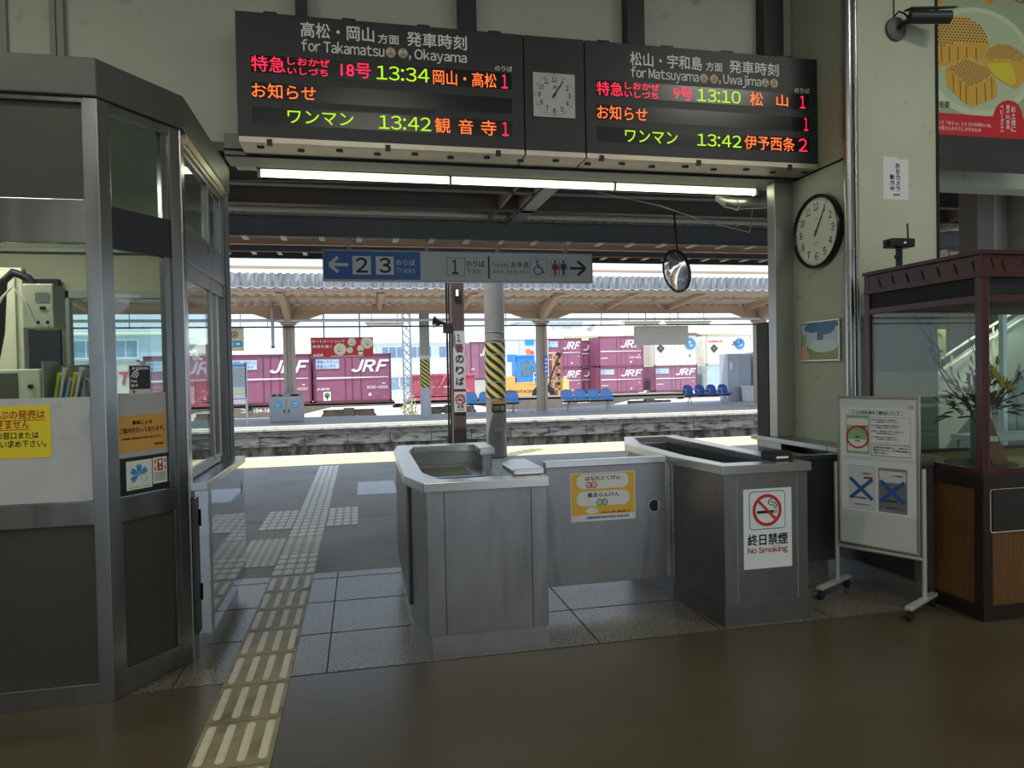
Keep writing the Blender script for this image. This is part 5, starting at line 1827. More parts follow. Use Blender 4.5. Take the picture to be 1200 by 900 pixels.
# ------------------------------------------------------------------ near platform: hanging sign, mirror, pillars
p = front(9.0)
NAVY = M('navy print', (44, 52, 72), 0.5)
t = thing('hanging_sign', 'long blue and grey track direction sign hanging under the near awning', 'sign', (1.33, 9.0, 2.67))
obj('body', MB().box(-0.425, 3.095, 9.0, 9.12, 2.668, 3.062), M('sign grey', (208, 210, 214), 0.5), t, bevel=0.006)
b = MB().sframe(p, -0.425, 3.095, 2.668, 3.062, 0.012, 0.0, 0.004)
obj('frame', b, M('sign frame', (150, 152, 154), 0.4, 0.4), t)
obj('blue_panel', MB().rect(p, -0.410, 0.783, 2.690, 3.045, 0.0015), M('sign blue', (74, 112, 182), 0.5), t)
m = MB()
m.rect(p, -0.064, 0.163, 2.752, 2.982, 0.003)
m.rect(p, 0.223, 0.449, 2.752, 2.982, 0.003)
m.stroke(p, [(-0.34, 2.872), (-0.114, 2.872)], 0.040, 0.003)
m.stroke(p, [(-0.345, 2.872), (-0.24, 2.965)], 0.040, 0.0032)
m.stroke(p, [(-0.345, 2.872), (-0.24, 2.778)], 0.040, 0.0034)
m.text(p, "のりば", 0.478, 0.717, 2.873, 2.945, 0.003, 0.012)
m.text(p, "Tracks", 0.476, 0.715, 2.778, 2.848, 0.003, 0.004)
obj('lettering', m, M('sign pale print', (226, 228, 230), 0.5), t, label='pale arrow and lettering on the blue panel')
m = MB()
m.text(p, "2", -0.022, 0.122, 2.778, 2.960, 0.004, 0.016)
m.text(p, "3", 0.268, 0.408, 2.777, 2.961, 0.004, 0.016)
m.text(p, "1", 1.190, 1.268, 2.770, 2.950, 0.003, 0.016)
m.text(p, "のりば", 1.375, 1.619, 2.865, 2.943, 0.003, 0.014)
m.text(p, "Track", 1.378, 1.570, 2.779, 2.847, 0.003, 0.004)
m.text(p, "Toilets", 1.708, 1.940, 2.858, 2.930, 0.003, 0.002)
m.text(p, "お手洗", 1.973, 2.212, 2.859, 2.937, 0.003, 0.012)
m.text(p, "洗手间  洗手間  화장실", 1.723, 2.210, 2.783, 2.827, 0.003, 0.006)
m.rect(p, 1.662, 1.684, 2.714, 3.006, 0.003)
m.frame(p, 1.122, 1.357, 2.748, 2.980, 0.006, 0.003)
m.frame(p, 2.231, 2.463, 2.744, 2.982, 0.004, 0.003)
m.frame(p, 2.512, 2.747, 2.746, 2.982, 0.004, 0.003)
m.stroke(p, [(2.776, 2.862), (2.99, 2.862)], 0.034, 0.003)
m.stroke(p, [(2.995, 2.862), (2.885, 2.958)], 0.036, 0.0032)
m.stroke(p, [(2.995, 2.862), (2.885, 2.768)], 0.036, 0.0034)
obj('lettering', m, NAVY, t, label='navy arrow and lettering')
m = MB()
# wheelchair mark
m.mi(0).disc(p, 2.325, 2.945, 0.017, 0.003, 16)
m.stroke(p, [(2.325, 2.925), (2.332, 2.862), (2.385, 2.862), (2.41, 2.795), (2.43, 2.80)], 0.017, 0.003)
m.stroke(p, [(2.328, 2.895), (2.372, 2.895)], 0.014, 0.0032)
m.ring(p, 2.335, 2.828, 0.048, 0.062, 0.0034, 26, math.radians(115), math.radians(345))
for cu_, i in ((2.572, 1), (2.688, 2)):
    m.mi(i).disc(p, cu_, 2.945, 0.019, 0.003, 16)
    if i == 1:
        m.poly(p, [(cu_ - 0.018, 2.92), (cu_ + 0.018, 2.92), (cu_ + 0.042, 2.84), (cu_ - 0.042, 2.84)], 0.003)
    else:
        m.rect(p, cu_ - 0.03, cu_ + 0.03, 2.84, 2.92, 0.003)
    m.rect(p, cu_ - 0.02, cu_ - 0.003, 2.765, 2.84, 0.003)
    m.rect(p, cu_ + 0.003, cu_ + 0.02, 2.765, 2.84, 0.003)
    m.stroke(p, [(cu_ - 0.03, 2.915), (cu_ - 0.044, 2.845)], 0.012, 0.003)
    m.stroke(p, [(cu_ + 0.03, 2.915), (cu_ + 0.044, 2.845)], 0.012, 0.003)
m.mi(3).rect(p, 2.625, 2.634, 2.765, 2.962, 0.003)
obj('pictogram', m, [M('sign deep blue', (40, 66, 120), 0.5), M('sign crimson', (166, 48, 66), 0.5), M('sign deep blue', (40, 66, 120)), NAVY], t)
for x in (-0.10, 0.87, 1.80, 2.73):
    obj('hanger', MB().box(x - 0.022, x + 0.022, 9.03, 9.07, 3.06, 3.21), GALV, t)

t = thing('convex_mirror', 'round convex mirror hanging under the awning right of the direction sign', 'mirror', (3.83, 8.0, 2.4))
ax = Vector((-0.955, -0.16, -0.24)).normalized()
c = Vector((3.83, 8.0, 2.69))
b = MB().lathe([(0.0, 0.055), (0.08, 0.050), (0.15, 0.037), (0.21, 0.016), (0.245, 0.0)], c, ax, 36)
obj('mirror_face', b, M('mirror silver', (225, 228, 228), 0.03, 1.0), t, smooth=True)
b = MB().lathe([(0.245, 0.01), (0.268, 0.006), (0.27, -0.02), (0.20, -0.05), (0.0, -0.06)], c, ax, 36)
obj('rim', b, BLACK, t, smooth=True)
b = MB().cyl(c - ax * 0.05, (3.84, 8.05, 3.42), 0.012, 8)
obj('hanger', b, BLACK, t)

t = thing('platform_pillar', 'brown steel pillar bearing the white track number plate', 'pillar', (1.66, 11.9, 0))
b = MB()
b.box(1.545, 1.765, 11.9, 12.12, 0.004, 3.28)
obj('shaft', b, BROWNP, t, bevel=0.006)
b = MB()
b.cyl((1.47, 11.95, 0.2), (1.47, 11.95, 3.28), 0.018, 8)
b.cyl((1.51, 11.95, 0.2), (1.51, 11.95, 3.28), 0.014, 8)
obj('conduit', b, BLACK, t, smooth=True)
obj('lamp_box', MB().box(1.59, 1.70, 11.87, 11.9, 2.78, 2.93), M('dark lamp box', (60, 56, 52), 0.5), t)
obj('lamp_glow', MB().box(1.625, 1.67, 11.865, 11.87, 2.80, 2.91), M('small lamp', (226, 216, 180), 0.5, emit=0.6), t)
t2 = thing('track_sign', 'tall white plate with vertical track number lettering on the brown pillar', 'sign', (1.66, 11.9, 1.2))
p = front(11.895)
obj('plate', MB().slab(p, 1.562, 1.768, 1.210, 2.205, 0.0, 0.012), M('plate white', (212, 214, 216), 0.5), t2)
m = MB()
p2 = front(11.88)
m.mi(0).text(p2, "1", 1.630, 1.690, 2.03, 2.15, 0, 0.01)
m.text(p2, "番", 1.595, 1.735, 1.845, 1.985, 0, 0.012)
m.mi(1)
for i, ch in enumerate("のりば"):
    m.text(p2, ch, 1.600, 1.735, 1.66 - i * 0.19, 1.79 - i * 0.19, 0, 0.014)
obj('lettering', m, [M('plate maroon', (128, 40, 62), 0.5), INK], t2)
t2 = thing('no_smoking_sign', 'small white smoking ban plate low on the brown pillar', 'sign', (1.66, 11.9, 0.8))
obj('plate', MB().slab(p, 1.562, 1.768, 0.815, 1.165, 0.0, 0.012), M('plate white', (212, 214, 216)), t2)
m = MB()
smoke_mark(m, p2, 1.665, 1.035, 0.088, 0.0, 0, 1)
m.mi(0).text(p2, "禁 煙", 1.61, 1.72, 0.89, 0.93, 0.0, 0.012)
m.text(p2, "NO SMOKING", 1.60, 1.73, 0.85, 0.865, 0.0, 0.01)
obj('pictogram', m, [INK, RED], t2)
t2 = thing('loudspeaker', 'black horn loudspeaker on the left side of the brown pillar', 'loudspeaker', (1.38, 11.85, 2.3))
b = MB().lathe([(0.02, 0.0), (0.03, 0.1), (0.06, 0.18), (0.10, 0.23)], (1.46, 11.85, 2.33), (-1, -0.25, 0.1), 20)
obj('horn', b, BLACK, t2, smooth=True)
obj('bracket', MB().box(1.40, 1.545, 11.82, 11.98, 2.17, 2.34), M('dark bracket', (46, 46, 50), 0.6), t2, bevel=0.01)

t = thing('platform_post', 'thick round grey post with a black and yellow striped band', 'post', (2.30, 12.0, 0))
b = MB().cyl((2.31, 12.0, 0.012), (2.31, 12.0, 3.28), 0.175, 40)
obj('shaft', b, CONC, t, smooth=True)


def stripe_mat(name, cx, cy, period, slope):
    m = bpy.data.materials.new(name)
    m.use_nodes = True
    n = m.node_tree.nodes
    k = m.node_tree.links.new
    bs = n['Principled BSDF']
    bs.inputs['Roughness'].default_value = 0.55
    tcx = n.new('ShaderNodeTexCoord')
    se = n.new('ShaderNodeSeparateXYZ')
    k(tcx.outputs['Object'], se.inputs[0])

    def mth(op, a, v):
        q_ = n.new('ShaderNodeMath')
        q_.operation = op
        if isinstance(a, (int, float)):
            q_.inputs[0].default_value = a
        else:
            k(a, q_.inputs[0])
        if isinstance(v, (int, float)):
            q_.inputs[1].default_value = v
        else:
            k(v, q_.inputs[1])
        return q_.outputs[0]
    at = mth('ARCTAN2', se.outputs['X'], mth('MULTIPLY', se.outputs['Y'], -1.0))
    h = mth('ADD', mth('MULTIPLY', at, slope), se.outputs['Z'])
    fr = mth('FRACT', mth('DIVIDE', h, period), 0.0)
    st = mth('GREATER_THAN', fr, 0.5)
    mm = n.new('ShaderNodeMix')
    mm.data_type = 'RGBA'
    mm.inputs['A'].default_value = lin((38, 40, 42))
    mm.inputs['B'].default_value = lin((206, 194, 104))
    k(st, mm.inputs['Factor'])
    k(mm.outputs['Result'], bs.inputs['Base Color'])
    return m


b = MB().cyl((2.31, 12.0, 1.04), (2.31, 12.0, 1.99), 0.179, 48)
bd = obj('striped_band', b, stripe_mat('black and yellow stripes', 0, 0, 0.158, 0.14), t, smooth=True)
me = bd.data
for v in me.vertices:
    v.co.x -= 0.01
bd.location.x = 0.01
b = MB()
for z in (2.04, 2.18, 1.79, 1.31):
    b.cyl((2.31, 12.0, z), (2.31, 12.0, z + 0.012), 0.181, 40)
obj('clamp_ring', b, M('pale clamp', (190, 190, 186), 0.4, 0.5), t, smooth=True)
p = front(11.815)
t2 = thing('notice', 'small dark notice with an orange top on the striped post', 'notice', (2.33, 11.82, 0.78))
obj('plate', MB().slab(p, 2.20, 2.44, 0.795, 0.985, 0.0, 0.006), M('notice dark', (60, 52, 50), 0.5), t2)
m = MB()
m.mi(0).rect(p, 2.205, 2.435, 0.945, 0.98, 0.007)
m.mi(1).text(p, "危険", 2.22, 2.33, 0.82, 0.90, 0.007, 0.02)
m.mi(1).rect(p, 2.35, 2.42, 0.82, 0.90, 0.007)
obj('print', m, [M('notice orange', (196, 140, 50), 0.5), M('notice pale', (180, 176, 168), 0.5)], t2)
t2 = thing('notice', 'pale grey paper notice at the foot of the striped post', 'notice', (2.36, 11.82, 0.45))
obj('plate', MB().slab(p, 2.235, 2.44, 0.47, 0.765, 0.0, 0.006), M('notice grey', (170, 168, 158), 0.6), t2)
m = MB()
for i in range(7):
    m.rect(p, 2.26, 2.40 - 0.02 * (i % 3), 0.70 - i * 0.028, 0.708 - i * 0.028, 0.007)
obj('print', m, M('faint print', (110, 108, 102), 0.6), t2)

# ------------------------------------------------------------------ far platform furniture
t = thing('striped_post', 'round grey post with a small black and yellow band on the far platform', 'post', (2.17, 24.0, 0))
obj('shaft', MB().cyl((2.17, 24.0, 0), (2.17, 24.0, 3.53), 0.172, 28), M('pale grey post', (150, 150, 148), 0.7, var=0.08, scale=3), t, smooth=True)
bd = obj('striped_band', MB().cyl((2.17, 24.0, 1.005), (2.17, 24.0, 1.94), 0.177, 32), stripe_mat('small black and yellow stripes', 0, 0, 0.135, 0.13), t, smooth=True)
obj('foot_sleeve', MB().cyl((2.17, 24.0, 0.0), (2.17, 24.0, 0.995), 0.179, 28), M('pale blue grey paint', (178, 186, 192), 0.6), t, smooth=True)
obj('clamp_ring', MB().cyl((2.17, 24.0, 1.98), (2.17, 24.0, 2.09), 0.179, 28), M('pale clamp', (190, 190, 186)), t, smooth=True)

t = thing('litter_bin', 'grey two-door litter bin with blue labels on the far platform', 'bin', (-2.33, 23.4, 0))
BING = M('bin grey', (164, 166, 170), 0.5, 0.2, var=0.04, scale=3)
b = MB()
b.prism([(-2.86, 23.4, 0.0), (-2.86, 23.4, 0.80), (-2.86, 23.55, 0.93), (-2.86, 23.68, 0.93), (-2.86, 23.68, 0.0)], (1.05, 0, 0))
obj('body', b, BING, t, bevel=0.01)
p = front(23.39)
for x in (-2.845, -2.33):
    m = MB().slab(p, x, x + 0.50, 0.03, 0.74, 0.0, 0.015)
    d = obj('door', m, M('bin door grey', (156, 158, 164), 0.5, 0.2), t, bevel=0.004)
    obj('handle', MB().box(x + (0.42 if x < -2.5 else 0.05), x + (0.45 if x < -2.5 else 0.08), 23.36, 23.38, 0.30, 0.42), BLACK, d)
    c0 = x + 0.15
    m = MB().mi(0).rrect(p, c0, c0 + 0.22, 0.46, 0.66, 0.02, 0.018)
    m.mi(1).text(p, "ビン" if x < -2.5 else "その他", c0 + 0.03, c0 + 0.19, 0.58, 0.63, 0.02, 0.02).text(p, "カン" if x < -2.5 else "ゴミ", c0 + 0.04, c0 + 0.18, 0.50, 0.55, 0.02, 0.02)
    obj('label', m, [M('bin label blue', (62, 150, 206), 0.5), WHITE], d)
pt = Pl((-2.86, 23.4, 0.80), (1, 0, 0), (0, 0.15, 0.13))
m = MB()
m.disc(pt, 0.14, 0.10, 0.07, 0.002, 18, 0.045).disc(pt, 0.33, 0.10, 0.07, 0.002, 18, 0.045)
m.disc(pt, 0.78, 0.10, 0.15, 0.002, 22, 0.05)
obj('slot', m, BLACK, t)

t = thing('timetable_board', 'pale timetable board on two posts at the left of the far platform', 'timetable board', (-3.6, 22.5, 0))
p = front(22.48)
obj('panel', MB().box(-4.4, -3.40, 22.5, 22.56, 0.84, 1.90), M('board pale', (196, 206, 216), 0.5), t)
m = MB()
m.mi(0).rect(p, -4.38, -3.42, 1.80, 1.88, 0.004)
m.mi(1)
for i in range(16):
    m.rect(p, -4.36, -3.44, 1.20 + i * 0.036, 1.214 + i * 0.036, 0.004)
m.mi(2).rect(p, -4.36, -3.44, 0.98, 1.14, 0.004)
obj('print', m, [M('board blue', (90, 140, 196), 0.5), M('board ink', (128, 138, 150), 0.6), M('board green', (196, 206, 160), 0.6)], t)
for x in (-4.42, -3.40):
    obj('post', MB().box(x - 0.03, x + 0.03, 22.5, 22.56, 0, 1.93), M('post alu', (180, 182, 184), 0.4, 0.4), t)
single('plate', MB().box(-3.78, -3.42, 22.47, 22.495, 0.66, 0.80), M('plate white', (212, 214, 216)), 'small white plate under the timetable board', 'plate')
t = thing('hanging_sign', 'small cream and blue accessibility sign hanging over the far platform', 'sign', (-3.92, 24, 2.32))
p = front(23.98)
obj('body', MB().box(-4.23, -3.67, 24.0, 24.08, 2.324, 3.086), M('sign cream', (216, 208, 178), 0.5), t, bevel=0.006)
obj('panel', MB().rect(p, -4.215, -3.715, 2.46, 2.65, 0.004), M('sign sky blue', (56, 160, 206), 0.5), t)
m = MB()
m.mi(0).ring(p, -3.945, 2.857, 0.078, 0.104, 0.004, 24)
m.poly(p, [(-3.987, 2.815), (-3.903, 2.815), (-3.945, 2.91)], 0.004)
m.mi(1).text(p, "のりば", -4.195, -3.965, 2.50, 2.595, 0.006, 0.02).disc(p, -3.84, 2.553, 0.06, 0.006, 16, 0.04)
obj('lettering', m, [M('sign brown', (120, 84, 60), 0.5), WHITE], t)
for x in (-4.14, -3.76):
    obj('hanger', MB().box(x - 0.01, x + 0.01, 24.02, 24.05, 3.086, 3.54), GALV, t)
t = thing('hanging_sign', 'red advertising sign with round pictures hanging over the far platform', 'sign', (-0.57, 24, 2.1))
p = front(23.98)
obj('body', MB().box(-1.58, 0.45, 24.0, 24.08, 2.07, 2.74), M('sign frame grey', (150, 140, 136), 0.5), t)
m = MB()
m.mi(0).rect(p, -1.56, 0.43, 2.09, 2.72, 0.003)
m.mi(1)
for u, v, r in ((-0.64, 2.34, 0.20), (-0.25, 2.58, 0.135), (-0.32, 2.31, 0.10), (0.03, 2.36, 0.11), (0.03, 2.22, 0.08), (0.24, 2.55, 0.20)):
    m.disc(p, u, v, r, 0.006, 24)
m.mi(2)
for u, v, r in ((-0.66, 2.33, 0.10), (-0.25, 2.56, 0.07), (-0.32, 2.31, 0.05), (0.27, 2.55, 0.10)):
    m.ring(p, u, v, r * 0.6, r * 0.75, 0.008, 18)
    m.rect(p, u - r * 0.4, u + r * 0.2, v - r * 0.8, v - r * 0.3, 0.008)
obj('print', m, [M('ad red', (188, 48, 56), 0.5), M('ad cream', (228, 222, 196), 0.5), M('ad tan', (150, 140, 100), 0.5)], t)
m = MB()
m.text(p, "オートメーションで", -1.535, -0.488, 2.565, 2.655, 0.008, 0.016)
m.text(p, "未来を描く", -1.522, -0.90, 2.395, 2.485, 0.008, 0.016)
m.text(p, "azbil", -1.507, -1.17, 2.11, 2.205, 0.008, 0.025, 0.12)
m.rect(p, -0.95, 0.15, 2.11, 2.125, 0.008)
obj('lettering', m, WHITE, t)
for x in (-1.15, 0.012):
    obj('hanger', MB().cyl((x, 24.04, 2.74), (x, 24.04, 3.54), 0.025, 8), GALV, t)
t = thing('hanging_sign', 'blank grey back of a sign hanging over the far platform', 'sign', (10.9, 24, 2.35))
obj('body', MB().box(9.87, 11.96, 24.0, 24.2, 2.36, 3.06), M('sign back grey', (186, 184, 178), 0.6, var=0.03, scale=3), t, bevel=0.01)
for x in (10.3, 11.6):
    obj('hanger', MB().cyl((x, 24.1, 3.06), (x, 24.1, 3.54), 0.02, 8), GALV, t)
b = MB()
b.cyl((-24, 23.77, 3.29), (60, 23.77, 3.29), 0.05, 10)
single('conduit_pipe', b, M('pale grey pipe', (206, 208, 212), 0.5), 'long pale pipe running under the far canopy', 'pipe', smooth=True)
b = MB()
b.cyl((-24, 23.80, 3.08), (60, 23.80, 3.08), 0.025, 8)
single('cable', b, M('black cable', (40, 42, 46), 0.5), 'long black cable running under the far canopy', 'cable')
for x in (-7.0, -2.9, 5.0, 8.5, 12.5):
    single('hanger_rod', MB().cyl((x, 23.845, 3.05), (x, 23.845, 3.54), 0.014, 6), GALV, 'thin rod holding the pipe and cable under the far canopy', 'rod', group='pipe rods under the far canopy')
for x0, x1 in ((0.2, 1.45), (9.2, 10.6), (10.8, 12.6)):
    t = thing('fluorescent_light', 'white fluorescent fitting hung under the far canopy %s' % {0.2: 'beside the red advertising sign', 9.2: 'above the left end of the blank sign', 10.8: 'above the right end of the blank sign'}[x0], 'fluorescent light', ((x0 + x1) / 2, 23.5, 3.1))
    obj('housing', MB().box(x0, x1, 23.42, 23.58, 3.14, 3.20), M('white enamel', (225, 225, 220)), t)
    obj('tube', MB().cyl((x0 + 0.05, 23.5, 3.11), (x1 - 0.05, 23.5, 3.11), 0.025, 10), WHITE, t, smooth=True)
    obj('hanger', MB().cyl((x0 + 0.2, 23.5, 3.2), (x0 + 0.2, 23.5, 3.88), 0.012, 6).cyl((x1 - 0.2, 23.5, 3.2), (x1 - 0.2, 23.5, 3.88), 0.012, 6), GALV, t)

SEATB = M('light blue plastic seat', (98, 156, 226), 0.4)
SEATD = M('bright blue plastic seat', (44, 92, 186), 0.4)


def bucket(cx, cy, mat, parent, w=0.43):
    m = MB()
    prof = [(-0.24, 0.40), (-0.20, 0.43), (-0.05, 0.41), (0.10, 0.41), (0.17, 0.45), (0.21, 0.56), (0.24, 0.70), (0.26, 0.79)]
    n_ = 8
    vs, fs = [], []
    for k, (y, z) in enumerate(prof):
        ww = w * (1.0 if k < 5 else 0.98 - 0.10 * (k - 5))
        for i in range(n_ + 1):
            s_ = i / n_ * 2 - 1
            e = abs(s_) ** 3
            vs.append((cx + s_ * ww / 2, cy + y - (0.05 * e if k > 4 else 0), z + (0.05 * e if k <= 4 else -0.03 * e * (k == 7) * 2)))
    for k in range(len(prof) - 1):
        for i in range(n_):
            a = k * (n_ + 1) + i
            fs.append((a, a + 1, a + n_ + 2, a + n_ + 1))
    m.add(vs, fs)
    o = obj('seat', m, mat, parent, smooth=False)
    for pp in o.data.polygons:
        pp.use_smooth = True
    so = o.modifiers.new('thick', 'SOLIDIFY')
    so.thickness = 0.018
    return o


def bench(cx, cy, label, mat, n, w, pitch, group, arms=False):
    t = thing('bench', label, 'bench', (cx, cy, 0), group)
    for i in range(n):
        bucket(cx + (i - (n - 1) / 2) * pitch, cy, mat, t, w)
    L_ = n * pitch
    obj('beam', MB().box(cx - L_ / 2 + 0.05, cx + L_ / 2 - 0.05, cy - 0.04, cy + 0.04, 0.32, 0.38), BLACK, t)
    for x in (cx - L_ / 2 + 0.25, cx + L_ / 2 - 0.25):
        m = MB()
        m.cyl((x, cy - 0.02, 0.33), (x - 0.02, cy - 0.22, 0.0), 0.02, 8)
        m.cyl((x, cy + 0.02, 0.33), (x + 0.02, cy + 0.22, 0.0), 0.02, 8)
        obj('leg', m, GALV, t)
    if arms:
        for i in range(n + 1):
            x = cx + (i - n / 2) * pitch
            m = MB().tube([(x, cy + 0.05, 0.36), (x, cy - 0.22, 0.42), (x, cy - 0.22, 0.60), (x, cy + 0.15, 0.62)], 0.018, 6)
            obj('armrest', m, GALV, t)
    return t


bench(4.58, 24.4, 'light blue bucket seat bench partly behind the striped round post', SEATB, 4, 0.44, 0.50, 'light blue benches on the far platform')
bench(8.14, 24.4, 'light blue bucket seat bench of four left of the bright blue bench', SEATB, 4, 0.46, 0.505, 'light blue benches on the far platform')
bench(13.85, 26.2, 'bright blue bench with metal armrests beside the grey cabinets', SEATD, 4, 0.44, 0.52, None, True)

t = thing('platform_plate', 'narrow blue plate with white marks on the canopy column between the bucket seats', 'sign', (6.42, 23.86, 1.35))
p = front(23.87)
obj('plate', MB().box(6.36, 6.485, 23.865, 23.879, 1.36, 2.05), M('plate blue', (60, 130, 206), 0.5), t)
m = MB()
for k in range(4):
    m.rect(p, 6.385, 6.46, 1.44 + k * 0.14, 1.50 + k * 0.14, 0.007)
obj('mark', m, WHITE, t)
t = thing('hanging_pole', 'short grey pole hanging from the far canopy left of the two-door bin column', 'pole', (-2.68, 23.6, 2.3))
obj('shaft', MB().cyl((-2.72, 23.6, 2.45), (-2.72, 23.6, 3.88), 0.05, 12), GALV, t, smooth=True)
obj('end_cap', MB().cyl((-2.72, 23.6, 2.39), (-2.72, 23.6, 2.45), 0.062, 12), M('dark bracket', (46, 46, 50)), t)
GREYC = M('pale blue grey cabinet', (182, 190, 202), 0.5, var=0.03, scale=2)
t = thing('equipment_cabinet', 'tall pale grey cabinet at the right end of the bright blue bench', 'cabinet', (16.0, 27.6, 0))
obj('body', MB().box(15.5, 16.62, 27.5, 28.2, 0.0, 2.06), GREYC, t, bevel=0.01)
obj('door', MB().box(16.06, 16.60, 27.485, 27.5, 0.06, 2.0), M('cabinet door pale', (170, 180, 196), 0.5), t)
obj('label', MB().rect(front(27.5), 15.6, 15.72, 1.40, 1.70, 0.004), WHITE, t)
t = thing('equipment_cabinet', 'second tall pale cabinet beside the dark panel of the gateway', 'cabinet', (17.2, 27.5, 0))
obj('body', MB().box(16.75, 18.0, 27.3, 28.1, 0.0, 2.12), GREYC, t, bevel=0.01)
obj('door', MB().box(16.8, 17.4, 27.285, 27.3, 0.06, 2.05), M('cabinet door pale', (170, 180, 196)), t)
t = thing('storage_box', 'white plastic storage box between the two tall cabinets', 'box', (16.3, 26.9, 0))
b = MB().prism([(16.0, 26.7, 0.0), (16.55, 26.7, 0.0), (16.58, 26.7, 0.60), (15.97, 26.7, 0.60)], (0, 0.5, 0))
obj('body', b, M('box white', (214, 216, 218), 0.5), t, bevel=0.02)
obj('lid', MB().box(15.95, 16.60, 26.68, 27.22, 0.60, 0.68), M('box white', (214, 216, 218)), t, bevel=0.02)

# ------------------------------------------------------------------ freight yard
MARO = M('container maroon', (152, 94, 122), 0.6, var=0.07, scale=1.5, dirt=((126, 78, 98), 1.4, 0.55, 0.8))
MARO2 = M('container maroon faded', (150, 104, 130), 0.6, var=0.1, scale=1.5)
CWHITE = M('container white', (224, 222, 214), 0.55, var=0.05, scale=1.2, dirt=((186, 170, 150), 1.6, 0.58, 0.8))
CBLUE = M('container pale blue', (176, 198, 204), 0.6, var=0.1, scale=2.0, dirt=((160, 130, 100), 1.8, 0.6, 0.8))
FADE = M('container lettering white', (236, 232, 232), 0.6)
PALEB = M('container panel pale blue', (196, 214, 232), 0.6)
SLOGAN = M('slogan blue', (92, 130, 196), 0.6)


def container(name, label, x0, x1, Y, z0, z1, D, mat, marks, group, dark):
    t = thing(name, label, 'container', ((x0 + x1) / 2, Y, z0), group)
    b = MB()
    b.box(x0 + 0.03, x1 - 0.03, Y + 0.03, Y + D - 0.03, z0 + 0.05, z1 - 0.03)
    n_ = max(4, int(D / 0.3))
    for i in range(n_):
        y = Y + 0.15 + i * (D - 0.3) / n_
        b.box(x0, x0 + 0.03, y, y + 0.12, z0 + 0.1, z1 - 0.1)
    obj('body', b, mat, t)
    b = MB()
    for x in (x0, x1 - 0.09):
        b.box(x, x + 0.09, Y, Y + 0.09, z0, z1)
        b.box(x, x + 0.09, Y + D - 0.09, Y + D, z0, z1)
    b.box(x0, x1, Y, Y + 0.07, z1 - 0.07, z1)
    b.box(x0, x1, Y, Y + 0.07, z0, z0 + 0.09)
    obj('frame', b, dark, t)
    p = front(Y + 0.03)
    b = MB()
    w = x1 - x0
    for k in (0.40, 0.49, 0.60):
        b.slab(p, x0 + w * k, x0 + w * k + 0.02, z0 + 0.09, z1 - 0.07, 0, 0.025)
    obj('door_bar', b, dark, t)
    marks(t, p, x0, z0, w, z1 - z0)
    return t


def jrf(two=True, stripe=True, slogan=True, num=None, faded=False):
    def f(t, p, x0, z0, w, h):
        m = MB()
        m.text(p, "JRF", x0 + w * 0.50, x0 + w * 0.95, z0 + h * 0.62, z0 + h * 0.88, 0.03, 0.0, 0.35, 0.035)
        if stripe:
            m.poly(p, [(x0 + w * 0.04, z0 + h * 0.485), (x0 + w * 0.96, z0 + h * 0.505), (x0 + w * 0.96, z0 + h * 0.52), (x0 + w * 0.04, z0 + h * 0.525)], 0.03)
        m.text(p, "JR貨物", x0 + w * 0.04, x0 + w * 0.20, z0 + h * 0.25, z0 + h * 0.31, 0.03, 0.015)
        if num:
            m.text(p, num, x0 + w * 0.68, x0 + w * 0.95, z0 + h * 0.27, z0 + h * 0.33, 0.03, 0.015)
        m.rect(p, x0 + w * 0.70, x0 + w * 0.735, z0 + h * 0.12, z0 + h * 0.18, 0.03)
        m.rect(p, x0 + w * 0.88, x0 + w * 0.92, z0 + h * 0.37, z0 + h * 0.39, 0.03)
        obj('lettering', m, FADE, t)
        if slogan:
            m = MB().mi(0).rect(p, x0 + w * 0.035, x0 + w * 0.33, z0 + h * 0.70, z0 + h * 0.89, 0.026)
            m.mi(1).text(p, "環境にやさしい", x0 + w * 0.045, x0 + w * 0.32, z0 + h * 0.805, z0 + h * 0.875, 0.03, 0.02)
            m.text(p, "鉄道コンテナ", x0 + w * 0.045, x0 + w * 0.29, z0 + h * 0.715, z0 + h * 0.785, 0.03, 0.02)
            obj('slogan_panel', m, [PALEB, SLOGAN], t)
    return f


def train_marks(num, tree):
    g = jrf(num=num)

    def f(t, p, x0, z0, w, h):
        g(t, p, x0, z0, w, h)
        if tree:
            m = MB().mi(0).rect(p, x0 + w * 0.12, x0 + w * 0.215, z0 + h * 0.04, z0 + h * 0.225, 0.026)
            m.mi(1).disc(p, x0 + w * 0.168, z0 + h * 0.15, 0.12, 0.03, 16).rect(p, x0 + w * 0.158, x0 + w * 0.178, z0 + h * 0.06, z0 + h * 0.14, 0.03)
            obj('eco_mark', m, [FADE, GREENINK], t)
    return f


MARF = M('container frame maroon', (112, 58, 84), 0.55)
WHTF = M('container frame white', (190, 186, 176), 0.6)
TG = 'maroon containers on the near freight train'
container('freight_container', 'maroon container on the train under the red advertising sign', -2.09, 1.41, 33.0, 0.22, 2.44, 2.4, MARO, train_marks('W19D-45066', True), TG, MARF)
container('freight_container', 'maroon container on the train behind the two-door litter bin', -5.66, -2.18, 33.0, 0.22, 2.46, 2.4, MARO, train_marks('W19D-41064', False), TG, MARF)
container('freight_container', 'maroon container on the train seen through the booth side window', -9.2, -5.75, 33.0, 0.22, 2.46, 2.4, MARO, train_marks('W19D-40218', False), TG, MARF)


def jot_red(t, p, x0, z0, w, h):
    obj('lettering', MB().text(p, "JOT", x0 + w * 0.45, x0 + w * 0.9, z0 + h * 0.5, z0 + h * 0.75, 0.03, 0.03, 0.2), M('lettering crimson', (206, 60, 92), 0.6), t)


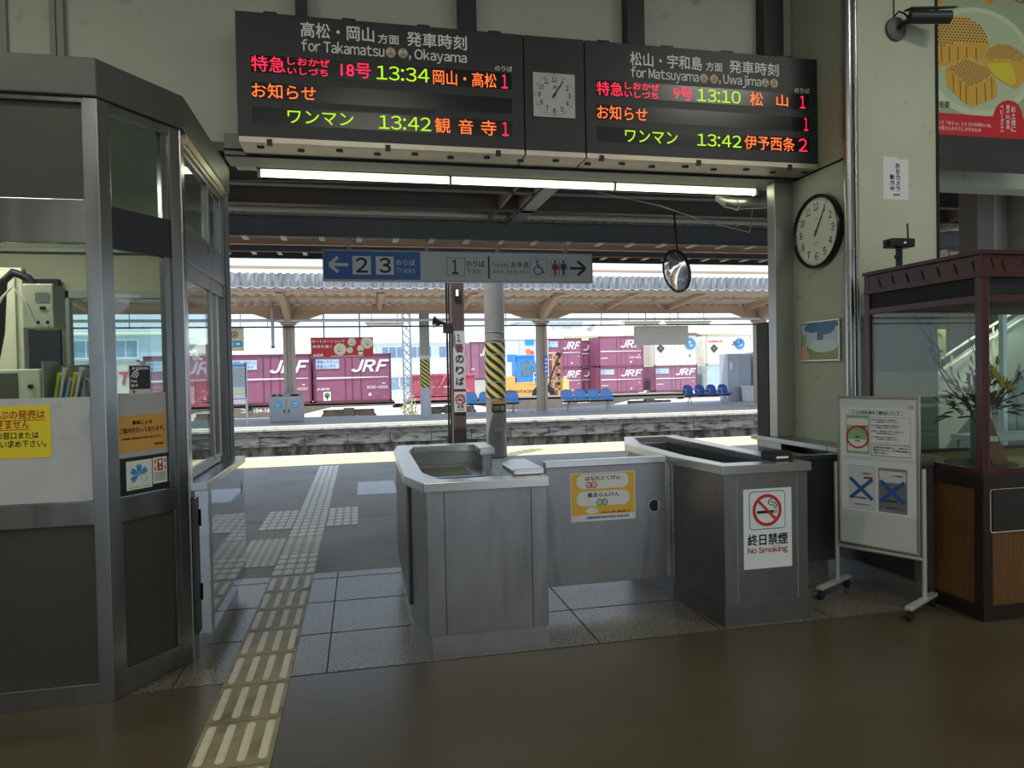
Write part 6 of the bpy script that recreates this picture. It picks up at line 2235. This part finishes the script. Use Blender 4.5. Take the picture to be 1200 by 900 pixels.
container('freight_container', 'white container with red lettering seen through the angled booth window', -12.8, -9.35, 33.0, 0.22, 2.30, 2.4, CWHITE, jot_red, None, WHTF)
DECK = M('wagon grey', (120, 112, 104), 0.7, 0.1, var=0.12, scale=2)
WHEEL = M('wheel rust', (88, 72, 62), 0.6, 0.4)


def wagon(x0, x1, label, num):
    t = thing('flat_wagon', label, 'wagon', ((x0 + x1) / 2, 33.2, -1.0), 'flat wagons of the near train')
    b = MB()
    b.prism([(x0, 33.0, 0.18), (x1, 33.0, 0.18), (x1, 33.0, 0.02), (x1 - 2.9, 33.0, 0.0), (x1 - 4.6, 33.0, -0.38), (x0 + 4.6, 33.0, -0.38), (x0 + 2.9, 33.0, 0.0), (x0, 33.0, 0.02)], (0, 0.12, 0))
    b.box(x0, x1, 33.0, 35.4, 0.10, 0.20)
    obj('frame', b, DECK, t)
    for cx in (x0 + 2.1, x1 - 2.1):
        g = MB().box(cx - 1.15, cx + 1.15, 33.05, 33.25, -0.42, -0.12)
        g.box(cx - 0.25, cx + 0.25, 33.0, 33.3, -0.55, -0.05)
        bo = obj('bogie', g, M('bogie dark', (70, 64, 60), 0.7), t, bevel=0.02)
        for d in (-0.85, 0.85):
            obj('wheel', MB().cyl((cx + d, 32.93, -0.57), (cx + d, 33.04, -0.57), 0.43, 24).cyl((cx + d, 32.88, -0.57), (cx + d, 32.93, -0.57), 0.14, 12), WHEEL, bo)
    p = front(33.0)
    obj('lettering', MB().text(p, num, x0 + (x1 - x0) * 0.53, x0 + (x1 - x0) * 0.53 + 1.5, -0.14, 0.06, 0.01, 0.02), FADE, t)
    m = MB()
    for x in (x0 + 6.6, x0 + 8.0):
        m.cyl((x, 32.95, 0.05), (x, 33.0, 0.05), 0.13, 12)
        m.box(x - 0.2, x + 0.2, 32.95, 33.0, 0.10, 0.19)
    obj('brake_gear', m, BLACK, t)
    for x in (x0 - 0.25, x1 - 0.05):
        obj('coupler', MB().box(x, x + 0.32, 34.1, 34.3, -0.15, 0.05), BLACK, t)
    return t


wagon(-12.9, 1.55, 'grey flat wagon under the maroon containers of the train', 'コキ104-1642')
wagon(2.05, 16.4, 'grey flat wagon with an empty deck behind the light blue benches', '104-1817')
t = thing('tub_container', 'red open tub container on the flat wagon behind the brown pillar', 'container', (3.6, 33.2, 0.22))
b = MB()
b.prism([(2.4, 33.0, 0.42), (5.35, 33.0, 0.42), (5.35, 33.0, 1.42), (2.4, 33.0, 1.42)], (0, 2.3, 0))
obj('tub', b, M('tub red', (192, 92, 108), 0.5, var=0.08, scale=2), t, bevel=0.08)
b = MB()
b.box(2.3, 5.45, 32.95, 33.05, 1.34, 1.44)
b.box(2.3, 5.45, 32.95, 35.35, 0.20, 0.34)
b.tube([(3.95, 32.96, 1.36), (5.3, 32.96, 0.36)], 0.06, 6)
b.tube([(3.95, 32.96, 1.36), (3.7, 32.96, 0.9)], 0.05, 6)
obj('frame', b, M('tub frame red', (214, 112, 124), 0.5), t)
b = MB()
for x in (1.75, 2.05, 2.3):
    b.box(x, x + 0.05, 32.98, 33.03, 0.2, 1.4)
for z in (0.8, 1.36):
    b.box(1.75, 2.35, 32.98, 33.03, z, z + 0.05)
obj('end_rail', b, FADE, t)
m = MB().text(front(32.99), "アルミナ専用", 2.75, 4.3, 0.78, 0.86, 0.01, 0.02)
obj('lettering', m, FADE, t)

# lattice mast of the overhead line
t = thing('lattice_mast', 'pale blue lattice mast rising beside the red tub container', 'mast', (2.05, 31.4, -1.0))
b = MB()
for x in (1.86, 2.20):
    for y in (31.3, 31.62):
        b.box(x, x + 0.05, y, y + 0.05, -1.0, 7.0)
z = -1.0
k = 0
while z < 6.8:
    a, c_ = (1.885, 2.225) if k % 2 == 0 else (2.225, 1.885)
    for y in (31.32, 31.64):
        b.tube([(a, y, z), (c_, y, z + 0.36)], 0.02, 5)
        b.tube([(c_, y, z), (a, y, z + 0.36)], 0.016, 5)
    z += 0.36
    k += 1
obj('lattice', b, M('mast pale blue', (150, 158, 172), 0.5, 0.1), t)
b = MB()
rg = random.Random(5)
for i in range(260):
    c = Vector((2.08 + rg.gauss(0, 0.26), 30.8 + rg.gauss(0, 0.15), -0.75 + abs(rg.gauss(0, 0.5))))
    d1 = Vector((rg.uniform(-1, 1), rg.uniform(-1, 1), rg.uniform(-0.3, 1))).normalized() * 0.13
    d2 = Vector((rg.uniform(-1, 1), rg.uniform(-1, 1), rg.uniform(-1, 1))).normalized() * 0.05
    b.add([c, c + d1 * 0.5 + d2, c + d1, c + d1 * 0.5 - d2], [(0, 1, 2, 3)])
t = thing('weed_bush', 'dry yellow green weeds at the foot of the lattice mast', 'weeds', (2.08, 30.8, -1.0))
obj('foliage', b, M('dry weed', (186, 180, 124), 0.8, var=0.35, scale=8), t)
b = MB()
for i in range(14):
    x, y = 2.08 + rg.gauss(0, 0.1), 30.8 + rg.gauss(0, 0.1)
    b.tube([(x, y, -1.0), (x + rg.gauss(0, .12), y, -0.5), (x + rg.gauss(0, .2), y, 0.1)], 0.008, 4)
obj('stem', b, M('dry stem', (140, 126, 90), 0.8), t)

# container stacks across the yard
YS = 53.0
sc = YS / 59.0


def sx_(x):
    return x * sc


Z0, ZM, Z1 = 1.5 + (-0.62 - 1.5) * sc, 1.5 + (1.72 - 1.5) * sc, 1.5 + (4.42 - 1.5) * sc
SG = 'stacked containers across the yard'


def globe(t, p, cu, cv, r):
    m = MB().mi(0).disc(p, cu, cv, r, 0.05, 24)
    m.mi(1).disc(p, cu - r * 0.2, cv + r * 0.25, r * 0.4, 0.06, 16, r * 0.2)
    m.disc(p, cu + r * 0.2, cv - r * 0.3, r * 0.35, 0.06, 16, r * 0.18)
    obj('globe_mark', m, [M('globe blue', (74, 134, 190), 0.5), M('globe pale', (170, 200, 220), 0.5)], t)


def diamond(t, p, cu, cv, r):
    m = MB().mi(0).poly(p, [(cu - r, cv), (cu, cv - r), (cu + r, cv), (cu, cv + r)], 0.05)
    m.mi(1).poly(p, [(cu - r * 0.5, cv), (cu, cv - r * 0.5), (cu + r * 0.5, cv), (cu, cv + r * 0.5)], 0.06)
    obj('diamond_mark', m, [M('diamond dark', (60, 60, 62), 0.5), M('diamond brown', (120, 100, 80), 0.5)], t)


def w1(t, p, x0, z0, w, h):
    diamond(t, p, x0 + w * 0.15, z0 + h * 0.58, 0.36)
    globe(t, p, x0 + w * 0.84, z0 + h * 0.73, 0.48)
    obj('lettering', MB().text(p, "JAPAN OIL TRANSPORTATION", x0 + w * 0.08, x0 + w * 0.36, z0 + h * 0.28, z0 + h * 0.32, 0.03, 0.01).rect(p, x0 + w * 0.8, x0 + w * 0.86, z0 + h * 0.28, z0 + h * 0.38, 0.03), M('faint grey lettering', (150, 150, 148), 0.6), t)


def w2(t, p, x0, z0, w, h):
    diamond(t, p, x0 + w * 0.17, z0 + h * 0.56, 0.36)
    globe(t, p, x0 + w * 0.74, z0 + h * 0.71, 0.46)
    obj('lettering', MB().text(p, "JOT", x0 + w * 0.56, x0 + w * 0.78, z0 + h * 0.66, z0 + h * 0.80, 0.07, 0.03, 0.2), M('lettering navy', (50, 60, 90), 0.6), t)
    obj('lettering', MB().text(p, "SUPER UR", x0 + w * 0.04, x0 + w * 0.36, z0 + h * 0.76, z0 + h * 0.83, 0.03, 0.03, 0.2), M('lettering crimson', (206, 60, 92)), t)


def plain(t, p, x0, z0, w, h):
    m = MB()
    for k in range(12):
        m.slab(p, x0 + w * (0.04 + k * 0.08), x0 + w * (0.07 + k * 0.08), z0 + 0.1, z0 + h - 0.1, 0, 0.02)
    obj('rib_panel', m, CBLUE, t)


for nm, x0, x1, lo, up, ll, lu in (
    (0, 15.9, 19.15, jrf(slogan=False, stripe=True), jrf(slogan=True), 'lower maroon container of the stack behind the container loader', 'upper maroon container of the stack behind the container loader'),
    (1, 20.75, 24.95, jrf(), jrf(slogan=False, num='W19D-28801'), 'lower maroon container in the stack left of the white containers', 'upper maroon container in the stack left of the white containers'),
    (2, 26.0, 30.2, jrf(faded=True), w1, 'faded maroon container under the white container with a plain globe', 'white container with a plain blue globe stacked on a faded maroon one'),
    (3, 31.15, 35.7, plain, w2, 'pale blue ribbed container under the white one with red lettering', 'white container with red lettering and a blue globe on top of its stack')):
    lm = (MARO, MARO, MARO2, CBLUE)[nm]
    um = (MARO, MARO, CWHITE, CWHITE)[nm]
    container('freight_container', ll, sx_(x0), sx_(x1), YS, Z0, ZM - 0.004, 2.45, lm, lo, SG, (MARF, MARF, MARF, WHTF)[nm])
    container('freight_container', lu, sx_(x0), sx_(x1), YS, ZM, Z1 - (0.12 if nm == 0 else 0), 2.45, um, up, SG, (MARF, MARF, WHTF, WHTF)[nm])
for z0_, z1_, lab in ((Z0, ZM - 0.004, 'lower maroon container glimpsed in the gap between the two maroon stacks'), (ZM, Z1 - 0.2, 'upper maroon container glimpsed in the gap between the two maroon stacks')):
    container('freight_container', lab, sx_(18.3), sx_(22.4), YS + 2.7, z0_, z1_, 2.45, MARO, jrf(slogan=False), SG, MARF)
for x in (15.9, 20.75, 26.0, 31.15):
    single('skid', MB().box(sx_(x) + 0.2, sx_(x) + 3.4 - (0.6 if x < 16 else 0), YS + 0.2, YS + (5.0 if x > 20 and x < 21 else 2.2), -1.0, Z0), M('timber skid', (120, 104, 84), 0.8), 'low timber skid under the yard containers', 'skid', group='skids under the container stacks')
container('freight_container', 'maroon container half hidden behind the striped round post', 8.1, 9.8, 52.0, 0.9, 3.75, 2.4, MARO2, jrf(slogan=False, stripe=False), None, MARF)


def vivid(t, p, x0, z0, w, h):
    m = MB()
    m.mi(0).rect(p, x0 + w * 0.52, x0 + w * 0.70, z0 + h * 0.84, z0 + h * 0.98, 0.03)
    m.rect(p, x0 + w * 0.52, x0 + w * 0.70, z0 + h * 0.36, z0 + h * 0.54, 0.03)
    m.mi(1).disc(p, x0 + w * 0.58, z0 + h * 0.68, 0.22, 0.03, 16)
    m.mi(2).disc(p, x0 + w * 0.66, z0 + h * 0.65, 0.16, 0.035, 16)
    obj('colour_mark', m, [M('mark cyan', (40, 150, 210), 0.5), M('mark orange', (224, 140, 60), 0.5), M('mark pink', (214, 90, 120), 0.5)], t)


container('freight_container', 'white container with cyan marks behind the blue cab of the loader', 10.4, 14.2, 52.0, 0.9, 3.95, 2.4, M('container bluish white', (206, 212, 226), 0.55, var=0.04, scale=1.5), vivid, None, WHTF)
b = MB().box(8.0, 14.22, 52.0, 54.4, -1.0, 0.88)
single('loading_dock', b, M('dock concrete', (186, 184, 178), 0.8, var=0.08, scale=2), 'low concrete dock under the containers behind the loader', 'dock')

# container loader
t = thing('container_loader', 'orange container loader with a bright blue cab in the yard', 'forklift', (11, 45, -1.0))
ORA = M('loader orange', (226, 168, 92), 0.5, var=0.06, scale=2)
CABB = M('cab blue', (62, 140, 222), 0.45)
b = MB()
b.prism([(8.9, 45, -0.4), (12.3, 45, -0.4), (12.3, 45, 0.45), (10.9, 45, 0.55), (10.0, 45, 0.60), (10.0, 45, 1.15), (8.9, 45, 1.15)], (0, 2.6, 0))
b.box(10.0, 12.2, 45.1, 47.4, 0.55, 0.75)
obj('body', b, ORA, t, bevel=0.04)
b = MB()
b.prism([(10.15, 45.3, 0.70), (11.5, 45.3, 0.70), (11.75, 45.3, 1.1), (11.35, 45.3, 2.45), (10.15, 45.3, 2.45)], (0, 1.5, 0))
cab = obj('cab', b, CABB, t, bevel=0.04)
b = MB()
p = front(45.29)
b.rect(p, 10.45, 11.0, 1.15, 2.15, 0.012)
b.poly(p, [(11.08, 1.2), (11.5, 1.2), (11.22, 2.2), (11.08, 2.2)], 0.012)
obj('window', b, M('cab glass', (96, 126, 140), 0.15, var=0.3, scale=4), cab)
obj('roof_box', MB().box(10.1, 11.4, 45.25, 46.85, 2.42, 2.55).box(9.55, 10.1, 45.2, 45.5, 2.10, 2.6), CABB, cab, bevel=0.02)
for x, r_ in ((11.9, 0.80), (9.6, 0.62)):
    m = MB().cyl((x, 44.9, -1.0 + r_), (x, 45.4, -1.0 + r_), r_, 28)
    w = obj('wheel', m, RUBBER, t, bevel=0.05)
    obj('hub', MB().cyl((x, 44.87, -1.0 + r_), (x, 44.9, -1.0 + r_), r_ * 0.5, 20), ORA, w)
b = MB()
for x in (12.55, 12.95):
    b.prism([(x, 45.2, -0.4), (x + 0.14, 45.2, -0.4), (x + 0.26, 45.2, 2.75), (x + 0.12, 45.2, 2.75)], (0, 0.2, 0))
for z in (0.2, 0.9, 1.6, 2.3):
    b.box(12.6 + z * 0.04, 13.15 + z * 0.04, 45.2, 45.4, z, z + 0.1)
obj('mast', b, M('mast yellow', (206, 160, 84), 0.5), t)
b = MB()
b.tube([(12.3, 45.15, 0.5), (12.6, 45.15, 1.4), (12.95, 45.15, 2.2), (13.3, 45.15, 2.75)], 0.05, 6)
for z in (0.6, 1.2, 1.9, 2.6):
    b.cyl((13.0, 45.1, z), (13.0, 45.3, z), 0.12, 10)
obj('hose', b, BLACK, t)
b = MB()
b.prism([(13.2, 45.1, -0.6), (13.75, 45.1, -0.6), (13.7, 45.1, 0.9), (13.35, 45.1, 1.0)], (0, 1.2, 0))
obj('lift_frame', b, M('lift frame yellow', (232, 196, 120), 0.5), t)
m = MB()
m.tube([(11.25, 45.0, 0.70), (11.25, 45.0, 1.35), (12.05, 45.0, 1.35), (12.05, 45.0, 0.70)], 0.03, 6)
m.tube([(11.25, 45.0, 1.05), (12.05, 45.0, 1.05)], 0.025, 6)
obj('guard_rail', m, FADE, t)
m = MB().text(front(45.0), "CONTAINER", 9.5, 11.6, 0.05, 0.22, 0.02, 0.02)
obj('lettering', m, INK, t)

# ------------------------------------------------------------------ buildings beyond the yard
BWALL = M('building pale wall', (214, 222, 226), 0.8, var=0.03, scale=0.5)
BGREEN = M('building pale green roof', (214, 230, 208), 0.7, var=0.03, scale=0.5)
BCREAM = M('building cream roof', (236, 228, 206), 0.8, var=0.04, scale=0.6)
BWIN = M('building window', (132, 158, 184), 0.2, var=0.15, scale=1)
BBLUE = M('building blue grey', (160, 174, 196), 0.8, var=0.06, scale=0.4)


def building(label, x0, x1, Y, z1, D, wall, roof, rh, wins, extra=None, setback=1.5):
    t = thing('building', label, 'building', ((x0 + x1) / 2, Y, -1.0))
    obj('wall', MB().box(x0, x1, Y, Y + D, -1.0, z1), wall, t)
    b = MB()
    b.prism([(x0 - 0.4, Y - 0.4, z1), (x0 - 0.4, Y - 0.4, z1 + 0.15), (x0 - 0.4, Y + D / 2, z1 + rh), (x0 - 0.4, Y + D + 0.4, z1 + 0.15), (x0 - 0.4, Y + D + 0.4, z1)], (x1 - x0 + 0.8, 0, 0))
    obj('roof', b, roof, t)
    p = front(Y)
    for u0, u1, v0, v1, n_ in wins:
        w = obj('window', MB().sframe(p, u0, u1, v0, v1, 0.12, 0, 0.06), M('window frame white', (226, 230, 232), 0.5), t)
        m = MB().mi(0).rect(p, u0 + 0.1, u1 - 0.1, v0 + 0.1, v1 - 0.1, 0.01)
        m.mi(1)
        for k in range(1, n_):
            x = u0 + (u1 - u0) * k / n_
            m.rect(p, x - 0.04, x + 0.04, v0, v1, 0.03)
        obj('pane', m, [BWIN, M('window frame white', (226, 230, 232))], w)
    return t


t = building('long pale building with a light green roof behind the red tub container', 1.8, 22.0, 75, 4.7, 14, BWALL, BGREEN, 2.3,
             [(2.2, 4.6, 3.0, 4.4, 3), (5.2, 7.6, 3.0, 4.4, 3), (8.2, 9.2, 3.0, 4.4, 1), (10.2, 12.6, 3.0, 4.4, 3), (13.4, 15.8, 3.0, 4.4, 3), (2.6, 5.6, -0.4, 1.2, 2), (9.0, 11.5, 0.2, 1.4, 2), (12.6, 14.6, 0.4, 1.4, 2)])
p = front(75)
m = MB().mi(0).slab(p, 8.2, 16.4, 1.75, 2.75, 0, 0.1)
m.mi(1).text(p, "グリーン", 9.0, 11.8, 2.0, 2.55, 0.12, 0.02).text(p, "急運送", 13.2, 15.6, 2.0, 2.55, 0.12, 0.02)
obj('sign_panel', m, [M('sign panel pale', (224, 230, 230), 0.6), M('sign panel grey', (130, 140, 146), 0.6)], t)
building('low building with a cream roof behind the maroon containers at the left', -15.2, -4.6, 70, 3.6, 12, BWALL, BCREAM, 1.7,
         [(-14.6, -12.4, 1.8, 3.2, 3), (-11.2, -9.2, 1.8, 3.2, 2), (-8.0, -6.0, 1.8, 3.2, 2)])
building('pale blue two storey house seen through the booth side window', -30, -17.5, 72, 5.6, 12, M('house pale blue', (186, 204, 222), 0.8), M('house cream roof', (228, 230, 206), 0.8), 0.6,
         [(-26, -23.8, 3.4, 5.2, 2), (-22.6, -20.4, 3.4, 5.2, 2), (-21, -19, 0.4, 2.0, 2)])
building('cream roofed building behind the white stacked containers', 32.2, 47, 80, 5.6, 16, M('shed cream wall', (230, 224, 206), 0.8), BCREAM, 3.2, [(34, 36, 2, 3.5, 2)])
building('pale cream building above the upper maroon stack', 18.0, 31.0, 90, 6.0, 14, M('block cream wall', (236, 230, 212), 0.8), BCREAM, 1.5, [(20, 23, 3.6, 5.4, 2)])
building('distant pale blue grey block on the skyline above the container loader', 14, 30, 130, 9.4, 12, BBLUE, BBLUE, 0.4, [(15 + 3.4 * k, 17.2 + 3.4 * k, 6.6, 8.6, 2) for k in range(4)])
building('distant white block on the skyline above the hanging blank sign', 31, 44, 135, 11.0, 12, M('block white', (222, 226, 230), 0.8), BBLUE, 0.4, [(32.5 + 3.6 * k, 34.6 + 3.6 * k, 8.0, 10.2, 2) for k in range(3)])
building('distant grey roofed hall on the skyline at the right', 46, 70, 125, 8.4, 16, M('hall pale grey', (204, 208, 212), 0.8), M('hall roof', (176, 186, 200), 0.7), 2.4, [(49, 52, 5.5, 7.5, 3)])
building('distant pale block on the skyline behind the light green roof', 4, 13, 125, 8.0, 12, M('block pale grey', (206, 214, 222), 0.8), BBLUE, 0.4, [(5 + 2.6 * k, 6.6 + 2.6 * k, 5.6, 7.2, 2) for k in range(3)])
t = thing('shed_awning', 'dark brown sloping awning beside the white stacked containers', 'awning', (40, 78, 4))
b = MB().prism([(36.5, 76, 5.6), (38.8, 76, 5.6), (43.6, 76, 3.5), (43.6, 76, 2.8)], (0, 3, 0))
obj('sheet', b, M('awning brown', (120, 96, 92), 0.7), t)
obj('post', MB().box(43.2, 43.4, 76.5, 76.7, -1, 3.0), GALV, t)
# overhead wires
for y, z, lab in ((30.5, 5.1, 'nearest'), (30.5, 4.2, 'lower nearest'), (33.5, 5.0, 'second')):
    pts = [(-60 + i * 12, y, z + 0.05 * math.sin(i * 1.3)) for i in range(17)]
    single('overhead_wire', MB().tube(pts, 0.012, 5), M('wire', (96, 104, 112), 0.5, 0.4), 'thin overhead wire above the freight tracks', 'wire', group='overhead wires above the freight tracks')
